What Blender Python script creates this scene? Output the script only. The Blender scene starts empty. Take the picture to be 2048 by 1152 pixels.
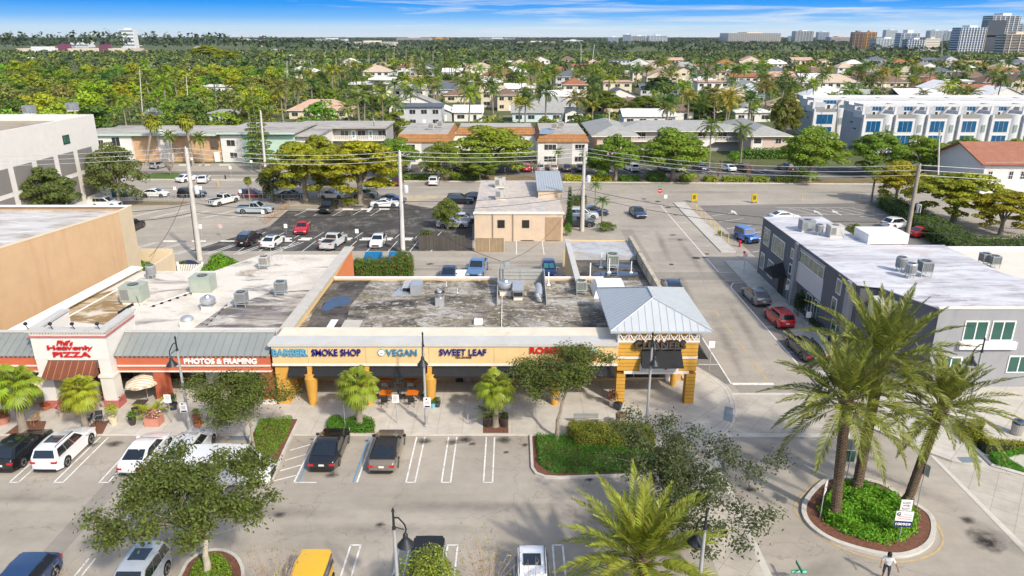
# Strip of shops with a corner tower, seen from a drone; one object per thing, parts as children.
import bpy,bmesh,math,random
import numpy as np
from mathutils import Vector,Matrix
R=math.radians
rnd=random.Random(7)
nr=np.random.default_rng(11)
SC=bpy.context.scene
COL=SC.collection
F,CH=1450.0,27.0
TH=math.atan(504/F)
CT,ST=math.cos(TH),math.sin(TH)
def g(u,v,z=0.0):
 """ground (or height z) point seen at photo pixel u, v"""
 x=(u-1024)/F;y=-(v-576)/F
 t=(CH-z)/(ST-y*CT)
 return(t*x,t*(CT+y*ST),z)
def at(u,v,Y):
 x=(u-1024)/F;y=-(v-576)/F
 t=Y/(CT+y*ST)
 return(t*x,Y,CH+t*(-ST+y*CT))
def px(X,Y,Z=0.0):
 Z-=CH
 zc=Y*CT-Z*ST
 return(1024+F*X/zc,576-F*(Y*ST+Z*CT)/zc)
cam=bpy.data.objects.new('camera',bpy.data.cameras.new('camera'))
COL.objects.link(cam)
cam.data.sensor_width=36;cam.data.lens=F/2048*36
cam.data.clip_start=0.5;cam.data.clip_end=30000
cam.location=(0,0,CH);cam.rotation_euler=(R(90)-TH,0,0)
SC.camera=cam
SUN_EL,SUN_AZ=R(39.5),math.atan2(-0.80,0.60)
SC.view_settings.view_transform='Standard';SC.view_settings.look='None'
SC.view_settings.gamma=1;SC.view_settings.exposure=0.78
w=bpy.data.worlds.new('World');SC.world=w;w.use_nodes=True
def sock(nd,name):return nd.inputs[name]
def world_nodes():
 nt=w.node_tree;N=nt.nodes;L=nt.links;N.clear()
 out=N.new('ShaderNodeOutputWorld');bg=N.new('ShaderNodeBackground')
 sky=N.new('ShaderNodeTexSky');sky.sky_type='NISHITA';sky.sun_disc=False
 sky.sun_elevation=SUN_EL;sky.sun_rotation=math.atan2(0.60,-0.80)
 sky.air_density=1.0;sky.dust_density=2.5;sky.ozone_density=0.8
 tc=N.new('ShaderNodeTexCoord');sep=N.new('ShaderNodeSeparateXYZ')
 L.new(tc.outputs['Generated'],sep.inputs[0])
 ramp=N.new('ShaderNodeValToRGB');e=ramp.color_ramp.elements
 e[0].position=0.0;e[0].color=(2.9,3.3,3.6,1)
 e[1].position=0.30;e[1].color=(0.2,1.0,2.9,1)
 for p,c in((0.035,(2.15,3.0,3.7,1)),(0.073,(.75,2.0,3.8,1)),(0.124,(0.10,1.35,3.75,1))):
  q=e.new(p);q.color=c
 mul=N.new('ShaderNodeMath');mul.operation='MULTIPLY';mul.inputs[1].default_value=3.2
 L.new(sep.outputs[2],mul.inputs[0]);L.new(mul.outputs[0],ramp.inputs[0])
 mr=N.new('ShaderNodeMapRange');mr.inputs[1].default_value=0.10;mr.inputs[2].default_value=0.35
 L.new(sep.outputs[2],mr.inputs[0])
 mix=N.new('ShaderNodeMix');mix.data_type='RGBA'
 L.new(mr.outputs[0],mix.inputs[0]);L.new(ramp.outputs[0],mix.inputs[6]);L.new(sky.outputs[0],mix.inputs[7])
 mp=N.new('ShaderNodeMapping');mp.inputs['Scale'].default_value=(1.6,1.6,34.0);mp.inputs['Rotation'].default_value=(0,R(2.2),0)
 L.new(tc.outputs['Generated'],mp.inputs[0])
 nz=N.new('ShaderNodeTexNoise');nz.inputs['Scale'].default_value=3.1;nz.inputs['Detail'].default_value=6;nz.inputs['Roughness'].default_value=0.62
 nz.inputs['Distortion'].default_value=0.5
 L.new(mp.outputs[0],nz.inputs[0])
 xr=N.new('ShaderNodeMapRange');xr.inputs[1].default_value=-0.45;xr.inputs[2].default_value=0.35;xr.inputs[3].default_value=-0.10;xr.inputs[4].default_value=0.06
 L.new(sep.outputs[0],xr.inputs[0])
 ad=N.new('ShaderNodeMath');L.new(nz.outputs[0],ad.inputs[0]);L.new(xr.outputs[0],ad.inputs[1])
 cr=N.new('ShaderNodeMapRange');cr.inputs[1].default_value=0.50;cr.inputs[2].default_value=0.72;cr.inputs[4].default_value=0.85
 L.new(ad.outputs[0],cr.inputs[0])
 mix2=N.new('ShaderNodeMix');mix2.data_type='RGBA';mix2.inputs[7].default_value=(3.2,3.45,3.65,1)
 L.new(cr.outputs[0],mix2.inputs[0]);L.new(mix.outputs[2],mix2.inputs[6])
 L.new(mix2.outputs[2],bg.inputs[0]);bg.inputs[1].default_value=0.15
 L.new(bg.outputs[0],out.inputs[0])
world_nodes()
sl=bpy.data.lights.new('sun','SUN');sl.energy=2.5;sl.angle=R(2.5);sl.color=(1.0,0.93,0.81)
so=bpy.data.objects.new('sun',sl);COL.objects.link(so)
sd=Vector((0.60*math.cos(SUN_EL),-0.80*math.cos(SUN_EL),math.sin(SUN_EL))).normalized()
so.rotation_euler=sd.to_track_quat('Z','Y').to_euler();so.location=(40,-60,80)
MATS={}
def newmat(name):
 m=bpy.data.materials.new(name);m.use_nodes=True
 nt=m.node_tree
 return m,nt.nodes,nt.links,nt.nodes['Principled BSDF']
def c4(c):return(c[0],c[1],c[2],1)
def mat(name,col,rough=0.7,var=0.12,scale=1.5,metal=0.0,spec=0.4,bump=0.0,bscale=30,stain=None,stain_amt=0.0,stain_scale=0.35,coat=0.0,streak=False):
 """painted / plain surface: base colour with soft two-scale variation, optional stains of another colour, optional bump"""
 if name in MATS:return MATS[name]
 m,N,L,b=newmat(name)
 b.inputs['Roughness'].default_value=rough;b.inputs['Metallic'].default_value=metal
 b.inputs['Specular IOR Level'].default_value=spec;b.inputs['Coat Weight'].default_value=coat
 tc=N.new('ShaderNodeTexCoord');src=tc.outputs['Object']
 n1=N.new('ShaderNodeTexNoise');n1.inputs['Scale'].default_value=scale;n1.inputs['Detail'].default_value=7;n1.inputs['Roughness'].default_value=0.65
 L.new(src,n1.inputs[0])
 mr=N.new('ShaderNodeMapRange');mr.inputs[1].default_value=0.3;mr.inputs[2].default_value=0.7;mr.inputs[3].default_value=1-var;mr.inputs[4].default_value=1+var
 L.new(n1.outputs[0],mr.inputs[0])
 mx=N.new('ShaderNodeVectorMath');mx.operation='SCALE';mx.inputs[0].default_value=col[:3]
 L.new(mr.outputs[0],mx.inputs['Scale'])
 last=mx.outputs[0]
 if stain is not None:
  mp=N.new('ShaderNodeMapping');mp.inputs['Scale'].default_value=(3.0,3.0,0.35)if streak else(1,1,1);L.new(src,mp.inputs[0])
  n2=N.new('ShaderNodeTexNoise');n2.inputs['Scale'].default_value=stain_scale;n2.inputs['Detail'].default_value=8;n2.inputs['Roughness'].default_value=0.7;n2.inputs['Distortion'].default_value=0.6
  L.new(mp.outputs[0],n2.inputs[0])
  m2=N.new('ShaderNodeMapRange');m2.inputs[1].default_value=0.62-0.25*stain_amt;m2.inputs[2].default_value=0.80-0.2*stain_amt;m2.inputs[4].default_value=0.9
  L.new(n2.outputs[0],m2.inputs[0])
  mm=N.new('ShaderNodeMix');mm.data_type='RGBA';mm.inputs[7].default_value=c4(stain)
  L.new(m2.outputs[0],mm.inputs[0]);L.new(last,mm.inputs[6]);last=mm.outputs[2]
 L.new(last,b.inputs['Base Color'])
 if bump:
  n3=N.new('ShaderNodeTexNoise');n3.inputs['Scale'].default_value=bscale;n3.inputs['Detail'].default_value=4;L.new(src,n3.inputs[0])
  bp=N.new('ShaderNodeBump');bp.inputs['Strength'].default_value=bump;bp.inputs['Distance'].default_value=0.02
  L.new(n3.outputs[0],bp.inputs['Height']);L.new(bp.outputs[0],b.inputs['Normal'])
 MATS[name]=m
 return m
def objcol(name,rough=0.3,metal=0.0,coat=0.6,island=0.0,trans=0.0,noise=0.06,nscale=2.0,gain=1.0,spec=.5):
 """colour comes from the object's own colour, so copies can differ"""
 if name in MATS:return MATS[name]
 m,N,L,b=newmat(name)
 b.inputs['Roughness'].default_value=rough;b.inputs['Metallic'].default_value=metal;b.inputs['Coat Weight'].default_value=coat
 b.inputs['Coat Roughness'].default_value=0.06;b.inputs['Specular IOR Level'].default_value=spec
 oi=N.new('ShaderNodeObjectInfo');last=oi.outputs['Color']
 tc=N.new('ShaderNodeTexCoord');n1=N.new('ShaderNodeTexNoise');n1.inputs['Scale'].default_value=nscale;n1.inputs['Detail'].default_value=4
 L.new(tc.outputs['Object'],n1.inputs[0])
 mr=N.new('ShaderNodeMapRange');mr.inputs[1].default_value=0.3;mr.inputs[2].default_value=0.7;mr.inputs[3].default_value=(1-noise)*gain;mr.inputs[4].default_value=(1+noise)*gain
 L.new(n1.outputs[0],mr.inputs[0])
 fac=mr.outputs[0]
 if island:
  ge=N.new('ShaderNodeNewGeometry');m2=N.new('ShaderNodeMapRange');m2.inputs[3].default_value=1-island;m2.inputs[4].default_value=1+island
  L.new(ge.outputs['Random Per Island'],m2.inputs[0])
  mu=N.new('ShaderNodeMath');mu.operation='MULTIPLY';L.new(fac,mu.inputs[0]);L.new(m2.outputs[0],mu.inputs[1]);fac=mu.outputs[0]
 sc=N.new('ShaderNodeVectorMath');sc.operation='SCALE';L.new(last,sc.inputs[0]);L.new(fac,sc.inputs['Scale'])
 last=sc.outputs[0]
 if island:
  hs=N.new('ShaderNodeHueSaturation');hm=N.new('ShaderNodeMapRange');hm.inputs[3].default_value=0.475;hm.inputs[4].default_value=0.525
  L.new(ge.outputs['Random Per Island'],hm.inputs[0]);L.new(hm.outputs[0],hs.inputs['Hue']);L.new(last,hs.inputs['Color']);last=hs.outputs[0]
 L.new(last,b.inputs['Base Color'])
 if trans:
  out=N['Material Output'];tr=N.new('ShaderNodeBsdfTranslucent');ms=N.new('ShaderNodeMixShader');ms.inputs[0].default_value=trans
  L.new(last,tr.inputs[0]);L.new(b.outputs[0],ms.inputs[1]);L.new(tr.outputs[0],ms.inputs[2]);L.new(ms.outputs[0],out.inputs[0])
 MATS[name]=m
 return m
def glassmat(name,col,rough=0.05,mull=None):
 if name in MATS:return MATS[name]
 m,N,L,b=newmat(name)
 b.inputs['Base Color'].default_value=c4(col);b.inputs['Roughness'].default_value=rough;b.inputs['Specular IOR Level'].default_value=0.8
 b.inputs['Coat Weight'].default_value=0.5;b.inputs['Coat Roughness'].default_value=0.03
 if mull:
  tc=N.new('ShaderNodeTexCoord');br=N.new('ShaderNodeTexBrick');br.offset=0
  mp=N.new('ShaderNodeMapping');mp.inputs['Rotation'].default_value=(R(90),0,0)
  L.new(tc.outputs['Object'],mp.inputs[0]);L.new(mp.outputs[0],br.inputs[0])
  br.inputs['Scale'].default_value=1;br.inputs['Brick Width'].default_value=mull[0];br.inputs['Row Height'].default_value=mull[1];br.inputs['Mortar Size'].default_value=mull[2]
  br.inputs['Color1'].default_value=c4(col);br.inputs['Color2'].default_value=c4([x*1.7+0.01 for x in col]);br.inputs['Mortar'].default_value=(0.7,0.7,0.68,1)
  L.new(br.outputs[0],b.inputs['Base Color'])
 MATS[name]=m
 return m
def asphalt(name,col,th=0.66,stain=(0.05,0.05,0.05),samt=0.3,crack=True):
 if name in MATS:return MATS[name]
 m,N,L,b=newmat(name)
 b.inputs['Roughness'].default_value=0.9;b.inputs['Specular IOR Level'].default_value=0.2
 tc=N.new('ShaderNodeTexCoord');src=tc.outputs['Object']
 def noise(s,d=6,r=0.6,dist=0.0):
  n=N.new('ShaderNodeTexNoise');n.inputs['Scale'].default_value=s;n.inputs['Detail'].default_value=d;n.inputs['Roughness'].default_value=r;n.inputs['Distortion'].default_value=dist
  L.new(src,n.inputs[0]);return n.outputs[0]
 def rng(x,a,c,lo,hi):
  q=N.new('ShaderNodeMapRange');q.inputs[1].default_value=a;q.inputs[2].default_value=c;q.inputs[3].default_value=lo;q.inputs[4].default_value=hi
  L.new(x,q.inputs[0]);return q.outputs[0]
 def mul(a,c):
  q=N.new('ShaderNodeMath');q.operation='MULTIPLY';L.new(a,q.inputs[0]);L.new(c,q.inputs[1]);return q.outputs[0]
 f=mul(rng(noise(0.12,5,0.6,0.4),0.3,0.7,0.86,1.12),rng(noise(1.1,6,0.7),0.25,0.75,0.9,1.1))
 f=mul(f,rng(noise(22,3,0.8),0.3,0.7,0.86,1.14))
 mp=N.new('ShaderNodeMapping');mp.inputs['Scale'].default_value=(0.25,2.2,1);L.new(src,mp.inputs[0])
 n=N.new('ShaderNodeTexNoise');n.inputs['Scale'].default_value=0.25;n.inputs['Detail'].default_value=5;L.new(mp.outputs[0],n.inputs[0])
 f=mul(f,rng(n.outputs[0],0.35,0.7,1.06,0.9))
 if crack:
  vo=N.new('ShaderNodeTexVoronoi');vo.feature='DISTANCE_TO_EDGE';vo.inputs['Scale'].default_value=0.16
  nd=N.new('ShaderNodeTexNoise');nd.inputs['Scale'].default_value=0.9;nd.inputs['Detail'].default_value=4;L.new(src,nd.inputs[0])
  va=N.new('ShaderNodeVectorMath');va.operation='ADD';L.new(src,va.inputs[0])
  vs=N.new('ShaderNodeVectorMath');vs.operation='SCALE';vs.inputs['Scale'].default_value=2.2;L.new(nd.outputs[1],vs.inputs[0]);L.new(vs.outputs[0],va.inputs[1])
  L.new(va.outputs[0],vo.inputs[0])
  f=mul(f,rng(vo.outputs[0],0.0,0.006,0.72,1.0))
 sc=N.new('ShaderNodeVectorMath');sc.operation='SCALE';sc.inputs[0].default_value=col[:3];L.new(f,sc.inputs['Scale'])
 mm=N.new('ShaderNodeMix');mm.data_type='RGBA';mm.inputs[7].default_value=c4(stain)
 L.new(rng(noise(0.33,9,0.75,1.0),th,th+.14,0.0,samt),mm.inputs[0]);L.new(sc.outputs[0],mm.inputs[6])
 L.new(mm.outputs[2],b.inputs['Base Color'])
 MATS[name]=m
 return m
def brick(name,c1,c2,mortar,bw,rh,ms,rot=(R(90),0,0),offset=0.5,rough=0.8,bump=0.0):
 """coursed or jointed surface (brick, clapboard, paving)"""
 if name in MATS:return MATS[name]
 m,N,L,b=newmat(name)
 b.inputs['Roughness'].default_value=rough;b.inputs['Specular IOR Level'].default_value=0.25
 tc=N.new('ShaderNodeTexCoord');mp=N.new('ShaderNodeMapping');mp.inputs['Rotation'].default_value=rot
 br=N.new('ShaderNodeTexBrick');br.offset=offset;br.inputs['Scale'].default_value=1
 L.new(tc.outputs['Object'],mp.inputs[0]);L.new(mp.outputs[0],br.inputs[0])
 br.inputs['Brick Width'].default_value=bw;br.inputs['Row Height'].default_value=rh;br.inputs['Mortar Size'].default_value=ms;br.inputs['Mortar Smooth'].default_value=0.1
 br.inputs['Color1'].default_value=c4(c1);br.inputs['Color2'].default_value=c4(c2);br.inputs['Mortar'].default_value=c4(mortar)
 n1=N.new('ShaderNodeTexNoise');n1.inputs['Scale'].default_value=0.8;n1.inputs['Detail'].default_value=8;n1.inputs['Roughness'].default_value=0.7;L.new(tc.outputs['Object'],n1.inputs[0])
 mr=N.new('ShaderNodeMapRange');mr.inputs[1].default_value=0.3;mr.inputs[2].default_value=0.7;mr.inputs[3].default_value=0.82;mr.inputs[4].default_value=1.14;L.new(n1.outputs[0],mr.inputs[0])
 sc=N.new('ShaderNodeVectorMath');sc.operation='SCALE';L.new(br.outputs[0],sc.inputs[0]);L.new(mr.outputs[0],sc.inputs['Scale'])
 L.new(sc.outputs[0],b.inputs['Base Color'])
 if bump:
  bp=N.new('ShaderNodeBump');bp.invert=True;bp.inputs['Strength'].default_value=bump;bp.inputs['Distance'].default_value=0.02
  L.new(br.outputs[1],bp.inputs['Height']);L.new(bp.outputs[0],b.inputs['Normal'])
 MATS[name]=m
 return m
def wloc(o):
 v=Vector((0,0,0))
 while o is not None:
  v=v+o.location;o=o.parent
 return v
def tag(o,label=None,cat=None,group=None,kind=None):
 if label:o['label']=label
 if cat:o['category']=cat
 if group:o['group']=group
 if kind:o['kind']=kind
 return o
def thing(name,label,cat,loc=(0,0,0),group=None):
 o=bpy.data.objects.new(name,None);COL.objects.link(o)
 o.location=loc;o.empty_display_size=0.3
 return tag(o,label,cat,group)
def link(name,me,parent=None,smooth=None):
 o=bpy.data.objects.new(name,me);COL.objects.link(o)
 if parent is not None:
  o.parent=parent;o.location=-wloc(parent)
 if smooth is not None:
  me.shade_smooth();me.set_sharp_from_angle(angle=R(smooth))
 return o
class MB:
 def __init__(s):s.v,s.f,s.mi,s.mats=[],[],[],[]
 def add(s,vs,fs,m):
  if m not in s.mats:s.mats.append(m)
  k=s.mats.index(m);b=len(s.v)
  s.v+=[tuple(p)for p in vs]
  for f in fs:s.f.append(tuple(i+b for i in f));s.mi.append(k)
  return s
 def box(s,x0,x1,y0,y1,z0,z1,m):
  return s.add([(x0,y0,z0),(x1,y0,z0),(x1,y1,z0),(x0,y1,z0),(x0,y0,z1),(x1,y0,z1),(x1,y1,z1),(x0,y1,z1)],[(0,3,2,1),(4,5,6,7),(0,1,5,4),(1,2,6,5),(2,3,7,6),(3,0,4,7)],m)
 def prism(s,poly,z0,z1,m,mt=None):
  a=sum(poly[i][0]*poly[(i+1)%len(poly)][1]-poly[(i+1)%len(poly)][0]*poly[i][1]for i in range(len(poly)))
  if a<0:poly=poly[::-1]
  n=len(poly)
  s.add([(p[0],p[1],z0)for p in poly]+[(p[0],p[1],z1)for p in poly],[(i,(i+1)%n,n+(i+1)%n,n+i)for i in range(n)]+[tuple(range(n))[::-1]],m)
  return s.add([(p[0],p[1],z1)for p in poly],[tuple(range(n))],mt or m)
 def sheet(s,poly,z,m):
  a=sum(poly[i][0]*poly[(i+1)%len(poly)][1]-poly[(i+1)%len(poly)][0]*poly[i][1]for i in range(len(poly)))
  if a<0:poly=poly[::-1]
  return s.add([(p[0],p[1],z)for p in poly],[tuple(range(len(poly)))],m)
 def quad(s,a,b,c,d,m):return s.add([a,b,c,d],[(0,1,2,3)],m)
 def slab(s,a,b,c,d,t,m):
  """thick panel: quad a b c d with thickness t against its normal"""
  n=(Vector(b)-Vector(a)).cross(Vector(d)-Vector(a)).normalized()*t
  q=[Vector(p)for p in(a,b,c,d)];k=[p-n for p in q]
  return s.add(q+k,[(0,1,2,3),(7,6,5,4),(0,4,5,1),(1,5,6,2),(2,6,7,3),(3,7,4,0)],m)
 def tube(s,pts,r,m,n=8,cap=True):
  P=[Vector(p)for p in pts];rr=r if isinstance(r,(list,tuple))else[r]*len(P)
  vs=[];up=Vector((0,0,1))
  for i,p in enumerate(P):
   d=(P[min(i+1,len(P)-1)]-P[max(i-1,0)]).normalized()
   a=d.cross(up if abs(d.z)<0.95 else Vector((1,0,0))).normalized();b=d.cross(a)
   for k in range(n):
    t=2*math.pi*k/n;vs.append(p+(a*math.cos(t)+b*math.sin(t))*rr[i])
  fs=[]
  for i in range(len(P)-1):
   for k in range(n):
    fs.append((i*n+k,(i+1)*n+k,(i+1)*n+(k+1)%n,i*n+(k+1)%n))
  if cap:fs+=[tuple(range(n)),tuple(range((len(P)-1)*n,len(P)*n))[::-1]]
  return s.add(vs,fs,m)
 def lathe(s,prof,m,n=16,c=(0,0,0),axis='z'):
  vs,fs=[],[]
  for r,z in prof:
   for k in range(n):
    t=2*math.pi*k/n;p=(r*math.cos(t),r*math.sin(t),z)
    if axis=='y':p=(p[0],p[2],-p[1])
    if axis=='x':p=(p[2],p[1],-p[0])
    vs.append((p[0]+c[0],p[1]+c[1],p[2]+c[2]))
  for i in range(len(prof)-1):
   for k in range(n):
    fs.append((i*n+k,i*n+(k+1)%n,(i+1)*n+(k+1)%n,(i+1)*n+k))
  fs+=[tuple(range(n))[::-1],tuple(range((len(prof)-1)*n,len(prof)*n))]
  return s.add(vs,fs,m)
 def build(s,name,parent=None,smooth=None):
  me=bpy.data.meshes.new(name);me.from_pydata(s.v,[],s.f)
  for m in s.mats:me.materials.append(m)
  me.polygons.foreach_set('material_index',s.mi);me.update()
  return link(name,me,parent,smooth)
def npmesh(name,V,Fq,mats,midx=None):
 """mesh from arrays: V (n,3), Fq (m,k) all faces with k corners"""
 me=bpy.data.meshes.new(name);V=np.asarray(V,np.float32);Fq=np.asarray(Fq,np.int32)
 m,k=Fq.shape
 me.vertices.add(len(V));me.vertices.foreach_set('co',V.ravel())
 me.loops.add(m*k);me.loops.foreach_set('vertex_index',Fq.ravel())
 me.polygons.add(m);me.polygons.foreach_set('loop_start',np.arange(0,m*k,k,dtype=np.int32))
 for q in mats:me.materials.append(q)
 if midx is not None:me.polygons.foreach_set('material_index',np.asarray(midx,np.int32))
 me.update(calc_edges=True);me.validate()
 return me
def dup(o,loc=None,rz=None,label=None,group=None,col=None,sc=None,parent=None):
 c=o.copy();COL.objects.link(c)
 if parent is not None:c.parent=parent
 if col is not None:c.color=c4(col)
 for ch in o.children:dup(ch,col=col,parent=c)
 return place(c,loc,rz,label,group,None,sc)
def paint(o,col):
 o.color=c4(col)
 for ch in o.children:paint(ch,col)
def place(c,loc=None,rz=None,label=None,group=None,col=None,sc=None):
 if loc is not None:c.location=loc
 if rz is not None:c.rotation_euler=(c.rotation_euler[0],c.rotation_euler[1],rz)
 if sc is not None:c.scale=(sc,sc,sc)if not isinstance(sc,(tuple,list))else sc
 if label:c['label']=label
 if group:c['group']=group
 if col is not None:paint(c,col)
 return c
USED={}
def spawn(key,maker,*a,**k):
 """first use places the prototype itself, later uses place copies of it with its parts"""
 if key not in USED:
  USED[key]=maker()
  return place(USED[key],*a,**k)
 return dup(USED[key],*a,**k)
def smooth_closed(pts,n=6):
 out=[];N=len(pts)
 for i in range(N):
  p0,p1,p2,p3=(Vector(pts[(i+k-1)%N][:2])for k in range(4))
  for j in range(n):
   t=j/n
   q=0.5*((2*p1)+(p2-p0)*t+(2*p0-5*p1+4*p2-p3)*t*t+(3*p1-p0-3*p2+p3)*t**3)
   out.append((q.x,q.y))
 return out
def inset(poly,d):
 """shrink a closed outline by d (positive = inwards)"""
 a=sum(poly[i][0]*poly[(i+1)%len(poly)][1]-poly[(i+1)%len(poly)][0]*poly[i][1]for i in range(len(poly)))
 if a<0:poly=poly[::-1]
 out=[];n=len(poly)
 for i in range(n):
  p,q,r_=Vector(poly[i-1]),Vector(poly[i]),Vector(poly[(i+1)%n])
  d1=(q-p).normalized();d2=(r_-q).normalized()
  n1=Vector((-d1.y,d1.x));n2=Vector((-d2.y,d2.x));b=(n1+n2)
  b=b/max(0.4,b.length_squared/2)if b.length>1e-4 else n1
  out.append((q.x+b.x*d,q.y+b.y*d))
 return out
def text(body,parent,name,m,loc,height,width=None,rot=(R(90),0,0),ext=0.02,bold=0.0,centre=True,shear=0.0,space=1.0):
 cu=bpy.data.curves.new(name,'FONT');cu.body=body;cu.extrude=ext;cu.offset=bold;cu.size=1;cu.shear=shear;cu.space_character=space;cu.resolution_u=3
 t=bpy.data.objects.new(name,cu);me=bpy.data.meshes.new_from_object(t)
 bpy.data.objects.remove(t);bpy.data.curves.remove(cu)
 co=np.empty(len(me.vertices)*3,np.float32);me.vertices.foreach_get('co',co);co=co.reshape(-1,3)
 lo,hi=co.min(0),co.max(0);s=height/(hi[1]-lo[1]);sx=width/(hi[0]-lo[0])if width else s
 co[:,0]-=(lo[0]+hi[0])/2 if centre else lo[0];co[:,1]-=lo[1]
 co[:,0]*=sx;co[:,1]*=s
 M=np.array(Matrix.LocRotScale(Vector(loc),Matrix.Identity(3).to_quaternion(),None)@(Matrix.Rotation(rot[2],4,'Z')@Matrix.Rotation(rot[0],4,'X')))
 co=co@M[:3,:3].T+M[:3,3]
 me.vertices.foreach_set('co',co.astype(np.float32).ravel());me.update()
 me.materials.clear();me.materials.append(m)
 return link(name,me,parent)
white_paint=mat('white_paint',(0.78,0.76,0.72),0.6,0.05)
line_paint=mat('line_paint',(0.70,0.69,0.66),0.8,0.16,3.0,stain=(0.36,0.34,0.31),stain_amt=0.5,stain_scale=2.2)
yellow_line=mat('yellow_line',(.50,.36,.15),0.8,0.15,3.0,stain=(.34,.29,.22),stain_amt=.75,stain_scale=2.0)
blue_line=mat('blue_line',(0.10,0.26,0.42),0.8,0.2,3.0,stain=(0.3,0.3,0.29),stain_amt=0.4,stain_scale=2.0)
black_metal=mat('black_metal',(0.02,0.022,0.025),0.45,0.1)
grey_metal=mat('grey_metal',(0.36,0.37,0.37),0.45,0.08,metal=0.4)
galv=mat('galvanised',(0.52,0.54,0.55),0.4,0.1,metal=0.6)
rubber=mat('rubber',(0.018,0.018,0.019),0.75,0.1)
dark_void=mat('dark_interior',(0.02,0.018,0.016),0.8,0.3,0.8)
concrete=mat('concrete',(0.46,0.43,0.38),0.85,0.10,0.8,stain=(0.30,0.27,0.23),stain_amt=0.12,stain_scale=0.5,bump=0.1)
kerb_m=mat('kerb_concrete',(0.50,0.47,0.42),0.85,0.14,1.2,stain=(0.28,0.25,0.21),stain_amt=0.2,stain_scale=1.0)
mulch=mat('mulch',(0.15,0.065,0.04),0.95,0.4,6,bump=0.5,bscale=20)
bark=mat('bark',(0.26,0.22,0.175),0.9,0.25,4,bump=0.6,bscale=14)
palm_bark=brick('palm_bark',(0.23,0.165,0.11),(0.16,0.11,0.07),(0.07,0.045,0.03),0.16,0.09,0.018,bump=0.8,rough=0.95)
grey_bark=mat('palm_grey_bark',(.25,.21,.165),0.9,0.2,5,bump=0.4,bscale=18)
leaf_m=objcol('leaf',rough=0.6,coat=0.0,island=0.42,trans=0.34,gain=1.35,spec=.25,noise=0.16,nscale=0.6)
frond_m=objcol('frond',rough=0.42,coat=0.0,island=0.30,trans=0.3,gain=1.3,spec=.35,noise=0.12,nscale=0.8)
terra=mat('terracotta',(0.42,0.17,0.09),0.8,0.15)
car_paint=objcol('car_paint',rough=0.28,metal=0.15,coat=1.0,noise=0.02)
car_glass=glassmat('car_glass',(0.012,0.016,0.02),0.04)
shade_m=mat('sun_shade',(0.12,0.42,0.40),0.5,0.1)
chrome=mat('bright_trim',(0.6,0.6,0.62),0.25,0.05,metal=0.9)
rim_m=mat('alloy_rim',(0.42,0.43,0.45),0.3,0.1,metal=0.7)
lamp_red=mat('tail_lamp',(0.45,0.01,0.015),0.2,0.1,coat=0.8)
lamp_clear=mat('head_lamp',(0.55,0.57,0.58),0.12,0.1,coat=0.8)
plate_m=mat('plate',(0.7,0.71,0.68),0.5,0.1)
black_trim=mat('black_trim',(0.015,0.015,0.017),0.5,0.1)
soft_top=mat('soft_top',(0.02,0.018,0.018),0.85,0.1)
SPEC={'sedan':(4.75,1.84,1.45,.33,-1.38,1.42,[(-2.37,.55),(-2.36,.82),(-2.22,.98),(-1.6,1.0),(.95,.96),(1.95,.82),(2.28,.68),(2.37,.5)],(-2.02,-.95,.22,1.12,.94)),'coupe':(4.85,1.95,1.38,.36,-1.40,1.45,[(-2.42,.5),(-2.4,.84),(-2.2,.95),(-1.5,.99),(.85,.96),(1.95,.86),(2.33,.68),(2.42,.48)],(-2.05,-.62,.12,1.02,.95)),'suv':(4.75,1.92,1.72,.37,-1.40,1.45,[(-2.37,.5),(-2.36,1.02),(-2.28,1.10),(.95,1.06),(1.95,.98),(2.28,.86),(2.37,.55)],(-2.26,-1.98,.25,1.10,1.04)),'crossover':(4.6,1.88,1.64,.36,-1.36,1.40,[(-2.3,.5),(-2.28,.95),(-2.15,1.06),(.95,1.02),(1.9,.92),(2.2,.78),(2.3,.5)],(-2.12,-1.5,.2,1.08,1.0)),'hatch':(4.1,1.80,1.60,.33,-1.28,1.30,[(-2.05,.5),(-2.03,.95),(-1.98,1.02),(.95,1.0),(1.65,.92),(1.97,.78),(2.05,.5)],(-1.96,-1.78,.30,1.10,.97)),'van':(5.5,2.0,2.15,.36,-1.75,1.75,[(-2.75,.5),(-2.74,1.1),(-2.7,1.2),(1.5,1.15),(2.35,1.0),(2.68,.85),(2.75,.5)],(-2.68,-2.6,1.1,1.75,1.12)),'jeep':(4.3,1.87,1.86,.40,-1.28,1.30,[(-2.12,.55),(-2.12,1.15),(.62,1.13),(1.9,1.07),(2.02,.95),(2.05,.55)],(-2.08,-2.02,.35,.70,1.12)),'pickup':(5.7,2.02,1.90,.41,-1.75,1.80,[(-2.85,.6),(-2.85,1.18),(-.72,1.18),(1.25,1.17),(2.5,1.10),(2.78,.95),(2.85,.6)],(-.74,-.60,.42,1.22,1.15)),}
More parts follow.
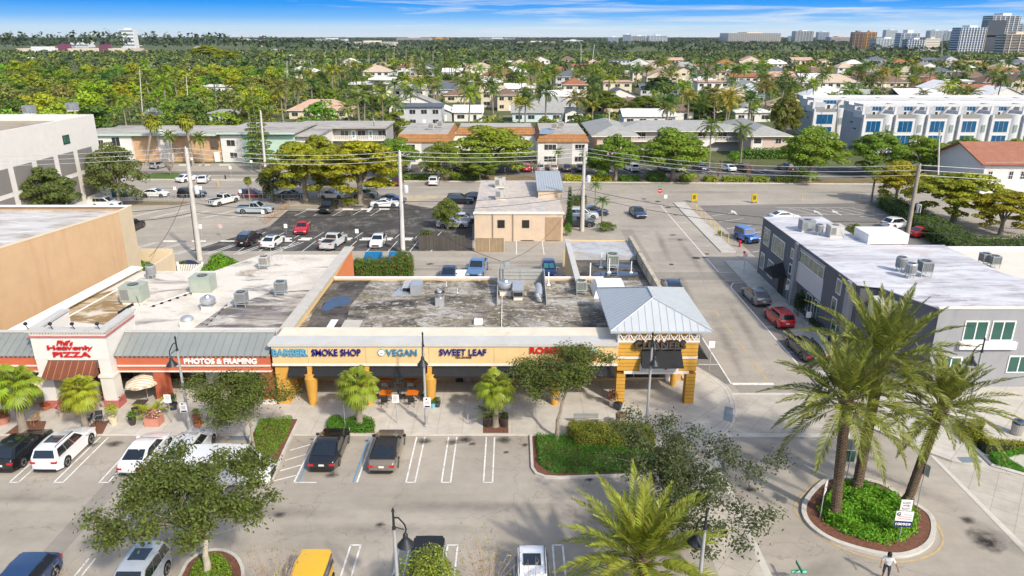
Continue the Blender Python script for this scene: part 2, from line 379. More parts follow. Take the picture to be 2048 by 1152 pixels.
def car_proto(kind,top='body',shade=False,roofglass=False,stripe=False,rails=False):
 L,W,H,r,ra,fa,belt,gh=SPEC[kind]
 root=thing('parked_car','car','car')
 zb=0.22 if kind not in('pickup','jeep')else 0.36
 bot=[]
 for xc in(fa,ra):
  R_=r+0.07;a0=math.asin((r-zb)/R_)
  for k in range(9):
   a=-a0+(math.pi+2*a0)*k/8
   bot.append((xc+R_*math.cos(a),r+R_*math.sin(a)))
 out=belt+[(belt[-1][0]-.04,zb+.05)]+[(fa+r+.16,zb)]+bot[:9]+[(0.0,zb)]+bot[9:]+[(ra-r-.16,zb),(belt[0][0]+.04,zb+.08)]
 nb=len(belt);n=len(out)
 bm=bmesh.new();hw=W/2
 def hy(x,z):
  e=max(0.0,(abs(x)-0.36*L)/(0.14*L))
  return hw*(1-0.17*e*e)*(1-(0.05*max(0,z-.65)/.5))*(1-0.03*max(0,(0.5-z))/.3)
 lv=[bm.verts.new((x,-hy(x,z),z))for x,z in out];rv=[bm.verts.new((x,hy(x,z),z))for x,z in out]
 bm.faces.new(lv[::-1]);bm.faces.new(rv)
 for i in range(n):
  j=(i+1)%n
  f=bm.faces.new((lv[i],lv[j],rv[j],rv[i]));f.material_index=0 if(i<nb+1 or i>=n-2)else 1
 bm.normal_update()
 es=[e for e in bm.edges if min(v.co.z for v in e.verts)>0.42 and abs(e.verts[0].co.y-e.verts[1].co.y)<hw*.6 and min(abs(v.co.y)for v in e.verts)>.3 and(e.verts[0]in lv[:nb]or e.verts[0]in rv[:nb])and(e.verts[1]in lv[:nb]or e.verts[1]in rv[:nb])]
 bmesh.ops.bevel(bm,geom=es,offset=0.12,segments=3,affect='EDGES',profile=0.55)
 bmesh.ops.recalc_face_normals(bm,faces=bm.faces)
 me=bpy.data.meshes.new('body');bm.to_mesh(me);bm.free()
 me.materials.append(car_paint);me.materials.append(black_trim)
 body=link('body',me,root,38)
 b0,r0,r1,b1,z0=gh;wb,wr=hw*.93,hw*(.76 if kind not in('jeep','van')else .88)
 if kind=='pickup':wr=hw*.80
 P={}
 bm=bmesh.new()
 def V(x,y,z):return bm.verts.new((x,y,z))
 xm=(r0+r1)/2
 A=[V(b0,-wb,z0),V(b1,-wb*.97,z0),V(b1,wb*.97,z0),V(b0,wb,z0)]
 T=[V(r0,-wr*.96,H-.05),V(xm,-wr,H-.005),V(r1,-wr*.97,H-.05),V(r1,wr*.97,H-.05),V(xm,wr,H-.005),V(r0,wr*.96,H-.05)]
 C=[V(r0+.02,0,H-.01),V(xm,0,H+.03),V(r1-.02,0,H-.01)]
 fs=[(A[0],A[1],T[2],T[1],T[0]),(A[1],A[2],T[3],C[2],T[2]),(A[2],A[3],T[5],T[4],T[3]),(A[3],A[0],T[0],C[0],T[5]),(T[0],T[1],C[1],C[0]),(T[1],T[2],C[2],C[1]),(C[0],C[1],T[4],T[5]),(C[1],C[2],T[3],T[4])]
 for f in fs:bm.faces.new(f)
 es=[e for e in bm.edges if e.is_manifold and not any(v in C for v in e.verts)]
 bmesh.ops.bevel(bm,geom=es,offset=0.07,segments=2,affect='EDGES')
 bmesh.ops.recalc_face_normals(bm,faces=bm.faces)
 me=bpy.data.meshes.new('roof');bm.to_mesh(me);bm.free()
 me.materials.append({'body':car_paint,'black':black_trim,'soft':soft_top}[top]);link('roof',me,root,40)
 def panel(q,u0,u1,v0,v1,off,m,mb):
  a,b,c,d=(Vector(p)for p in q)
  def bl(u,v):return(a*(1-u)+b*u)*(1-v)+(d*(1-u)+c*u)*v
  nn=(b-a).cross(d-a).normalized()*off
  mb.quad(bl(u0,v0)+nn,bl(u1,v0)+nn,bl(u1,v1)+nn,bl(u0,v1)+nn,m)
 ys,yt=wb,wr*.965
 zt=H-.05
 WS=((b1,-ys*.97,z0),(b1,ys*.97,z0),(r1,yt,zt),(r1,-yt,zt))
 RW=((b0,ys,z0),(b0,-ys,z0),(r0,-yt,zt),(r0,yt,zt))
 LS=((b1,ys*.985,z0),(b0,ys*.985,z0),(r0,yt*1.01,zt),(r1,yt*1.01,zt))
 RS=((b0,-ys*.985,z0),(b1,-ys*.985,z0),(r1,-yt*1.01,zt),(r0,-yt*1.01,zt))
 mb=MB();panel(WS,.07,.93,.10,.93,.022,car_glass,mb);mb.build('windshield',root)
 if shade:
  mb=MB();panel(WS,.10,.47,.16,.86,.028,shade_m,mb);panel(WS,.53,.90,.16,.86,.028,shade_m,mb);mb.build('sun_shade',root)
 if kind!='van':
  mb=MB();panel(RW,.09,.91,(.16 if kind in('sedan','coupe','pickup')else .12),.88,.022,(car_glass),mb);mb.build('rear_window',root)
 for q,fl in((LS,0),(RS,1)):
  mb=MB()
  cuts=[(.09,.47),(.482,.92)]if kind in('sedan','hatch','coupe')else[(.08,.385),(.395,.665),(.675,.94)]
  if kind=='pickup':cuts=[(.12,.50),(.54,.90)]
  if kind=='van':cuts=[(.06,.26)]
  for u0,u1 in cuts:
   if fl:u0,u1=1-u1,1-u0
   panel(q,u0,u1,.09,.90,.024,car_glass,mb)
  mb.build('side_window',root)
 if roofglass:
  mb=MB();mb.box(xm-.42,xm+.45,-wr*.62,wr*.62,H+.0,H+.040,car_glass);mb.build('sunroof',root)
 if rails:
  for s in(-1,1):
   mb=MB();mb.tube([(r0+.1,s*wr*.9,H),(r0+.2,s*wr*.9,H+.06),(r1-.2,s*wr*.9,H+.06),(r1-.1,s*wr*.9,H-.01)],.022,black_trim,6);mb.build('roof_rail',root)
 if kind=='pickup':
  mb=MB();mb.box(-2.74,-.82,-.80,.80,1.183,1.187,black_trim);mb.build('bed_liner',root)
  mb=MB()
  for s in(-1,1):mb.box(-2.82,-.78,s*.86-.06,s*.86+.06,1.17,1.225,car_paint)
  mb.box(-2.85,-2.76,-.80,.80,1.17,1.225,car_paint);mb.build('bed_rail',root)
 if stripe:
  mb=MB()
  for s in(-.28,.28):
   mb.box(b1+.03,2.45,s-.11,s+.11,1.10,1.195,black_trim);mb.box(r0+.1,r1-.1,s-.11,s+.11,H-.02,H+.025,black_trim);mb.box(-2.875,-2.84,s-.11,s+.11,.7,1.15,black_trim)
  mb.build('racing_stripe',root)
 if kind=='jeep':
  mb=MB();mb.lathe([(.12,-2.14),(.38,-2.14),(.41,-2.2),(.41,-2.32),(.34,-2.36),(.1,-2.34)],rubber,18,(0,0,.95),'x');mb.build('spare_tyre',root)
  for s in(-1,1):
   mb=MB();mb.box(fa-.5,fa+.55,s*.98-.14,s*.98+.12,.86,.93,black_trim);mb.build('fender_flare',root)
 zf=belt[-2][1]-.04;zr=belt[1][1]-.06;yl=hw*.70
 for s in(-1,1):
  mb=MB();mb.box(L/2-.22,L/2-.045,s*yl-.17,s*yl+.17,zf-.12,zf-.0,lamp_clear);mb.build('headlight',root)
  mb=MB();mb.box(-L/2+.0,-L/2+.14,s*yl-.16,s*yl+.18,zr-.17,zr-.02,lamp_red);mb.build('taillight',root)
  mb=MB();mb.box(b1-.16,b1-.02,s*(hw+.08)-.1,s*(hw+.08)+.1,z0+.0,z0+.13,black_trim if top!='body'else car_paint);mb.build('mirror',root)
 mb=MB();mb.box(-L/2-.012,-L/2+.05,-.17,.17,.60,.72,plate_m);mb.build('licence_plate',root)
 mb=MB();mb.box(L/2-.10,L/2+.012,-.48,.48,zb+.16,zf-.06,black_trim);mb.build('grille',root)
 mb=MB();mb.box(-L/2-.015,-L/2+.2,-hw*.76,hw*.76,zb+.03,zb+.17,black_trim if kind!='pickup'else chrome);mb.build('rear_bumper',root)
 mb=MB();mb.box(ra-.2,fa+.2,-hw+.2,hw-.2,zb+.04,.62,black_trim);mb.box(-L/2+.35,L/2-.4,-hw+.3,hw-.3,zb+.05,.5,black_trim);mb.build('underbody',root)
 for x in(ra,fa):
  for s in(-1,1):
   c=(x,s*(hw-.115),r)
   mb=MB();mb.lathe([(.1,-.11),(r-.04,-.11),(r,-.08),(r,.08),(r-.04,.11),(.1,.11)],rubber,20,c,'y');ty=mb.build('wheel',root,40)
   mb=MB();y=c[1]+s*.1
   mb.lathe([(r*.68,y-.012),(r*.68,y+.016),(.05,y+.004)]if s>0 else[(r*.68,y+.012),(r*.68,y-.016),(.05,y-.004)],rim_m,16,(x,0,r),'y')
   for k in range(5):
    a=k*2*math.pi/5;d=Vector((math.cos(a),0,math.sin(a)));e=Vector((-math.sin(a),0,math.cos(a)))
    p0=Vector((x,y+s*.02,r))+d*.14;p1=Vector((x,y+s*.02,r))+d*r*.62
    mb.quad(p0-e*.03,p1-e*.055,p1+e*.055,p0+e*.03,black_trim)
   mb.build('rim',ty)
 return root
CARDIR={'up':90,'down':-90,'right':0,'left':180}
def car(kind,pos,head,col,label,group=None,cat='car',**o):
 """pos: ground centre; head: degrees (90 = nose away from the camera)"""
 key=('car',kind,tuple(sorted(o.items())))
 c=spawn(key,lambda:car_proto(kind,**o),(pos[0],pos[1],pos[2]if len(pos)>2 else 0.0),R(head),label,group)
 c['category']=cat
 if cat=='pickup':c.name='pickup_truck'
 elif cat=='van':c.name='cargo_van'
 if not group and 'group'in c:del c['group']
 paint(c,col)
 return c
WHITE,BLACK,SILVER,DGREY=(.80,.80,.80),(.012,.013,.015),(.42,.43,.44),(.10,.11,.115)
BLUE,NAVY,RED,MAROON=(.012,.10,.38),(.012,.03,.09),(.50,.012,.014),(.16,.012,.02)
def rear(u,v,kind,head=90):
 """centre of a car whose near bumper touches the ground at pixel u, v"""
 p=g(u,v);L=SPEC[kind][0]/2
 return(p[0]+math.cos(R(head))*L,p[1]+math.sin(R(head))*L,0)
def stall(u,Y):
 return(g(u,965)[0],Y,0)
fg='cars parked in front of the shops'
car('crossover',stall(-14,42.9),90,BLACK,'black crossover with a chrome window line, nose in at the kerb beside a white suv',fg,roofglass=True)
car('suv',stall(75,43.0),90,WHITE,'white suv with black roof rails parked beside the black crossover',fg,roofglass=True,rails=True)
car('sedan',stall(254,42.6),90,WHITE,'white sedan alone between two empty looking stalls facing the pizza shop planters',fg)
car('suv',stall(344,42.9),90,(.72,.73,.75),'white suv half hidden by the leafy tree, next to the white sedan',fg)
car('coupe',(g(649,930)[0]+.1,43.1,0),90,BLACK,'black coupe parked beside the hatched access aisle',fg)
car('coupe',(g(776,930)[0]-.2,42.9,0),90,(.20,.165,.13),'bronze grey convertible with a black soft top in an accessible stall',fg,top='soft')
v=car('van',(g(458,972)[0]-.1,g(458,975)[1]+.9,0),0,(.82,.82,.83),'white work van parked sideways under the trees with a blue decal',fg,'van')
for s in(-1,):
 mb=MB();mb.lathe([(.36,0),(.36,.012)],mat('decal_blue',(.02,.12,.42),.4),22,(0,0,0),'y');d=mb.build('side_decal',v);d.location=(-1.0,s*.985,1.02)
 mb=MB();mb.lathe([(.2,0),(.2,.012)],white_paint,18,(0,0,0),'y');e=mb.build('decal_centre',v);e.location=(-1.0,s*.995,1.05)
nf='cars parked along the near edge of the lot'
def near(u,v,kind):
 p=g(u,v);return(p[0],p[1]-SPEC[kind][0]/2,0)
car('crossover',near(100,1133,'crossover'),-90,(.02,.05,.13),'dark blue crossover with its tail lamp showing at the bottom of the lot',nf)
car('suv',near(318,1123,'suv'),-90,(.38,.42,.46),'silver blue suv with a dark sunroof under the big tree',nf,roofglass=True)
car('jeep',near(640,1152,'jeep'),-90,(.80,.46,.012),'bright yellow boxy off-roader with a black roof corner',nf)
car('jeep',near(862,1124,'jeep'),-90,(.22,.36,.42),'pale blue off-roader with a black hard top behind the green treetop',nf,top='black')
car('suv',near(1062,1133,'suv'),-90,(.78,.79,.80),'white suv with two dark roof panes next to the foreground palm',nf,roofglass=True,rails=True)
al='cars in the alley behind the shops'
car('sedan',g(898,558),-90,NAVY,'small navy sedan peeking over the gravel roof edge',al)
car('pickup',g(955,548),-96,(.10,.20,.36),'steel blue pickup with hood vents in the alley',al,'pickup')
car('crossover',g(1097,549),-90,(.015,.06,.20),'blue crossover with teal sun shades behind its windshield',al,shade=True)
lb='cars in the lots behind the shops'
car('sedan',g(236,392),0,(.02,.12,.22),'teal blue sedan by the white building, partly behind a tree trunk',lb)
car('sedan',g(311,393),0,WHITE,'white sedan parked along the street in front of the peach brick apartments',lb)
car('suv',g(385,394),0,BLACK,'black suv behind the leaning concrete utility pole',lb)
car('pickup',g(448,408),62,(.66,.68,.68),'white pickup with black racing stripes seen from behind',lb,'pickup',stripe=True)
car('suv',g(506,396),0,MAROON,'dark red suv parked along the street by a small tree',lb)
car('pickup',g(512,426),0,(.36,.42,.46),'pale grey pickup with large black tyres beside the sloped chain fence',lb,'pickup')
car('suv',g(213,414),0,WHITE,'white suv with black windows peeking above the tan building roof',lb)
car('suv',g(266,460),90,BLACK,'black suv tail just past the corner of the tan building',lb)
car('suv',g(500,486),84,BLACK,'black suv parked next to a white sedan at the edge of the dark lot',lb,rails=True)
car('sedan',g(547,490),84,WHITE,'white sedan with a black roof pane next to the black suv',lb,roofglass=True)
car('sedan',g(376,362),65,WHITE,'white sedan half hidden by the utility pole transformer',lb)
car('sedan',g(408,364),100,WHITE,'white sedan parked just right of the leaning utility pole',lb)
car('hatch',g(318,336),75,(.30,.31,.32),'grey minivan in the lot below the peach brick wall',lb)
car('sedan',g(583,396),0,(.07,.085,.09),'dark grey fastback sedan under the yellow green tree',lb)
car('sedan',g(606,463),-84,RED,'red sedan alone in the middle of the dark asphalt lot',lb)
car('pickup',g(658,422),-95,BLACK,'black pickup facing the camera below the yellow green trees',lb,'pickup')
car('pickup',g(668,492),80,(.58,.60,.61),'silver pickup with a dark bed cover, tail to the alley',lb,'pickup')
car('sedan',g(757,489),-90,WHITE,'white sedan facing the camera beside the silver pickup',lb)
car('coupe',g(771,413),0,WHITE,'white coupe in front of a dark blue car',lb)
car('sedan',g(785,405),0,(.02,.03,.12),'dark blue sedan behind the white coupe',lb)
car('crossover',g(730,395),0,(.27,.26,.24),'grey crossover parked under the yellow green tree',lb)
car('sedan',g(664,396),0,WHITE,'white sedan hidden behind the shaggy palm',lb)
car('sedan',g(744,370),90,(.05,.05,.05),'black sedan with white trunk lid glare under the tree edge',lb)
car('sedan',g(766,369),90,SILVER,'silver sedan seen from behind by the roadside bushes',lb)
car('crossover',g(796,369),90,MAROON,'maroon crossover hidden behind the middle utility pole',lb)
car('crossover',g(868,368),90,WHITE,'white crossover seen from behind at the roadside bushes',lb)
car('suv',g(920,407),0,BLACK,'black suv left of the flat beige building',lb)
car('sedan',g(952,401),0,NAVY,'navy sedan tucked against the beige building wall',lb)
car('sedan',g(905,454),0,SILVER,'silver sedan beyond the dark board fence',lb)
car('sedan',g(927,444),0,(.62,.63,.64),'pale sedan behind the silver sedan near the beige building',lb)
rs='cars on the side street'
car('sedan',g(1275,432),-82,(.012,.035,.09),'dark blue sedan driving down the side street',rs)
car('suv',g(1158,452),0,(.03,.035,.04),'black suv nearest to the cream garden wall, behind the utility pole',rs)
car('suv',g(1166,437),0,(.50,.53,.56),'silver suv behind the black one by the bottle palms',rs)
car('sedan',g(1187,430),0,NAVY,'dark sedan roof just behind the silver suv',rs)
car('jeep',g(1493,482),-75,(.012,.12,.42),'bright blue off-roader parked next to the dark grey office',rs)
car('sedan',g(1511,600),93,(.16,.18,.19),'grey sedan parked at the kerb ahead of the red hatchback',rs)
car('hatch',g(1557,645),93,RED,'red boxy hatchback parked at the kerb of the side street',rs)
car('coupe',g(1608,706),93,BLACK,'black coupe parked behind the red hatchback, half under palm fronds',rs)
car('sedan',g(1343,582),90,(.012,.05,.13),'dark blue sedan roof behind the metal hip roof',rs)
car('sedan',g(1568,440),10,WHITE,'white sedan just above the edge of the white office roof',rs)
car('crossover',g(1792,455),20,WHITE,'white crossover by the hedge of the pay lot',rs)
car('sedan',g(1845,472),20,RED,'red sedan by the dark utility pole at the pay lot hedge',rs)
ap='cars parked along the apartment row'
for u,k,c,d in((812,'sedan',WHITE,'white sedan behind the middle utility pole, apartment row'),(866,'suv',(.45,.41,.33),'champagne suv in the apartment row left of the pale branchy tree'),(894,'sedan',(.03,.035,.03),'black sedan in the apartment row behind the pale branchy tree'),(917,'suv',(.012,.03,.08),'dark blue suv in the apartment row beside the branchy tree'),(974,'crossover',(.45,.5,.46),'pale green crossover in the shade of the big apartment tree'),(1053,'hatch',RED,'red hatchback in the apartment row beside the big tree'),(1080,'crossover',SILVER,'silver crossover next to the red hatchback'),(1107,'sedan',(.6,.58,.58),'pale pinkish sedan in the apartment row between silver and black cars'),(1133,'sedan',BLACK,'black sedan in front of the white apartment wall'),(1159,'sedan',(.05,.055,.05),'dark grey sedan left of the tall pole by the apartments'),(1263,'suv',WHITE,'white suv alone in the angled stalls'),(1330,'sedan',DGREY,'grey sedan in tree shade left of the white pickup'),(1352,'pickup',WHITE,'white pickup in the tree shade of the angled stalls'),(1400,'sedan',(.015,.02,.08),'navy sedan at the edge of the tree shade, angled stalls'),(1455,'sedan',WHITE,'white sedan behind a bare crape myrtle'),(1485,'crossover',BLACK,'black crossover beside the white sedan in the angled stalls'),(1572,'suv',(.03,.035,.05),'dark suv in deep tree shade near the pink apartment corner')):
 car(k,g(u,341),90 if u<1200 else 104,c,d,ap,'pickup'if k=='pickup'else 'car')
def unit(a):return a/np.maximum(np.linalg.norm(a,axis=1,keepdims=True),1e-9)
def leaf_arrays(P,Nm,size,aspect=0.55):
 n=len(P);s=(size*nr.uniform(.65,1.25,n))[:,None]
 t=unit(np.cross(Nm,nr.normal(size=(n,3))));b=np.cross(Nm,t)
 V=np.stack([P-t*s,P+b*s*aspect-Nm*s*.12,P+t*s,P-b*s*aspect-Nm*s*.12],1).reshape(-1,3)
 return V,np.arange(4*n).reshape(-1,4)
def crown_pts(blobs,n,shell=.16,under=.35,jit=.75):
 """points and normals on the outer shells of many overlapping leaf clumps"""
 B=np.array([list(c)+list(r_)for c,r_ in blobs]);wgt=B[:,3]*B[:,4];wgt=wgt/wgt.sum()
 k=nr.choice(len(B),n,p=wgt);d=unit(nr.normal(size=(n,3)))
 fl=(d[:,2]<-.15)&(nr.random(n)>under);d[fl,2]*=-1
 rr=1-np.abs(nr.normal(0,shell,n));rr=np.clip(rr,.25,1.0)
 P=B[k,:3]+d*B[k,3:]*rr[:,None]
 Nm=unit(d+nr.normal(0,jit,(n,3))*.6+np.array([0,0,.35]))
 return P,Nm
def make_crown(name,blobs,n,size,parent,aspect=.55,shell=.16,under=.35,m=None):
 P,Nm=crown_pts(blobs,n,shell,under);V,Q=leaf_arrays(P,Nm,size,aspect)
 me=npmesh(name,V,Q,[m or leaf_m]);return link(name,me,parent)
def dome_blobs(R_,zc,hz,k,br,flat=.7,seed=0,fill=.35):
 r_=np.random.default_rng(seed);out=[]
 for i in range(k):
  a=i*2.399+r_.uniform(-.3,.3);q=math.sqrt((i+.5)/k);e=r_.uniform(.8,1.08)
  x,y=math.cos(a)*q*R_*.82*e,math.sin(a)*q*R_*.82*e
  z=zc+hz*math.sqrt(max(0,1-q*q))*r_.uniform(.72,1.08)-hz*.25*q
  s=br*R_*r_.uniform(.7,1.25);out.append(((x,y,z),(s,s,s*flat)))
  if r_.random()<fill:out.append(((x*.7,y*.7,z-hz*r_.uniform(.35,.7)),(s*.9,s*.9,s*flat)))
 return out
def trunk_mesh(parent,H,r_,limbs,seed,m=None,lean=(0,0),zsplit=.35):
 q=random.Random(seed);mb=MB();zs=H*zsplit
 top=(lean[0]*zs,lean[1]*zs,zs)
 mb.tube([(0,0,-.1),(lean[0]*zs*.4,lean[1]*zs*.4,zs*.5),top],[r_*1.35,r_*.95,r_*.85],m or bark,8)
 for i in range(limbs):
  a=i*2*math.pi/limbs+q.uniform(-.4,.4);L_=H*q.uniform(.3,.42);o=q.uniform(.45,.8)
  p1=(top[0]+math.cos(a)*L_*o*.45,top[1]+math.sin(a)*L_*o*.45,zs+L_*.55);p2=(top[0]+math.cos(a)*L_*o,top[1]+math.sin(a)*L_*o,zs+L_)
  mb.tube([(top[0],top[1],zs-.05*H),p1,p2],[r_*.6,r_*.4,r_*.14],m or bark,6)
 return mb.build('trunk',parent,50)
def broad_proto(seed,n,size,R_=5.0,H=10.0,k=26,br=.27,flat=.68,zc=.42,hz=.46,zsplit=.3,rt=.28,fill=.35):
 def f():
  t=thing('broadleaf_tree','tree','tree');trunk_mesh(t,H,rt,5,seed,zsplit=zsplit)
  make_crown('crown',dome_blobs(R_,H*zc,H*hz,k,br,flat,seed,fill),n,size,t);return t
 return f
TREES={'row0':(broad_proto(1,11000,.20,k=34,br=.24,flat=.6),5.0,10.0),'row1':(broad_proto(2,11000,.20,k=40,br=.21,flat=.55),5.0,10.0),'row2':(broad_proto(3,9000,.20,k=22,br=.28,flat=.7,hz=.5),5.0,10.0),'layer':(broad_proto(8,12000,.19,k=46,br=.19,flat=.42,zc=.46,hz=.42,fill=.5),5.0,10.0),'far0':(broad_proto(4,1500,.42,k=16,br=.34),5.0,10.0),'far1':(broad_proto(5,1500,.42,k=22,br=.28),5.0,10.0),'far2':(broad_proto(6,1300,.44,k=12,br=.40,zc=.36,hz=.55),5.0,10.0),'far3':(broad_proto(7,1500,.40,R_=4.2,k=18,br=.30,zc=.4,hz=.6),4.2,10.0)}
def tree(kind,pos,H,Wd,col,label,group=None,rz=None,name=None):
 mk,r0,h0=TREES[kind]
 s=Wd/(2*r0)
 t=spawn(('tree',kind),mk,pos,rnd.uniform(0,6.28)if rz is None else rz,label,group,None,(s,s,H/(h0*.97)))
 paint(t,col)
 if name:t.name=name
 return t
def ptree(kind,u,v,vtop,wpx,col,label,group=None,name=None):
 p=g(u,v);H=at(u,vtop,p[1])[2];zc=p[1]*CT+CH*ST
 return tree(kind,p,H,wpx*zc/F,col,label,group,None,name)
def frond(L_,n,ll,e0,droop,az,w_,lift=.35,twist=0.0,hang=0.15,start=.14,out=None,base=(0,0,0),rw=.03,tipn=0.72):
 """one pinnate frond: a narrow rachis strip and paired narrow leaflets"""
 ns=12;pts=[Vector(base)];dirs=[];ca,sa=math.cos(az),math.sin(az)
 for i in range(ns):
  e=e0-droop*((i+.5)/ns)**1.25
  d=Vector((math.cos(e)*ca,math.cos(e)*sa,math.sin(e)));dirs.append(d);pts.append(pts[-1]+d*(L_/ns))
 V,Q=out
 side0=Vector((-sa,ca,0))
 for i in range(ns):
  k=len(V);wa=rw*(1-.85*i/ns);wb=rw*(1-.85*(i+1)/ns)
  V+=[pts[i]-side0*wa,pts[i]+side0*wa,pts[i+1]+side0*wb,pts[i+1]-side0*wb];Q.append((k,k+1,k+2,k+3))
 for j in range(n):
  s=start+(1-start)*(j+.5)/n;x=s*ns;i=min(int(x),ns-1);p=pts[i].lerp(pts[i+1],x-i);d=dirs[i]
  upv=side0.cross(d)*-1
  if upv.z<0:upv=-upv
  prof=math.sin(math.pi*min(1,(.16+.84*(s-start)/(1-start))**.8))**.6*(1 if s<tipn else 1-.35*(s-tipn)/(1-tipn))
  l_=ll*max(.25,prof)
  for sg in(-1,1):
   r_=rnd.uniform(-.12,.12)
   q=(side0*sg*(1-.45*s)+d*(.55+.55*s+r_)+upv*(lift+rnd.uniform(-.15,.15))).normalized()
   tip=p+q*l_+Vector((0,0,-hang*l_));mid=p+q*l_*.45
   wv=(d*.8+upv*rnd.uniform(-.5,.5)).normalized()*w_
   k=len(V);V+=[p,mid-wv,tip,mid+wv];Q.append((k,k+1,k+2,k+3))
def palm_proto(kind,seed):
 def f():
  rnd.seed(seed)
  t=thing('palm_tree','palm','palm tree');V,Q=[],[]
  if kind=='date':
   H=7.0;nf,L_,n,ll,w_=54,4.45,60,.68,.040
   prof=[(.46,-.1),(.42,.15),(.30,.7)]+[(.27+.012*(i%2),.7+i*.24)for i in range(25)]+[(.33,6.75),(.40,7.0),(.30,7.25)]
   tm=MB();tm.lathe(prof,palm_bark,14);tr=tm.build('trunk',t,60)
   for i in range(nf):
    q=(i+.5)/nf;az=i*2.39996+rnd.uniform(-.15,.15);e0=R(84)-R(104)*q**1.05+rnd.uniform(-.08,.08)
    frond(L_*rnd.uniform(.88,1.06)*(1 if q>.2 else .85),n,ll,e0,R(26)+R(30)*q,az,w_,.3,out=(V,Q),base=(.14*math.cos(az),.14*math.sin(az),H+.1-.35*q),rw=.045,start=.2)
   stub=MB()
   for i in range(26):
    az=i*2.4;z=H-.15-.6*(i/26);d=Vector((math.cos(az),math.sin(az),.55)).normalized()
    stub.tube([Vector((0,0,z))+d*.2,Vector((0,0,z))+d*.62],[.05,.03],palm_bark,5)
   stub.build('cut_frond_base',t)
  elif kind=='coco':
   H=9.0;nf,L_,n,ll,w_=22,3.3,15,.85,.13
   c=rnd.uniform(-.7,.7);a=rnd.uniform(0,6.28);ex,ey=c*math.cos(a),c*math.sin(a)
   tm=MB();tm.tube([(0,0,-.1),(ex*.25,ey*.25,2.5),(ex*.6,ey*.6,5.5),(ex,ey,H)],[.26,.17,.14,.12],grey_bark,7);tm.build('trunk',t,60)
   for i in range(nf):
    q=(i+.5)/nf;az=i*2.39996;e0=R(78)-R(118)*q+rnd.uniform(-.12,.12)
    frond(L_*rnd.uniform(.85,1.1),n,ll,e0,R(62),az,w_,.12,out=(V,Q),base=(ex,ey,H),hang=.35,rw=.05)
  elif kind=='royal':
   H=8.0;nf,L_,n,ll,w_=18,3.0,14,.80,.13
   tm=MB();tm.tube([(0,0,-.1),(0,0,1.5),(0,0,5),(0,0,H-1.1)],[.24,.2,.2,.15],grey_bark,8);tm.build('trunk',t,60)
   sh=MB();sh.tube([(0,0,H-1.1),(0,0,H-.6),(0,0,H)],[.17,.15,.07],mat('crownshaft',(.16,.24,.05),.5),8);sh.build('crownshaft',t,60)
   for i in range(nf):
    q=(i+.5)/nf;az=i*2.39996;e0=R(80)-R(85)*q
    frond(L_*rnd.uniform(.9,1.1),n,ll,e0,R(75),az,w_,.25,out=(V,Q),base=(0,0,H-.1),hang=.3,rw=.045)
  elif kind=='areca':
   for i in range(18):
    az=i*2.4;e0=R(rnd.uniform(48,84))
    frond(rnd.uniform(1.1,1.6),20,.34,e0,R(75),az,.026,.3,out=(V,Q),base=(.08*math.cos(az),.08*math.sin(az),.0),rw=.014,start=.3)
  me=npmesh('crown',[tuple(v)for v in V],Q,[frond_m]);link('crown',me,t);return t
 return f
def fan_leaf(V,Q,base,d,up,rad,nseg,droop):
 """costapalmate leaf: a pleated half disc of pointed segments with drooping tips"""
 side=d.cross(up).normalized();upn=side.cross(d).normalized()
 for k in range(nseg):
  a=R(-140)+R(280)*(k+.5)/nseg;wd=R(280)/nseg*.58
  l_=rad*(1-.25*abs(a)/R(140))*rnd.uniform(.9,1.05)
  def dirv(x):return d*math.cos(x)+side*math.sin(x)
  q=dirv(a);m1=base+dirv(a-wd)*l_*.62+upn*.03*rad*(k%2);m2=base+dirv(a+wd)*l_*.62-upn*.02*rad
  tip=base+q*l_-Vector((0,0,droop*l_*rnd.uniform(.7,1.3)))
  i=len(V);V+=[base,m1,tip,m2];Q.append((i,i+1,i+2,i+3))
def fan_proto(seed,nl,nseg,H,rad,pet,skirt=0,tr=.17,droop=.35):
 def f():
  rnd.seed(seed);t=thing('fan_palm','fan palm','palm tree');V,Q=[],[]
  tm=MB();tm.tube([(0,0,-.1),(0,0,.3),(0,0,H*.6),(0,0,H)],[tr*1.5,tr*1.1,tr,tr*1.05],grey_bark,10);tm.build('trunk',t,60)
  for i in range(nl+skirt):
   q=(i+.5)/(nl+skirt);az=i*2.39996+rnd.uniform(-.2,.2);e=R(80)-R(135)*q**.9
   d=Vector((math.cos(e)*math.cos(az),math.cos(e)*math.sin(az),math.sin(e)));p0=Vector((0,0,H));p1=p0+d*pet*rnd.uniform(.8,1.15)
   k=len(V);s=Vector((-math.sin(az),math.cos(az),0))*.018;V+=[p0-s,p0+s,p1+s*.7,p1-s*.7];Q.append((k,k+1,k+2,k+3))
   e2=e-R(28);d2=Vector((math.cos(e2)*math.cos(az),math.cos(e2)*math.sin(az),math.sin(e2)))
   fan_leaf(V,Q,p1,d2,Vector((0,0,1))if abs(d2.z)<.9 else Vector((math.cos(az),math.sin(az),0)),rad*rnd.uniform(.85,1.1),nseg,droop)
  me=npmesh('crown',[tuple(v)for v in V],Q,[frond_m]);link('crown',me,t);return t
 return f
PALMS={'date0':(palm_proto('date',21),8.6),'date1':(palm_proto('date',22),8.6),'coco0':(palm_proto('coco',31),10.5),'coco1':(palm_proto('coco',32),10.5),'coco2':(palm_proto('coco',33),10.5),'royal0':(palm_proto('royal',41),9.8),'areca':(palm_proto('areca',51),1.6),'fan0':(fan_proto(61,34,22,2.4,.62,.75),3.4),'fan1':(fan_proto(62,34,22,2.4,.62,.75),3.4),'sabal':(fan_proto(63,30,9,7.0,.85,.85,6,.2,.5),8.3)}
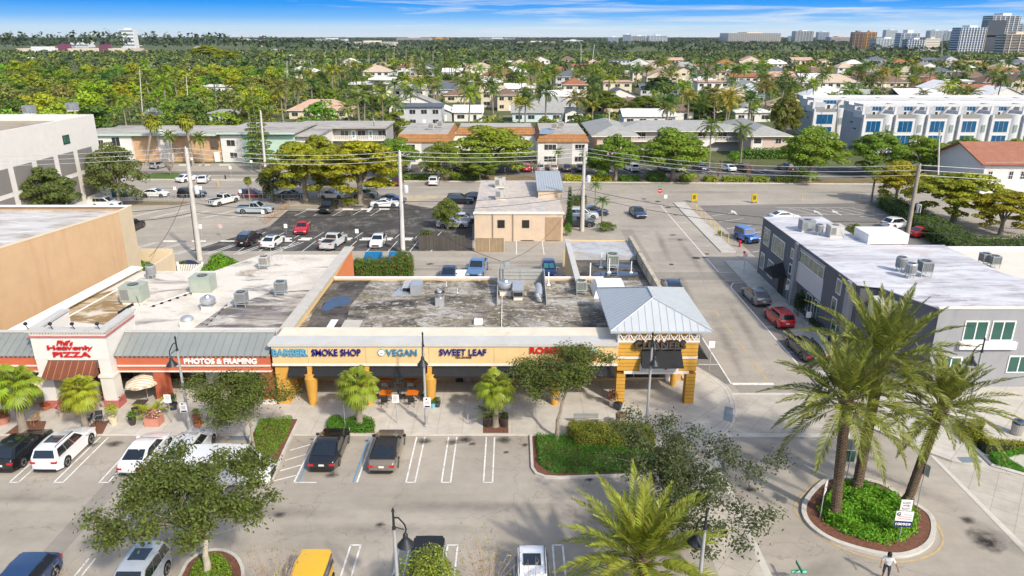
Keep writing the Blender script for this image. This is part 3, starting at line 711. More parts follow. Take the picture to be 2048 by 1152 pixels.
def palm(kind,pos,H,col,label,group=None,name=None,lean=None,rz=None,sc=None):
 mk,h0=PALMS[kind];s=H/h0 if sc is None else sc
 t=spawn(('palm',kind),mk,pos,rnd.uniform(0,6.28)if rz is None else rz,label,group,None,s)
 paint(t,col)
 t.rotation_euler[0],t.rotation_euler[1]=lean or(0,0)
 if name:t.name=name
 return t
def inpoly(P,poly):
 x,y=P[:,0],P[:,1];ins=np.zeros(len(P),bool);n=len(poly)
 for i in range(n):
  x1,y1=poly[i][:2];x2,y2=poly[(i+1)%n][:2]
  c=((y1>y)!=(y2>y))&(x<(x2-x1)*(y-y1)/((y2-y1)or 1e-9)+x1);ins^=c
 return ins
def scatter(poly,n):
 a=np.array([p[:2]for p in poly]);lo,hi=a.min(0),a.max(0);out=np.zeros((0,2))
 while len(out)<n:
  c=nr.uniform(lo,hi,(n*2,2));out=np.vstack([out,c[inpoly(c,poly)]])
 return out[:n]
def hedge_leaves(poly,z0,z1,n,size,rough=.12):
 """leaves over the top and the sides of a clipped mass of shrubs"""
 ed=[(poly[i],poly[(i+1)%len(poly)])for i in range(len(poly))]
 ln=np.array([math.dist(a[:2],b[:2])for a,b in ed]);a2=np.array([p[:2]for p in poly]);area=abs(np.sum(a2[:,0]*np.roll(a2[:,1],-1)-np.roll(a2[:,0],-1)*a2[:,1]))/2
 nside=int(n*ln.sum()*(z1-z0)/(ln.sum()*(z1-z0)+area));ntop=n-nside
 T=scatter(poly,max(ntop,1));lump=.5+.5*np.sin(T[:,0]*3.1+1.3*np.sin(T[:,1]*2.3))*np.cos(T[:,1]*2.7)
 P1=np.column_stack([T,np.full(len(T),z1)+nr.normal(0,rough*.5,len(T))+(lump-.5)*rough*1.6]);N1=unit(nr.normal(0,.55,(len(T),3))+np.array([0,0,1.0]))
 k=nr.choice(len(ed),nside,p=ln/ln.sum());t=nr.random(nside)
 A=np.array([e[0][:2]for e in ed])[k];B=np.array([e[1][:2]for e in ed])[k];cen=a2.mean(0)
 S=A+(B-A)*t[:,None];d=np.column_stack([(B-A)[:,1],-(B-A)[:,0]]);sg=np.sign(np.sum(d*(S-cen),1));d=d*sg[:,None];d=d/np.maximum(np.linalg.norm(d,axis=1,keepdims=True),1e-6)
 S=S+d*(nr.normal(0,rough*.6,nside)+.3*rough*np.sin(S[:,0]*4+S[:,1]*3))[:,None]
 P2=np.column_stack([S,z0+(z1-z0)*nr.random(nside)]);N2=unit(np.column_stack([d,np.full(nside,.35)])+nr.normal(0,.5,(nside,3)))
 return leaf_arrays(np.vstack([P1,P2]),np.vstack([N1,N2]),size)
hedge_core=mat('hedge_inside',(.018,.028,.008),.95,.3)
def hedge(name,poly,z0,z1,n,size,col,label,cat='hedge',group=None,rough=.12,kind=None,accents=None):
 c=np.mean([p[:2]for p in poly],0);t=thing(name,label,cat,(c[0],c[1],z0),group)if kind is None else None
 V,Q=hedge_leaves(poly,z0,z1,n,size,rough);col=[x*(1.75 if kind else 1.35)for x in col]
 o=link('foliage'if t else name,npmesh('foliage',V,Q,[leaf_m]),t);o.color=c4(col)
 if t is None:tag(o,label,cat,group,kind);return o
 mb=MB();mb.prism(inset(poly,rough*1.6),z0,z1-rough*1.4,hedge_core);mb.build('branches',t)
 if accents:
  V,Q=hedge_leaves(poly,z0+.2,z1+.03,accents[0],accents[1],rough*1.3);b=link('blossom',npmesh('blossom',V,Q,[leaf_m]),t);b.color=c4(accents[2])
 return t
def shrub(pos,R_,H,n,size,col,label,cat='shrub',group=None,name='shrub',blobs=9,seed=1,stem=True,acc=None):
 t=thing(name,label,cat,pos,group);r_=np.random.default_rng(seed);B=[]
 for i in range(blobs):
  a=i*2.4;q=math.sqrt((i+.5)/blobs);s=R_*r_.uniform(.35,.5)
  B.append(((pos[0]+math.cos(a)*q*R_*.65,pos[1]+math.sin(a)*q*R_*.65,pos[2]+H*(.35+.35*(1-q)+r_.uniform(-.08,.08))),(s,s,H*r_.uniform(.26,.36))))
 o=make_crown('foliage',B,n,size,t);o.color=c4(col)
 if acc:
  b=make_crown('blossom',B,acc[0],acc[1],t,shell=.04);b.color=c4(acc[2])
 if stem:
  mb=MB()
  for i in range(4):
   a=i*1.57+.4;mb.tube([(pos[0],pos[1],pos[2]-.02),(pos[0]+math.cos(a)*R_*.45,pos[1]+math.sin(a)*R_*.45,pos[2]+H*.6)],[R_*.06,R_*.02],bark,5)
  mb.build('stem',t)
 return t
def oak(pos,H,W2,col,label,seed,n=9000,lsize=.085,group=None,off=(0,0),rt=.16,clear=.32,dens=1.0,spread=1.0,barkm=None,name='street_tree',sig=.42,flat=1.0):
 q=random.Random(seed);t=thing(name,label,'tree',pos,group);mb=MB();tips=[]
 def grow(p,d,L_,r_,lev):
  steps=3;pts=[p];rr=[r_]
  for i in range(steps):
   d=(d+Vector((q.uniform(-.22,.22),q.uniform(-.22,.22),q.uniform(-.06,.16)))).normalized();pts.append(pts[-1]+d*L_/steps);rr.append(r_*(1-.45*(i+1)/steps))
  mb.tube(pts,rr,barkm or bark,7 if lev<2 else 4,cap=False)
  if lev>=2:tips.extend([(pts[-1],1.0),(pts[2],.7)])
  if lev>=3:return
  nb=5 if lev==0 else q.choice((3,4))
  for i in range(nb):
   a=i*2*math.pi/nb+q.uniform(-.5,.5);el=q.uniform(.15,.85)if lev else q.uniform(.25,1.0)
   b=Vector((math.cos(a)*math.cos(el)*spread,math.sin(a)*math.cos(el)*spread,math.sin(el)))+d*.35
   k=q.choice((2,3))if i else 3
   grow(pts[k],b.normalized(),L_*q.uniform(.58,.80)if lev else W2*q.uniform(.42,.62),rr[k]*q.uniform(.5,.68),lev+1)
 base=Vector((0,0,-.05));top=Vector((off[0]*.25,off[1]*.25,H*clear))
 mb.tube([base,base.lerp(top,.5)+Vector((.04,.02,0)),top],[rt*1.25,rt,rt*.85],barkm or bark,10)
 grow(top-Vector((0,0,.05)),Vector((off[0]*.12,off[1]*.12,1)).normalized(),H*.26,rt*.8,0)
 T=np.array([tuple(p)for p,_ in tips]);wt=np.array([x for _,x in tips])
 lo,hi=np.percentile(T,2,axis=0),np.percentile(T,98,axis=0)
 sx=2*W2/(hi[0]-lo[0]+1.4*sig);sz=(H-H*clear-.5*sig)/max(.5,hi[2]-H*clear)
 for i,v in enumerate(mb.v):
  if v[2]>H*clear:f=min(1,(v[2]-H*clear)/(.25*H));mb.v[i]=(v[0]*(1+(sx-1)*f)+off[0]*f,v[1]*(1+(sx-1)*f)+off[1]*f,H*clear+(v[2]-H*clear)*sz)
 f=np.clip((T[:,2:3]-H*clear)/(.25*H),0,1);T=np.hstack([T[:,:2]*(1+(sx-1)*f)+np.array(off)*f,H*clear+(T[:,2:3]-H*clear)*sz])
 mb.v=[(v[0]+pos[0],v[1]+pos[1],v[2]+pos[2])for v in mb.v];mb.build('trunk',t,50)
 keep=nr.random(len(T))<dens;T,wt=T[keep],wt[keep]
 k=nr.choice(len(T),n,p=wt/wt.sum());off3=nr.normal(0,sig,(n,3))*np.array([1,1,.62*flat]);P=T[k]+off3+np.array(pos)
 Nm=unit(off3*.8+nr.normal(0,.5,(n,3))+np.array([0,0,.7]));P[:,2]=np.maximum(P[:,2],pos[2]+.5)
 V,Q=leaf_arrays(P,Nm,lsize,.5);o=link('crown',npmesh('crown',V,Q,[leaf_m]),t);o.color=c4(col)
 return t
def twiggy(pos,R_,H,label,seed,group=None,col=(.30,.22,.17),leafcol=None,n=0,name='bare_shrub',cat='shrub',stems=26):
 q=random.Random(seed);t=thing(name,label,cat,pos,group);mb=MB();tips=[]
 mt=mat('twig_%d'%int(col[0]*100),col,.9,.2)
 for i in range(stems):
  a=q.uniform(0,6.28);rr=R_*math.sqrt(q.random());p=Vector((pos[0],pos[1],pos[2]+H*.12));e=Vector((pos[0]+math.cos(a)*rr,pos[1]+math.sin(a)*rr,pos[2]+H*q.uniform(.65,1.0)))
  m_=p.lerp(e,.5)+Vector((q.uniform(-.1,.1),q.uniform(-.1,.1),H*.08));mb.tube([p,m_,e],[.022,.014,.004],mt,4,cap=False);tips.append(e)
  for j in range(5):
   s=p.lerp(e,q.uniform(.45,.95));d=Vector((q.uniform(-1,1),q.uniform(-1,1),q.uniform(.2,1.2))).normalized();mb.tube([s,s+d*R_*q.uniform(.2,.4)],[.009,.003],mt,3,cap=False);tips.append(s+d*R_*.3)
 mb.tube([(pos[0],pos[1],pos[2]-.05),(pos[0],pos[1],pos[2]+H*.14)],[.06,.05],mt,6);mb.build('stem',t)
 if n:
  T=np.array([tuple(x)for x in tips]);k=nr.integers(0,len(T),n);P=T[k]+nr.normal(0,.10,(n,3));V,Q=leaf_arrays(P,unit(nr.normal(size=(n,3))+np.array([0,0,.6])),.055,.5)
  o=link('foliage',npmesh('foliage',V,Q,[leaf_m]),t);o.color=c4(leafcol)
 return t
GREEN,DGREEN,LGREEN,YGREEN,OLIVE,GOLD=(.062,.105,.016),(.030,.060,.014),(.11,.17,.018),(.16,.19,.014),(.085,.10,.022),(.23,.19,.012)
PALMG,PALMY,PALMD=(.085,.13,.022),(.21,.23,.02),(.05,.085,.02)
SHOPG=(.19,.23,.022)
def struct(name,mb,smooth=None):return tag(mb.build(name,None,smooth),kind='structure')
asp_light=asphalt('asphalt_aged',(.345,.308,.258),stain=(.13,.12,.105),samt=.35)
asp_street=asphalt('asphalt_street',(.335,.30,.253),stain=(.16,.15,.13),samt=.3)
asp_dark=asphalt('asphalt_sealed',(.066,.062,.058),.50,stain=(.24,.225,.195),samt=.75)
asp_mid=asphalt('asphalt_mid',(.19,.175,.155),stain=(.09,.08,.075),samt=.5)
soil=mat('garden_soil',(.095,.105,.035),.95,.35,.05,stain=(.05,.09,.02),stain_amt=.7,stain_scale=.06)
pav=brick('paving_panels',(.50,.465,.405),(.47,.435,.375),(.33,.30,.255),1.5,1.5,.022,rot=(0,0,R(45)),offset=0,bump=.15)
walk=brick('pavement_panels',(.50,.465,.41),(.475,.44,.385),(.34,.31,.27),1.8,5.0,.02,rot=(0,0,0),offset=0,bump=.1)
cross=brick('crossing_panels',(.44,.40,.34),(.415,.375,.32),(.30,.27,.225),1.35,1.35,.018,rot=(0,0,R(38)),offset=0)
tact=mat('tactile_pad',(.17,.21,.24),.8,.15,8,bump=.5,bscale=60)
def K(x,d=0.0):return 140.7-.034*x+d
def kband(d0,d1,xa=-140,xb=140):return[(xa,K(xa,d0)),(xb,K(xb,d0)),(xb,K(xb,d1)),(xa,K(xa,d1))]
mb=MB();mb.box(-9000,9000,-60,16000,-3,-.06,soil);struct('ground',mb)
mb=MB();mb.sheet([(-140,-40),(120,-40),(120,146),(-140,146)],0,asp_light);struct('parking_lot',mb)
mb=MB();mb.sheet([(-140,122.5),(140,122.5),(140,K(140)),(-140,K(-140))],.004,asp_street);mb.sheet([(14.9,53.5),(27.0,53.5),(27.0,122.45),(14.9,122.45)],.004,asp_street);struct('road',mb)
mb=MB();mb.sheet([g(412,520)[:2],g(540,452)[:2],g(575,421)[:2],g(716,421)[:2],g(760,406)[:2],g(800,406)[:2],g(945,430)[:2],g(945,502)[:2],g(380,502)[:2]][1:],.004,asp_dark)
mb.sheet(kband(9.8,19.5,-34,100),.004,asp_dark);struct('dark_asphalt',mb)
mb=MB();mb.sheet([(31.5,86),(66,86),(66,122.4),(31.5,120)],.005,asp_mid);mb.sheet(kband(6.0,9.8),.006,asp_mid);mb.sheet([(-90,146.5),(-47,146.5),(-46,163),(-90,163)],.002,asp_light);mb.sheet([(18.1,53.7),(14.9,53.7),(14.9,66),(18.1,66)],.008,asp_mid);mb.sheet([(24.9,48),(26.9,48),(26.9,80),(24.9,80)],.008,asp_mid);struct('worn_asphalt',mb)
CORN=[(-60,45.5),(14.6,45.5)]
cpx=[(1400,739),(1435,760),(1456,776),(1465,790),(1472,808),(1474,825),(1468,846),(1451,868),(1426,889),(1400,908),(1384,921)]
corner=[g(u,v)[:2]for u,v in cpx]
walkpoly=[(-60,45.5),(2.2,45.5),(12.9,43.2)]+[p for p in corner[::-1]]+[(14.9,58),(14.9,84),(14.2,84),(14.2,54),(-60,54)]
mb=MB();mb.prism(walkpoly,0,.14,kerb_m,walk);struct('pavement',mb)
mb=MB();mb.sheet([(8.6,45.7),(12.7,43.7)]+inset(corner,0)[::-1][0:0]+[(p[0]-.45,p[1]+(.15 if i<4 else-.1))for i,p in enumerate(corner[::-1])]+[(14.2,53.4),(8.6,53.4)],.144,pav);struct('corner_paving',mb)
mb=MB();mb.tube([(p[0]-.16,p[1],.145)for p in corner],.012,mat('joint',(.2,.18,.15),.9),4);mb.tube([(p[0]-.5,p[1],.145)for p in corner],.010,MATS['joint'],4);struct('kerb_joint',mb)
mb=MB()
mb.sheet([g(1450,812,.15)[:2],g(1467,816,.15)[:2],g(1464,845,.15)[:2],g(1446,840,.15)[:2]],.15,tact)
mb.sheet([g(1331,904,.15)[:2],g(1378,905,.15)[:2],g(1382,916,.15)[:2],g(1335,916,.15)[:2]],.15,tact)
mb.sheet([g(1711,831,.15)[:2],g(1735,845,.15)[:2],g(1722,852,.15)[:2],g(1700,840,.15)[:2]],.15,tact)
mb.sheet([g(1913,914,.15)[:2],g(1955,914,.15)[:2],g(1965,925,.15)[:2],g(1925,925,.15)[:2]],.15,tact);mb.sheet([(-20.1,44.9),(-17.0,44.9),(-17.0,45.45),(-20.1,45.45)],.012,tact);struct('tactile_pad',mb)
band=mat('crossing_border',(.52,.49,.43),.85,.1)
mb=MB();c1=[g(1466,786)[:2],g(1640,786)[:2],g(1655,872)[:2],g(1448,872)[:2]];mb.sheet(c1,.012,cross)
for a,b in(((1462,786),(1630,790)),((1450,867),(1700,875))):mb.sheet([g(a[0],a[1])[:2],g(b[0],a[1])[:2],g(b[0],b[1])[:2],g(a[0]-2,b[1])[:2]],.017,band)
c2=[g(1384,921)[:2],g(1424,894)[:2],g(1548,1160)[:2],g(1440,1160)[:2],g(1380,1010)[:2]];mb.sheet(c2,.012,cross)
mb.sheet([g(1416,899)[:2],g(1424,894)[:2],g(1548,1160)[:2],g(1533,1160)[:2]],.017,band)
c3=[g(1858,909)[:2],g(1904,925)[:2],g(2060,958)[:2],g(2140,1200)[:2]];mb.sheet(c3,.012,cross)
mb.sheet([g(1858,909)[:2],g(1868,912)[:2],g(2150,1190)[:2],g(2130,1190)[:2]],.017,band);struct('crossing',mb)
ppx=[(1612,745),(1650,790),(1700,838),(1782,877),(1836,900),(1904,925),(2048,957),(2120,972)]
plaza=[g(u,v)[:2]for u,v in ppx]
mb=MB();mb.prism(plaza+[(60,42),(60,53),(29.7,53),(29.7,88),(26.9,88),(26.9,56)],0,.14,kerb_m,pav);struct('plaza',mb)
mb=MB();mb.prism([(27.6,92),(29.6,92),(29.6,122),(27.6,122)],0,.12,kerb_m,concrete);mb.prism(kband(0,.3),0,.16,kerb_m);struct('kerb',mb)
verge=mat('verge',(.20,.15,.085),.95,.25,.4,stain=(.09,.10,.03),stain_amt=.5,stain_scale=.25)
mb=MB();mb.prism(kband(.3,6.0,-45,140),0,.12,verge);struct('verge',mb)
grassm=mat('lawn',(.075,.125,.018),.9,.25,.8,bump=.5,bscale=30)
mb=MB();mb.prism([g(305,347)[:2],g(358,347)[:2],g(358,358)[:2],g(290,358)[:2]],0,.16,grassm);mb.prism([(-120,123.2),(-55,123.2),(-56,120.5),(-120,118)],0,.05,verge);mb.sheet([(-9,128.2),(-33,128.2),(-38,119.5),(-24,119.5)],.01,mat('sand',(.42,.35,.25),.95,.2,.5));struct('lawn',mb)
mk=MB()
def line(a,b,w_,z=.014,m=line_paint):
 a,b=Vector(a[:2]),Vector(b[:2]);d=(b-a).normalized();s=Vector((-d.y,d.x))*w_/2
 mk.sheet([a-s,b-s,b+s,a+s],z,m)
def gl(a,b,w_=.11,m=line_paint,z=.014):line(g(*a),g(*b),w_,z,m)
for u in(28,117,207.5,297.5,821,892,976):
 X=g(u,965)[0]
 for s in(-.29,.29):line((X+s,39.75),(X+s,45.3),.1)
 line((X-.34,39.75),(X+.34,39.75),.1)
for u in(588,714):
 X=g(u,965)[0];line((X,39.75),(X,45.3),.11);line((X+(.25 if u<600 else-.25),39.75),(X+(.25 if u<600 else-.25),45.2),.1,.014,blue_line)
line((-13.9,39.75),(-12.5,39.75),.1)
for a,b in(((548,962),(592,951)),((560,942),(603,930)),((570,921),(612,909)),((580,901),(622,889))):gl(a,b)
for u in(705,805,903,1117):
 X=g(u,1111)[0]
 for s in(-.28,.28):line((X+s,33.7),(X+s,28.2),.1)
 line((X-.33,33.7),(X+.33,33.7),.1)
for s in(0,.65):line(g(178+s*20,1117),(g(150+s*20,1152)[0],30),.1)
line((18.02,53.66),(18.02,63.3),.12);line((24.9,56),(24.9,78),.12);line((25.0,83.4),(25.1,120.1),.12);line((18.1,53.66),(21.5,53.66),.38)
for y in(60,66):line((24.9,y),(26.8,y),.1)
line((24.9,78),(25.6,79.5),.1);line((25.6,79.5),(26.8,79.5),.1);line((23.1,120.2),(27.7,120.2),.12);line((24.9,95),(26.8,95),.1);line((25.0,83.4),(26.8,83.4),.1);line((25,108),(26.8,108),.1);line((16.2,57.4),(18,57.4),.1)
for a,b in((54.2,58.2),(59.5,62.5),(64.5,66.8),(69,70.5)):line((21.15,a),(21.15,b),.15,.014,yellow_line)
for u,v in((340,519),(412,503),(468,500)):pass
for i in range(7):
 X0=-62+i*4.1;line((X0,116.5),(X0-3.1,111.2),.17,.014);line((X0+.6,116.5),(X0-2.5,111.2),.17,.014)
for i in range(6):
 X0=-49.5+i*4.0;line((X0,97),(X0-2.9,91),.16,.014);line((X0+.6,97),(X0-2.3,91),.16,.014)
 if i<5:mk.box(X0+1.0,X0+2.9,97.3,97.5,.008,.11,white_paint)
for i in range(11):
 X0=-36.5+i*2.85
 if X0<-8:line((X0,99.0),(X0+.55,102.6),.11);line((X0+.1,92.3),(X0+.6,97.6),.11);mk.box(X0+.9,X0+2.5,98.0,98.22,.008,.12,white_paint);mk.box(X0+1.1,X0+2.6,98.75,98.97,.008,.12,white_paint)
for i in range(5):
 X0=-34.5+i*3.0;line((X0,112.6),(X0+.9,117.0),.11);mk.box(X0+.6,X0+2.3,117.0,117.25,.008,.12,white_paint)
gl((735,424),(748,410),.5)
for i in range(7):mk.box(-78+i*4.4,-75.6+i*4.4,160.2,160.5,.01,.13,white_paint)
for X0 in(4.2,7.6,0.6):line((X0,91.0),(X0,97.5),.11)
mk.box(1.2,3.0,97.6,97.85,.01,.13,white_paint);mk.box(4.6,6.6,97.6,97.85,.01,.13,white_paint)
for i in range(13):X0=-31+i*2.95;line((X0,K(X0,11)),(X0,K(X0,17)),.15)
for i in range(16):X0=15.5+i*3.1;line((X0,K(X0,11)),(X0-1.8,K(X0,16.5)),.15)
for i in range(7):line((31.8,88+i*4.1),(36.3,90.3+i*4.1),.11)
for i in range(7):line((55+i*.9,112-i*4),(60+i*.9,113.8-i*4),.11)
for i in range(6):line((46+i*2.1,118.0),(48.6+i*2.1,113.5),.11)
line((44,113.6),(58,113.6),.11);line((44,118.3),(57,118.3),.13)
for X0,s in((36.0,1),(49.5,-1),(52.5,-1)):mk.add([(X0-.12,113,.014),(X0+.12,113,.014),(X0+.12,115,.014),(X0+.5,115,.014),(X0,116.6,.014),(X0-.5,115,.014),(X0-.12,115,.014)],[tuple(range(7))],line_paint)
struct('road_marking',mk)
mb=MB()
for u,v,r_ in((1392,516,.55),(1414,508,.3),(1343,529,.3),(1336,415,.5),(1288,398,.4),(1316,403,.5)):p=g(u,v);mb.lathe([(r_,.012),(r_,.02)],mat('iron',(.05,.045,.04),.8,.2),14,(p[0],p[1],0))
struct('manhole',mb)
def stainmat(name,col,amt,sc):
 m,N,L,b=newmat(name);b.inputs['Base Color'].default_value=c4(col);b.inputs['Roughness'].default_value=.85;out=N['Material Output']
 at_=N.new('ShaderNodeAttribute');at_.attribute_name='edge';tc=N.new('ShaderNodeTexCoord');n=N.new('ShaderNodeTexNoise');n.inputs['Scale'].default_value=sc;n.inputs['Detail'].default_value=7;n.inputs['Roughness'].default_value=.7;L.new(tc.outputs['Object'],n.inputs[0])
 mu=N.new('ShaderNodeMath');mu.operation='MULTIPLY';L.new(at_.outputs['Fac'],mu.inputs[0]);L.new(n.outputs[0],mu.inputs[1]);mr=N.new('ShaderNodeMapRange');mr.inputs[1].default_value=.12;mr.inputs[2].default_value=.5;mr.inputs[4].default_value=amt;L.new(mu.outputs[0],mr.inputs[0])
 tr=N.new('ShaderNodeBsdfTransparent');ms=N.new('ShaderNodeMixShader');L.new(mr.outputs[0],ms.inputs[0]);L.new(tr.outputs[0],ms.inputs[1]);L.new(b.outputs[0],ms.inputs[2]);L.new(ms.outputs[0],out.inputs[0]);return m
oil,tyre=stainmat('oil_drip',(.035,.03,.026),.85,2.4),stainmat('tyre_mark',(.14,.13,.12),.26,.7)
def blot(name,items,m,z):
 V,Fc,W_=[],[],[]
 for cx,cy,rx,ry,a in items:
  k=len(V);V.append((cx,cy,z));W_.append(1.0);n=14
  for i in range(n):t=2*math.pi*i/n;e=rnd.uniform(.8,1.15);x,y=rx*e*math.cos(t),ry*e*math.sin(t);V.append((cx+x*math.cos(a)-y*math.sin(a),cy+x*math.sin(a)+y*math.cos(a),z));W_.append(0.0)
  Fc+=[(k,k+1+i,k+1+(i+1)%n)for i in range(n)]
 me=bpy.data.meshes.new(name);me.from_pydata(V,[],Fc);me.materials.append(m);at_=me.attributes.new('edge','FLOAT','POINT');at_.data.foreach_set('value',W_);me.update();tag(link(name,me),kind='structure')
L_=[]
for u,v,r_ in((848,883,.9),(905,885,.8),(945,888,.5),(1012,905,.35),(1008,880,.9),(930,880,1.0),(665,950,.7),(228,888,.9),(185,890,.6),(1050,890,.5),(760,1050,.5),(560,1030,.6),(1180,960,.5),(1500,980,.6),(1440,940,.7),(1960,1075,1.4),(1985,1090,1.3),(1935,1040,.7),(1345,470,.9),(1360,480,.8),(1352,430,.8),(1410,515,.7),(1390,640,.5),(1620,560,.8),(700,520,.8),(860,528,.9)):q=g(u,v);L_.append((q[0],q[1],r_,r_*.8,.3))
for u,v in((300,700),):pass
blot('oil_stain',L_,oil,.021)
T_=[(X0,Y0,9+rnd.uniform(-3,5),.8+rnd.uniform(0,.9),rnd.uniform(-.04,.04))for X0,Y0 in((-30,38),(-14,36.6),(-3,37.2),(6,36),(-22,35.4),(-8,35),(-38,36.5),(12,38))]+[(X0,Y0,12,.9,1.5+rnd.uniform(-.05,.05))for X0,Y0 in((20,62),(22.8,66),(19.6,78),(23.2,90),(20.6,96))]+[(x,y,5,1.3,a)for x,y,a in((15.5,40.5,.9),(17.5,43.5,.5),(13,34,1.2),(25.5,39,-.8),(28,34,-1.0),(21,45.8,.1),(16,31.5,.3))]+[(X0,132+rnd.uniform(-4,4),16,1.4,0)for X0 in(-60,-30,5,34,60)]+[(X0,86,9,.9,0)for X0 in(-20,-8,4,-34)]
blot('tyre_mark',T_,tyre,.024)
mb=MB()
for x0,x1,y0,y1 in((15.2,25,80.5,83.5),(18.2,24.8,50.6,53.4),(-26,-24.8,30,44),(-12,-2.5,84.2,85.2),(16,17.8,88,104),(22,24.6,98,99.2),(-5,9,86.8,88.2)):mb.sheet([(x0,y0),(x1,y0),(x1,y1),(x0,y1)],.0085,asphalt('asphalt_patch',(.27,.245,.21),crack=False))
struct('paving_patch',mb)
def island(name,poly,kerb_w=.18,h=.15):
 inn=inset(poly,kerb_w);n=len(poly);mb=MB()
 a=sum(poly[i][0]*poly[(i+1)%n][1]-poly[(i+1)%n][0]*poly[i][1]for i in range(n))
 P=poly if a>0 else poly[::-1]
 for i in range(n):
  j=(i+1)%n
  mb.quad((*P[i],0),(*P[j],0),(*P[j],h),(*P[i],h),kerb_m);mb.quad((*P[i],h),(*P[j],h),(*inn[j],h),(*inn[i],h),kerb_m);mb.quad((*inn[j],.05),(*inn[i],.05),(*inn[i],h),(*inn[j],h),kerb_m)
 struct(name,mb)
 mb=MB();mb.sheet(inn,h-.04,mulch);struct('planting_soil',mb);return inn
I1=[(1.25,45.45),(1.25,41.3),(1.5,40.6),(2.1,40.2),(3.0,40.1),(8.2,40.4),(10.9,41.4),(11.2,42.2),(10.6,43.6),(9.9,45.45)]
in1=island('kerb_ring',I1)
gc1=[(1.75,45.2),(1.85,41.7),(2.4,40.9),(3.2,40.6),(8.0,40.75),(10.4,41.7),(10.5,42.4),(9.6,43.2),(4.5,43.6),(3.6,45.0)]
hedge('ground_cover',gc1,.1,.40,15000,.05,(.040,.105,.012),'low deep green ground cover filling the kerbed bed before the corner tower',None,None,.10,'stuff')
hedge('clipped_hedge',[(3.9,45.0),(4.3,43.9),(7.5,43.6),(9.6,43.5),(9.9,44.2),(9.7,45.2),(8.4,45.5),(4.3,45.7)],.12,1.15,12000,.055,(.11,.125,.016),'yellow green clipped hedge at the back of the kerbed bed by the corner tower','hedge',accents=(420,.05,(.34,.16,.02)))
I2=[g(490,925)[:2],g(502,870)[:2],g(520,840)[:2],g(602,840)[:2],g(583,880)[:2],g(548,958)[:2],g(530,965)[:2],g(500,955)[:2]]
in2=island('kerb_ring',I2,.18,.22)
hedge('ground_cover',[g(505,915)[:2],g(520,850)[:2],g(585,842)[:2],g(572,880)[:2],g(530,935)[:2]],.16,.50,5200,.05,(.075,.14,.012),'bright green ground cover in the wedge bed beside the access aisle',None,None,.10,'stuff')
I3=smooth_closed([g(355,1160),g(375,1125),g(410,1104),g(450,1102),g(480,1120),g(490,1160),(-13.5,28),(-17.5,28)],4)
in3=island('kerb_ring',I3)
hedge('ground_cover',inset(I3,.75),.1,.42,7000,.055,(.085,.135,.012),'yellow green ground cover ringed by kerb under the big foreground tree',None,None,.12,'stuff')
I4=[g(655,866,.14)[:2],g(655,838,.14)[:2],g(745,838,.14)[:2],g(750,866,.14)[:2]]
mb=MB();mb.sheet(I4,.147,mulch);mb.sheet([g(966,866,.14)[:2],g(966,826,.14)[:2],g(1016,826,.14)[:2],g(1017,866,.14)[:2]],.147,mulch)
mb.sheet([g(10,868,.14)[:2],g(45,842,.14)[:2],g(93,842,.14)[:2],g(85,868,.14)[:2]],.147,mulch);mb.sheet([g(160,868,.14)[:2],g(190,842,.14)[:2],g(218,842,.14)[:2],g(205,868,.14)[:2]],.147,mulch);struct('tree_pit',mb)
for a,b,d in((656,690,'left'),(694,747,'right')):
 hedge('clipped_shrub',smooth_closed([g(a,862,.14),g(a+2,846,.14),g((a+b)/2,840,.14),g(b-2,846,.14),g(b,862,.14),g((a+b)/2,866,.14)],4),.14,.55,2600,.05,(.055,.13,.012),'low clipped green shrub at the foot of the shaggy fan palm, %s half'%d,'shrub','clipped shrubs under the fan palm',.09)
kp=[(1603,1014),(1613,1049),(1661,1084),(1748,1111),(1811,1116),(1858,1096),(1872,1064),(1861,1030),(1811,998),(1761,968),(1698,956),(1656,958),(1626,979)]
ring=smooth_closed([g(*p)for p in kp],5)
in5=island('kerb_ring',ring,.28,.17)
yp=[(1587,1011),(1598,1034),(1636,1071),(1711,1109),(1798,1126),(1868,1109),(1888,1076),(1861,1030),(1815,994),(1765,964),(1700,951),(1648,955),(1618,975)]
yr=smooth_closed([g(*p)for p in yp],5);yi=inset(yr,.13)
mb=MB()
for i in range(len(yr)):
 j=(i+1)%len(yr);mb.sheet([yr[i],yr[j],yi[j],yi[i]][::1],.014,yellow_line)
struct('yellow_ring_line',mb)
GR=[(0.055,.125,.010),(.075,.15,.012)]
hedge('ground_cover',inset(ring,1.25),.12,.60,17000,.085,(.070,.15,.010),'bright green leafy planting under the three date palms of the roundabout',None,None,.26,'stuff')
hp=[g(1942,880,.14)[:2],g(1965,858,.14)[:2],(32,46.2),(32,43.9),g(2052,905,.14)[:2],g(1972,905,.14)[:2]]
hedge('clipped_hedge',hp,.14,.95,9000,.055,(.15,.15,.012),'yellow green clipped hedge at the edge of the right plaza','hedge')
hedge('ground_cover',[g(1978,915,.14)[:2],g(2052,906,.14)[:2],(33,42.4),(33,41.5),g(2052,948,.14)[:2],g(1993,934,.14)[:2]],.14,.5,6500,.05,(.05,.12,.012),'deep green ground cover below the plaza hedge',None,None,.1,'stuff')
kb=MB();pts=[g(1936,884,.14),g(1984,932,.14),g(2056,953,.14)]
kb.tube([(p[0],p[1],.2)for p in pts],.13,kerb_m,4);struct('bed_kerb',kb)
yel=mat('yellow_stucco',(.58,.31,.055),.8,.07,1.2,stain=(.42,.24,.07),stain_amt=.1,stain_scale=.6,bump=.1,streak=True)
yel_board=brick('yellow_boards',(.60,.33,.055),(.57,.305,.05),(.30,.15,.02),40,.30,.022,bump=.4)
cream=mat('cream_stucco',(.66,.47,.23),.8,.06,1.0,stain=(.50,.36,.19),stain_amt=.1,stain_scale=.7,streak=True)
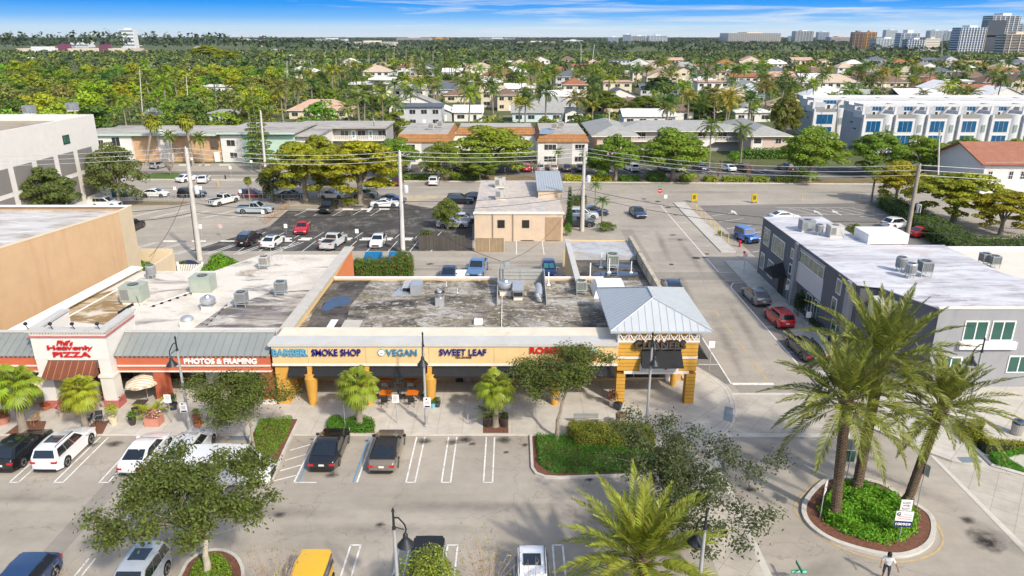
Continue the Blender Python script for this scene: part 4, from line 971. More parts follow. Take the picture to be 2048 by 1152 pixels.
membrane=mat('cream_membrane',(.66,.58,.46),.8,.08,.8,stain=(.42,.35,.26),stain_amt=.2,stain_scale=.5)
cap_m=mat('cap_flashing',(.50,.485,.455),.6,.08,.6,metal=.0,stain=(.34,.32,.29),stain_amt=.2,stain_scale=.7)
off_white=mat('off_white',(.72,.66,.57),.7,.06)
aw_black=mat('black_canvas',(.016,.016,.018),.85,.15,3)
store_glass=glassmat('store_glass',(.022,.024,.026),.06)
seam_roof=mat('seam_metal',(.40,.43,.45),.42,.05,.6,metal=.1)
seam_green=mat('seam_metal_old',(.29,.31,.29),.45,.08,.5,metal=.3)
def roof_mat(name,base,spots,rough=.9,amp=.14):
 """weathered flat roof: layered noise stains of several colours, plus wet patches"""
 m,N,L,b=newmat(name);b.inputs['Specular IOR Level'].default_value=.3
 tc=N.new('ShaderNodeTexCoord');last=None
 fine=N.new('ShaderNodeTexNoise');fine.inputs['Scale'].default_value=5.5;fine.inputs['Detail'].default_value=10;fine.inputs['Roughness'].default_value=.8;L.new(tc.outputs['Object'],fine.inputs[0])
 fr=N.new('ShaderNodeMapRange');fr.inputs[1].default_value=.3;fr.inputs[2].default_value=.7;fr.inputs[3].default_value=1-amp;fr.inputs[4].default_value=1+amp;L.new(fine.outputs[0],fr.inputs[0])
 sc=N.new('ShaderNodeVectorMath');sc.operation='SCALE';sc.inputs[0].default_value=base;L.new(fr.outputs[0],sc.inputs['Scale']);last=sc.outputs[0]
 for i,(col,s,lo,hi,amt,st)in enumerate(spots):
  mp=N.new('ShaderNodeMapping');mp.inputs['Location'].default_value=(i*7.3,i*3.1,i*5);mp.inputs['Scale'].default_value=(st,1,1);L.new(tc.outputs['Object'],mp.inputs[0])
  n=N.new('ShaderNodeTexNoise');n.inputs['Scale'].default_value=s;n.inputs['Detail'].default_value=9;n.inputs['Roughness'].default_value=.68;n.inputs['Distortion'].default_value=.7;L.new(mp.outputs[0],n.inputs[0])
  r_=N.new('ShaderNodeMapRange');r_.inputs[1].default_value=lo-.07;r_.inputs[2].default_value=hi-.06;r_.inputs[4].default_value=amt;L.new(n.outputs[0],r_.inputs[0])
  mx=N.new('ShaderNodeMix');mx.data_type='RGBA';mx.inputs[7].default_value=c4(col);L.new(r_.outputs[0],mx.inputs[0]);L.new(last,mx.inputs[6]);last=mx.outputs[2]
 b.inputs['Roughness'].default_value=rough;L.new(last,b.inputs['Base Color']);MATS[name]=m;return m
gravel_roof=roof_mat('gravel_roof',(.25,.215,.17),[((.095,.08,.06),.20,.50,.62,.8,1),((.42,.39,.35),.34,.56,.66,.85,.55),((.17,.14,.05),.55,.58,.68,.65,1),((.04,.036,.032),.30,.62,.69,.9,.6),((.03,.028,.026),3.2,.60,.66,.7,.8),((.52,.50,.47),2.3,.62,.68,.75,.7)],amp=.5)
tar_roof=roof_mat('tar_roof',(.075,.065,.058),[((.20,.18,.155),.5,.5,.66,.6,1),((.025,.022,.02),.35,.55,.68,.8,1),((.40,.39,.37),1.1,.66,.74,.6,1)],amp=.35)
white_roof=roof_mat('white_roof',(.62,.575,.51),[((.42,.37,.30),.22,.56,.72,.6,1),((.22,.14,.055),.26,.655,.74,.8,.6),((.09,.085,.09),.40,.63,.72,.7,.35)])
stained_roof=roof_mat('stained_roof',(.40,.36,.31),[((.07,.07,.085),.50,.45,.58,.85,.35),((.24,.15,.05),.45,.60,.70,.5,1),((.62,.57,.50),.6,.57,.68,.8,.4)])
bluewhite_roof=roof_mat('bluewhite_roof',(.53,.53,.55),[((.30,.29,.32),.7,.52,.66,.7,.25),((.20,.15,.17),.9,.60,.70,.65,.22),((.52,.33,.27),.22,.68,.74,.4,.6),((.66,.66,.67),.5,.54,.66,.5,.4)],.75)
old_flat=roof_mat('old_flat_roof',(.36,.335,.30),[((.16,.15,.145),.22,.58,.70,.6,.6),((.50,.47,.43),.4,.55,.7,.6,.5)])
water=mat('rain_puddle',(.012,.03,.075),.04,.4,.8,spec=1.0)
S=thing('shop_building','yellow shops with a dark gravel roof and a corner tower under a metal hip roof','building',(-2,50,0))
FY=49.8
mb=MB()
xs=[-18.05,-15.35,-11.0,-6.25,-1.35,3.3,7.97]
for a,b in zip(xs[:-1],xs[1:]):mb.box(a+.012,b-.012,FY,FY+.30,3.66,5.08,cream)
mb.box(-18.03,7.95,FY+.02,FY+.28,3.67,5.07,mat('joint_dark',(.20,.13,.06),.9));mb.build('fascia',S)
mb=MB();mb.box(-18.1,7.97,FY-.04,FY+.32,3.47,3.655,off_white);mb.build('drip_trim',S)
mb=MB();mb.box(-18.25,7.97,FY-.10,FY+.0,5.085,5.30,cap_m);mb.box(-18.25,7.97,FY+.0,51.3,5.085,5.298,cap_m);mb.build('coping',S)
mb=MB();mb.box(-18.0,7.97,51.3,53.0,4.0,5.295,membrane);mb.box(-17.2,-15.6,53.0,54.6,4.31,4.36,white_paint);mb.build('roof_curb',S)
mb=MB();mb.prism([(-18.0,53.0),(8.0,53.0),(8.0,57),(14.0,57),(14.0,67.6),(-18.0,67.6)],4.0,4.30,gravel_roof);mb.build('roof',S)
mb=MB();mb.prism([g(612,655,4.31)[:2],g(655,560,4.31)[:2],g(742,560,4.31)[:2],g(700,612,4.31)[:2],g(690,655,4.31)[:2]],4.30,4.306,tar_roof)
mb.box(-15.3,-14.7,54.6,57.1,4.31,4.33,white_paint);mb.box(-14.1,-12.6,54.6,57.0,4.31,4.335,concrete);mb.build('roof_patch',S)
mb=MB();mb.sheet(smooth_closed([g(u,v,4.315)for u,v in((648,606),(668,596),(690,592),(702,600),(690,610),(668,614),(655,622),(644,618))],4),4.314,water);tag(mb.build('rain_puddle',S),kind='stuff')
mb=MB()
mb.box(-18.25,-17.55,51.3,76.6,0,5.02,cream);mb.build('party_wall',S)
mb=MB();mb.slab((-18.4,53.2,5.17),(-17.35,53.2,5.17),(-17.35,76.7,5.17),(-18.4,76.7,5.17),.14,concrete);mb.build('party_coping',S)
mb=MB();mb.slab((-17.54,76.4,0),(-17.54,67.7,0),(-17.54,67.7,4.35),(-17.54,76.4,5.0),.02,mat('orange_stucco',(.62,.20,.075),.8,.06));mb.build('orange_wall',S)
mb=MB();mb.box(-17.5,9.0,67.6,67.9,0,4.5,cream);mb.box(-17.5,9.0,67.55,67.95,4.5,4.6,white_paint);mb.build('back_wall',S)
mb=MB();mb.box(-18.0,13.9,54.0,54.3,0,4.0,mat('arcade_wall',(.52,.34,.14),.8,.08));mb.box(-18.0,7.9,FY+.3,54.0,3.47,3.62,off_white);mb.build('wall',S)
for i,(a,b)in enumerate(((-17.6,-15.8),(-15.2,-11.5),(-10.7,-6.6),(-5.9,-1.7),(-1.0,3.0),(3.6,7.6))):
 mb=MB();mb.box(a,b,53.93,53.99,.55,2.85,store_glass)
 o=mb.build('shop_window',S);mb=MB()
 k=3 if b-a>2.5 else 2
 for j in range(k+1):x=a+(b-a)*j/k;mb.box(x-.03,x+.03,53.90,53.995,.50,2.9,off_white if i>1 else black_metal)
 mb.box(a,b,53.895,53.99,2.86,2.92,off_white);mb.box(a,b,53.88,53.99,.45,.54,off_white);mb.build('frame',o)
for x in(-15.35,-11.0,-6.25,-1.35,3.3):
 x+=0
 mb=MB();mb.lathe([(.30,.14),(.32,.5),(.50,2.35),(.52,2.42),(.50,2.46),(.52,2.56),(.50,2.62),(.52,2.80)],yel,20,(x,50.02,0));mb.box(x-.17,x+.17,49.85,50.2,2.8,3.47,yel);mb.build('column',S,40)
mb=MB();mb.add([(-18.0,50.0,.14),(-17.15,50.0,.14),(-17.15,54,.14),(-18.0,54,.14),(-18.0,50.0,3.47),(-16.95,50.0,3.47),(-16.95,54,3.47),(-18.0,54,3.47)],[(0,1,5,4),(1,2,6,5),(3,0,4,7)],yel);mb.build('end_pier',S)
for a,b in((-16.9,-15.6),(-15.05,-11.3),(-10.75,-6.55),(-5.95,-1.65),(-1.05,3.0),(3.6,7.7)):
 mb=MB();mb.slab((a-.08,49.62,2.70),(b+.08,49.62,2.70),(b,50.08,3.46),(a,50.08,3.46),.03,aw_black)
 mb.box(a-.08,b+.08,49.61,49.63,2.55,2.70,aw_black)
 mb.add([(a-.08,49.62,2.70),(a,50.08,3.46),(a,50.08,2.70)],[(0,1,2)],aw_black);mb.add([(b+.08,49.62,2.70),(b,50.08,3.46),(b,50.08,2.70)],[(2,1,0)],aw_black);mb.build('awning',S)
mb=MB();TX0,TX1,TY0,TY1=7.98,14.0,50.0,58.5
mb.box(TX0,8.65,TY0,TY0+.75,.14,2.72,yel_board);mb.box(13.3,TX1,TY0,TY0+.75,.14,2.72,yel_board);mb.box(TX0,TX1,TY0,TY0+.74,2.95,5.30,yel_board)
mb.box(TX0,TX0+.5,TY0+.75,TY1,3.62,5.30,yel_board);mb.box(13.45,TX1,TY0+.75,TY1,2.95,5.30,yel_board);mb.box(13.45,TX1,54.3,TY1,0,2.95,yel_board);mb.box(13.45,TX1,TY0+.75,TY1,2.72,2.94,off_white)
mb.box(TX0+.35,TX1-.35,TY0+.35,TY1-.3,5.3,6.15,yel);mb.build('tower_wall',S)
mb=MB();mb.box(8.5,13.45,TY0-.06,TY0+.76,2.72,2.94,off_white);mb.box(TX0-.05,9.72,TY0-.05,TY0,3.96,4.14,off_white);mb.box(12.85,TX1+.05,TY0-.05,TY0,3.96,4.14,off_white);mb.box(TX1,TX1+.05,TY0-.05,TY1,3.96,4.14,off_white)
mb.box(TX0-.06,TX1+.06,TY0-.06,TY0+.3,5.31,5.45,off_white);mb.box(TX1-.3,TX1+.06,TY0+.3,TY1,5.31,5.45,off_white);mb.box(TX0-.06,TX0+.3,TY0+.3,TY1,5.31,5.45,off_white);mb.build('trim',S)
mb=MB();n=8
for i in range(n):
 x0=TX0+(TX1-TX0)*i/n;x1=TX0+(TX1-TX0)*(i+1)/n;xm=(x0+x1)/2;y=TY0-.01
 mb.tube([(x0,y,5.46),(x0,y,6.14)],.045,white_paint,4);mb.tube([(x0,y,6.12),(xm,y,5.48)],.042,white_paint,4);mb.tube([(xm,y,5.48),(x1,y,6.12)],.042,white_paint,4);mb.tube([(x0,y,5.48),(xm,y,5.8),(x1,y,5.48)],.018,white_paint,4)
for s,x in((0,TX0),(1,TX1)):
 for i in range(9):
  y0=TY0+i*.94;mb.tube([(x,y0,6.12),(x,y0+.47,5.48),(x,y0+.94,6.12)],.03,white_paint,4);mb.tube([(x,y0,5.46),(x,y0,6.14)],.035,white_paint,4)
mb.build('truss',S)
EX0,EX1,EY0,EY1,EZ=7.32,14.95,49.78,59.6,6.28;RX,RY0,RY1,RZ=10.75,51.95,54.4,8.15
mb=MB();e0,e1,e2,e3=(EX0,EY0,EZ),(EX1,EY0,EZ),(EX1,EY1,EZ),(EX0,EY1,EZ);r0,r1=(RX,RY0,RZ),(RX,RY1,RZ)
mb.add([e0,e1,r0],[(0,1,2)],seam_roof);mb.quad(e1,e2,r1,r0,seam_roof);mb.add([e2,e3,r1],[(0,1,2)],seam_roof);mb.quad(e3,e0,r0,r1,seam_roof)
for a,b in((e0,e1),(e1,e2),(e2,e3),(e3,e0)):mb.quad((a[0],a[1],EZ-.16),(b[0],b[1],EZ-.16),b,a,seam_roof)
mb.quad(*[(p[0],p[1],EZ-.15)for p in(e3,e2,e1,e0)],off_white)
def rib(a,b,r_=.022):mb.tube([a,b],r_,seam_roof,4,cap=False)
def onface(A,B,t):return tuple(A[i]+(B[i]-A[i])*t for i in range(3))
for i in range(1,14):
 t=i/14;x=EX0+(EX1-EX0)*t;tr=(RX-EX0)/(EX1-EX0);k=t/tr if t<tr else(1-t)/(1-tr);rib((x,EY0,EZ+.02),(x,EY0+(RY0-EY0)*k,EZ+(RZ-EZ)*k+.02))
for i in range(1,19):
 y=EY0+(EY1-EY0)*i/19;k=1.0
 if y<RY0:k=(y-EY0)/(RY0-EY0)
 elif y>RY1:k=(EY1-y)/(EY1-RY1)
 for xe in(EX0,EX1):rib((xe,y,EZ+.02),(xe+(RX-xe)*k,y,EZ+(RZ-EZ)*k+.02))
for a,b in((e0,r0),(e1,r0),(e2,r1),(e3,r1),(r0,r1)):mb.tube([(a[0],a[1],a[2]+.03),(b[0],b[1],b[2]+.03)],.055,seam_roof,6)
mb.build('hip_roof',S)
mb=MB();mb.slab((9.7,49.15,3.55),(12.85,49.15,3.55),(12.7,49.97,4.78),(9.75,49.97,4.78),.03,aw_black);mb.add([(9.7,49.15,3.55),(9.75,49.97,4.78),(9.75,49.97,3.55)],[(0,1,2)],aw_black);mb.add([(12.85,49.15,3.55),(12.7,49.97,4.78),(12.7,49.97,3.55)],[(2,1,0)],aw_black);mb.box(9.7,12.75,49.85,49.98,4.80,4.90,galv);mb.build('awning',S)
mb=MB();mb.slab((15.15,51.0,3.45),(15.15,53.6,3.45),(14.07,53.5,4.7),(14.07,51.1,4.7),.03,aw_black);mb.add([(15.15,51.0,3.45),(14.07,51.1,4.7),(14.07,51.1,3.45)],[(0,1,2)],aw_black);mb.build('awning',S)
mb=MB();mb.box(8.75,12.6,53.9,53.985,.5,2.6,store_glass);o=mb.build('shop_window',S);mb=MB()
for x in(8.75,10.0,11.3,12.6):mb.box(x-.035,x+.035,53.88,53.99,.45,2.65,galv)
mb.box(8.7,12.65,53.87,53.99,.38,.46,off_white);mb.build('frame',o)
mb=MB();mb.box(12.66,13.3,53.9,53.99,.16,2.5,white_paint);mb.build('door',S)
mb=MB();mb.lathe([(.26,.14),(.26,2.72)],yel,16,(13.1,53.2,0));mb.build('column',S,40)
mb=MB();mb.box(6.15,6.5,64.2,80.5,0,4.85,cream);mb.box(6.5,13.2,80.2,80.5,0,4.85,cream);mb.build('wing_wall',S)
stone=mat('stained_render',(.44,.38,.29),.9,.15,.8,stain=(.12,.11,.10),stain_amt=.5,stain_scale=.7,streak=True)
mb=MB();mb.box(13.35,13.75,58.5,80.5,0,5.35,stone);mb.build('street_parapet',S)
for k in range(7):
 mb=MB();y=60+k*2.9;mb.box(13.30,13.349,y,y+1.5,4.45,5.15,mat('wall_panel',(.52,.43,.30),.9,.2));mb.build('parapet_panel',S)
mb=MB();mb.box(6.5,13.35,74.5,80.2,4.2,4.80,roof_mat('wing_membrane',(.42,.43,.45),[((.30,.22,.10),.5,.60,.70,.7,.6),((.28,.28,.29),.4,.55,.7,.6,1)]));mb.box(6.05,6.6,64.1,80.5,4.86,4.98,cap_m);mb.build('wing_roof',S)
mb=MB();mb.box(6.5,13.35,67.6,74.5,4.0,4.29,tar_roof);mb.build('lower_roof',S)
mb=MB();mb.sheet(smooth_closed([(8.2,69.8),(10.5,70.6),(12.9,70.2),(12.6,69.4),(10.4,69.0),(8.4,69.2)],4),4.296,water);mb.sheet(smooth_closed([(8.6,72.8),(9.6,73.3),(12.2,72.9),(12.4,72.0),(10.2,72.1)],4),4.296,water);tag(mb.build('rain_puddle',S),kind='stuff')
mb=MB();mb.box(13.2,13.9,80.5,85.2,0,1.9,white_paint);mb.box(6.2,12.4,84.9,85.2,0,2.1,mat('tan_wall',(.55,.42,.25),.8,.06));mb.box(12.4,13.2,84.9,85.2,0,2.1,mat('brown_wall',(.16,.12,.08),.8,.1));w_=tag(mb.build('garden_wall'),'cream and white garden wall closing the yard at the end of the yellow shops','wall')
sg_blue,sg_navy,sg_teal=mat('sign_pale_blue',(.12,.33,.46),.4,.08),mat('sign_navy',(.012,.012,.16),.4,.1),mat('sign_teal',(.02,.20,.38),.4,.12)
def px_x(u,Y,v):return at(u,v,Y)[0]
def sign_text(body,u0,u1,v_base,v_top,Y,m,label,back=None,**k):
 x0,x1=at(u0,v_base,Y)[0],at(u1,v_base,Y)[0];z0,z1=at(u0,v_base,Y)[2],at(u0,v_top,Y)[2]
 t=thing('shop_sign',label,'sign',((x0+x1)/2,Y,z0))if label else None
 o=text(body,t,'lettering',m,((x0+x1)/2,Y,z0),z1-z0,x1-x0,**k)
 return t or o
s_=sign_text('BARBER',546,612,712.5,699,FY-.07,sg_blue,'BARBER sign in pale blue letters on the cream fascia',ext=.05,bold=.022)
text('BARBER',s_,'letter_return',sg_teal,(s_.location.x+.015,FY-.03,s_.location.z-.03),.60,None,ext=.02,bold=.05)
sign_text('SMOKE SHOP',624,722,712,698.5,FY-.07,sg_navy,'SMOKE SHOP sign in navy block letters',ext=.06,bold=.006)
s_=sign_text('VEGAN',773,834,712,699,FY-.07,sg_teal,'VEGAN sign in teal letters with a round white badge',ext=.06,bold=.006)
mb=MB();p=at(763,705,FY-.05);mb.lathe([(.26,-.05),(.28,.03)],mat('badge_teal',(.1,.3,.33),.5),24,p,'y');mb.lathe([(.235,-.075),(.235,-.04)],white_paint,24,p,'y');b_=mb.build('badge',s_);text('vegan',b_,'badge_text',sg_teal,(p[0],p[1]-.08,p[2]-.12),.09,.26,ext=.004)
s_=sign_text('SWEET LEAF',879,973,711,698.5,FY-.07,sg_navy,'SWEET LEAF TEA LOUNGE sign in navy and brown letters',ext=.06,bold=.006)
text('TEA LOUNGE',s_,'small_lettering',mat('sign_brown',(.10,.02,.015),.5),(at(927,716.5,FY)[0],FY-.05,at(927,716.5,FY)[2]),.17,1.22,ext=.02,bold=.02)
sg_red=mat('sign_red',(.50,.015,.02),.4,.1)
s_=sign_text("ROSSETTO'S",1060,1172,707,694.5,FY-.07,sg_red,'red ROSSETTO\'S italian gourmet market sign with a red oval panel, partly behind a tree',ext=.05,bold=.02)
mb=MB();p=at(1157,714,FY-.03);pts=[]
for k in range(24):
 a=2*math.pi*k/24;cx=1.15 if math.cos(a)>0 else-1.15;pts.append((p[0]+cx+.25*math.cos(a),p[2]+.25*math.sin(a)))
mb.add([(x,FY-.06,z)for x,z in pts]+[(x,FY-.005,z)for x,z in pts],[tuple(range(24))[::-1]]+[(k,(k+1)%24,24+(k+1)%24,24+k)for k in range(24)],sg_red);pn=mb.build('oval_panel',s_)
text('ITALIAN GOURMET',pn,'panel_text',white_paint,(p[0]+.1,FY-.065,p[2]+.03),.14,2.0,ext=.006,bold=.015);text('MARKET & EATERY',pn,'panel_text',white_paint,(p[0]+.1,FY-.065,p[2]-.17),.14,2.0,ext=.006,bold=.015)
mb=MB();p=at(1185,701,FY-.05)
for k,(dx,dz,r_)in enumerate(((-.22,-.06,.14),(.22,-.06,.14),(0,.12,.16),(0,-.04,.15))):mb.lathe([(r_,-.03),(r_,.02)],mat('sign_mint',(.42,.66,.60),.5),14,(p[0]+dx,p[1]-.002*k,p[2]+dz),'y')
mb.build('mint_emblem',s_)
cl=mat('cleaners_letters',(.03,.02,.016),.5,.1);clf=mat('cleaners_face',(.085,.07,.06),.5,.15)
s_=sign_text('CLEANERS',1268,1371,697,681,TY0-.22,cl,'CLEANERS sign in dark brown letters on the yellow corner tower',ext=.14,bold=.04)
text('CLEANERS',s_,'letter_face',clf,(s_.location.x,TY0-.37,s_.location.z+.03),.54,(at(1371,690,TY0)[0]-at(1268,690,TY0)[0])*.965,ext=.004,bold=.012)
s_=thing('banner','white banner with thin script and a red round seal under the tower awning','banner',(11.2,49.9,3.0))
mb=MB();mb.box(9.68,12.62,49.90,49.94,2.98,3.62,white_paint);mb.build('sheet',s_)
mb=MB();mb.lathe([(.11,-.01),(.11,.01)],sg_red,18,(11.65,49.89,3.2),'y');mb.build('red_seal',s_);mb=MB();mb.tube([(9.8,49.89,3.2),(9.85,49.89,3.05),(10.05,49.89,3.08),(10.2,49.89,3.28)],.012,sg_navy,4);mb.build('script_stroke',s_)
s_=thing('window_sign','white window sign lettered BARBER SHOP in the dark shop front','sign',(-16.6,53.8,1.7));text('BARBER',s_,'lettering',white_paint,(-16.5,53.86,1.95),.17,.9,ext=.004,bold=.02);text('SHOP',s_,'lettering',white_paint,(-16.4,53.86,1.66),.17,.6,ext=.004,bold=.02)
s_=thing('banner','white cloth banner with grey capitals hanging in the arcade by the smoke shop','banner',(-13.0,53.3,1.2));mb=MB();mb.slab((-14.3,53.4,.95),(-12.0,53.2,1.05),(-12.0,53.2,1.85),(-14.3,53.4,1.85),.012,white_paint);mb.build('sheet',s_);text('REALEY BLUE',s_,'lettering',mat('sign_grey',(.2,.2,.22),.6),(-13.1,53.25,1.35),.2,1.7,rot=(R(90),0,R(-5)),ext=.004,bold=.02);mb=MB();mb.tube([(-14.3,53.4,1.8),(-14.9,53.6,2.2)],.012,galv,4);mb.build('cord',s_)
coral=mat('coral_stucco',(.50,.125,.060),.8,.08,1.0,stain=(.40,.10,.05),stain_amt=.1,bump=.1)
coral_brick=brick('coral_brick',(.50,.12,.06),(.43,.10,.05),(.30,.09,.05),.42,.16,.015,bump=.3)
stucco_white=mat('white_stucco',(.66,.63,.585),.8,.05,.9,stain=(.55,.52,.47),stain_amt=.1,stain_scale=.6,streak=True)
rose=mat('rose_trim',(.42,.13,.12),.7,.08)
brown_aw=brick('brown_awning',(.17,.058,.035),(.16,.055,.033),(.34,.15,.06),.52,30,.03,rot=(0,0,0),offset=0)
P=thing('shop_building','coral red shops with a white gabled pizza front and a stained white roof','building',(-30,50,0))
wr_poly=[(-40.4,52.0),(-18.3,52.0),(-18.3,76.5),(-27.6,76.5),(-30.5,70.6),(-38.6,70.6)]
mb=MB();mb.prism(wr_poly,4.0,4.3,white_roof);mb.build('roof',P)
mb=MB();mb.prism([g(388,655,4.31)[:2],g(440,620,4.31)[:2],g(540,585,4.31)[:2],g(640,578,4.31)[:2],g(575,655,4.31)[:2]],4.3,4.308,stained_roof);mb.build('roof_stain',P);mb=MB();mb.prism([g(115,640,4.31)[:2],g(160,600,4.31)[:2],g(240,575,4.31)[:2],g(262,585,4.31)[:2],g(255,625,4.31)[:2],g(215,650,4.31)[:2]],4.3,4.308,roof_mat('rusty_roof',(.50,.40,.26),[((.20,.12,.04),.5,.42,.56,.85,.5),((.65,.58,.48),.6,.55,.66,.8,.5)]));mb.build('roof_stain',P)
mb=MB();mb.slab((-40.3,52,4.9),(-39.2,52,4.75),(-37.6,70.5,4.75),(-38.7,70.5,4.9),.1,white_paint);mb.tube([(-38.4,52,4.35),(-36.8,70.4,4.35)],.06,white_paint,4);mb.build('wall_flashing',P)
mb=MB();mb.box(-60,-18.3,54.0,54.3,0,4.0,mat('shopfront_brown',(.16,.10,.065),.8,.15));mb.box(-18.35,-18.3,54.3,76.4,0,4.0,stucco_white);mb.prism([(-40.3,54.3),(-18.4,54.3),(-18.4,76.4),(-27.6,76.4),(-30.5,70.5),(-38.5,70.5)],0,3.99,stucco_white);mb.box(-60,-18.3,50.5,54,2.95,3.1,off_white);mb.build('wall',P)
for a,b in((-58,-53),(-52,-47),(-46,-41),(-40,-36.5),(-34.2,-31.2),(-29.5,-26.8),(-26.2,-23.2),(-22.6,-19.4)):
 mb=MB();mb.box(a,b,53.93,53.99,.4,2.6,store_glass);o=mb.build('shop_window',P);mb=MB()
 for j in range(4):x=a+(b-a)*j/3;mb.box(x-.04,x+.04,53.90,53.995,.35,2.65,black_metal)
 mb.build('frame',o)
def fascia(a,b):
 mb=MB();mb.box(a,b,50.0,50.4,3.45,4.18,coral);mb.box(a,b,50.03,50.4,2.96,3.34,coral);mb.build('fascia',P)
 mb=MB();mb.box(a,b,49.94,50.4,3.342,3.448,off_white);mb.box(a,b,49.96,50.4,2.86,2.958,off_white);mb.box(a,b,49.95,50.4,4.182,4.26,off_white)
 n=int((b-a)/.35)
 for i in range(n):x=a+(i+.5)*(b-a)/n;mb.box(x-.06,x+.06,49.93,50.0,4.09,4.18,off_white)
 mb.build('trim',P)
 mb=MB();mb.slab((a,49.75,4.30),(b,49.75,4.30),(b,51.75,5.34),(a,51.75,5.34),.05,seam_green);mb.box(a,b,51.75,52.0,5.0,5.40,seam_green);mb.box(a,b,51.70,52.05,5.40,5.48,cap_m);mb.box(a,b,51.8,52.0,4.3,5.0,white_paint)
 n=int((b-a)/.58)
 for i in range(n+1):x=a+(b-a)*i/n;mb.tube([(x,49.75,4.33),(x,51.75,5.37)],.02,mat('seam_rib',(.20,.22,.21),.5,metal=.3),4,cap=False)
 mb.build('metal_roof',P)
fascia(-29.9,-18.3);fascia(-62,-35.7)
for x in(-26.95,-18.75,-44,-52):
 mb=MB();mb.box(x-.42,x+.42,50.05,50.95,.5,2.86,coral_brick);mb.box(x-.48,x+.48,49.98,51.0,.14,.5,off_white);mb.build('brick_pier',P)
TX0,TX1,TY=-35.55,-30.0,49.3
mb=MB();mb.box(TX0,TX1,TY,TY+.5,4.2,6.35,stucco_white);mb.box(TX0,TX0+.45,TY+.5,53.6,4.2,6.35,stucco_white);mb.box(TX1-.45,TX1,TY+.5,53.6,4.2,6.35,stucco_white)
mb.box(TX0,TX0+1.0,TY,TY+1.0,.8,2.72,stucco_white);mb.box(TX1-1.0,TX1,TY,TY+1.0,.8,2.72,stucco_white);mb.box(TX0,TX0+.9,TY+.04,TY+1,2.94,4.2,stucco_white);mb.box(TX1-.9,TX1,TY+.04,TY+1,2.94,4.2,stucco_white);mb.build('tower_wall',P)
mb=MB();mb.box(TX0+.95,TX1-.95,TY-.05,TY-.002,4.2,4.34,off_white)
for x0,x1 in((TX0-.08,TX0+1.08),(TX1-1.08,TX1+.08)):mb.box(x0,x1,TY-.08,TY+1.08,2.72,2.94,off_white)
mb.box(TX0-.08,TX1+.08,TY-.08,TY-.002,6.0,6.12,rose);mb.box(TX1+.002,TX1+.08,TY-.002,53.6,6.0,6.12,rose)
for x0,x1 in((TX0-.06,TX0+1.06),(TX1-1.06,TX1+.06)):mb.box(x0,x1,TY-.06,TY+1.06,.14,.8,rose)
for i in range(26):x=TX0+(i+.5)*(TX1-TX0)/26;mb.box(x-.06,x+.06,TY-.10,TY-.002,6.28,6.44,off_white)
for i in range(20):y=TY+(i+.5)*4.3/20;mb.box(TX1+.002,TX1+.10,y-.06,y+.06,6.28,6.44,off_white)
mb.build('trim',P)
mb=MB();mb.box(TX0-.18,TX1+.18,TY-.18,TY+.55,6.45,6.62,cap_m);mb.box(TX0-.18,TX0+.5,TY+.55,53.7,6.45,6.62,cap_m);mb.box(TX1-.5,TX1+.18,TY+.55,53.7,6.45,6.62,cap_m);mb.build('coping',P)
mb=MB();mb.slab((-34.7,48.15,3.1),(-30.85,48.15,3.1),(-30.95,49.22,4.17),(-34.55,49.22,4.17),.03,brown_aw);mb.add([(-34.7,48.15,3.1),(-34.55,49.22,4.17),(-34.55,49.22,3.1)],[(0,1,2)],brown_aw);mb.add([(-30.85,48.15,3.1),(-30.95,49.22,4.17),(-30.95,49.22,3.1)],[(2,1,0)],brown_aw);mb.build('awning',P)
for u in(52,101,145,195):
 p=at(u,645,TY);mb=MB();mb.tube([(p[0],TY+.1,6.62),(p[0],TY-.1,7.0)],.03,black_metal,5);mb.lathe([(.04,7.0),(.13,7.06),(.15,7.18),(.05,7.26)],black_metal,8,(p[0],TY-.1,0));mb.build('spot_lamp',P)
s_=thing('shop_sign','red sign reading Phil\'s Heavenly PIZZA on the white gable front','sign',(-32.8,TY-.05,4.6))
text("Phil's",s_,'lettering',sg_red,(-33.05,TY-.07,5.38),.42,1.25,ext=.05,bold=.02,shear=.35);text('Heavenly',s_,'lettering',sg_red,(-32.72,TY-.07,4.93),.46,3.35,ext=.06,bold=.012);text('PIZZA',s_,'lettering',sg_red,(-32.7,TY-.07,4.46),.40,2.75,ext=.06,bold=.015)
sh_=mat('sign_shadow',(.13,.02,.03),.5)
pass
sign_text('PHOTOS & FRAMING',369,514,728,717,49.93,white_paint,'PHOTOS & FRAMING sign in white letters on the coral fascia',ext=.06,bold=.035)
tan=mat('tan_stucco',(.50,.335,.195),.85,.06,.7,stain=(.42,.27,.155),stain_amt=.45,stain_scale=.3,streak=True)
cream_tan=mat('cream_tan',(.62,.50,.34),.85,.06,.7)
T=thing('large_building','big tan stucco building with a plain side wall and a grey peeling flat roof','building',(-60,66,0))
zt=9.7;A_,B_,C_=g(0,497,zt)[:2],g(237,424,zt)[:2],g(262,411,zt)[:2];D_=(C_[0]-60,C_[1])
front=(A_[0]-(B_[0]-A_[0])*1.3,A_[1]-(B_[1]-A_[1])*1.3)
mb=MB();mb.slab((*front,0),(*B_,0),(*B_,zt),(*front,zt),.4,tan);mb.slab((*B_,0),(*C_,0),(*C_,zt),(*B_,zt),.4,cream_tan);mb.slab((*C_,0),(*D_,0),(*D_,zt),(*C_,zt),.4,tan);mb.build('wall',T)
mb=MB();mb.prism([(front[0]-.4,front[1]),(B_[0]-.4,B_[1]),(C_[0]-.4,C_[1]-.4),(D_[0],D_[1]-.4),(D_[0],front[1])],zt-.9,zt-.45,roof_mat('peeling_roof',(.37,.33,.28),[((.58,.57,.57),.45,.50,.62,.75,.3),((.19,.15,.12),.5,.62,.7,.5,.3),((.68,.66,.63),.8,.60,.68,.7,.25)]));mb.build('roof',T)
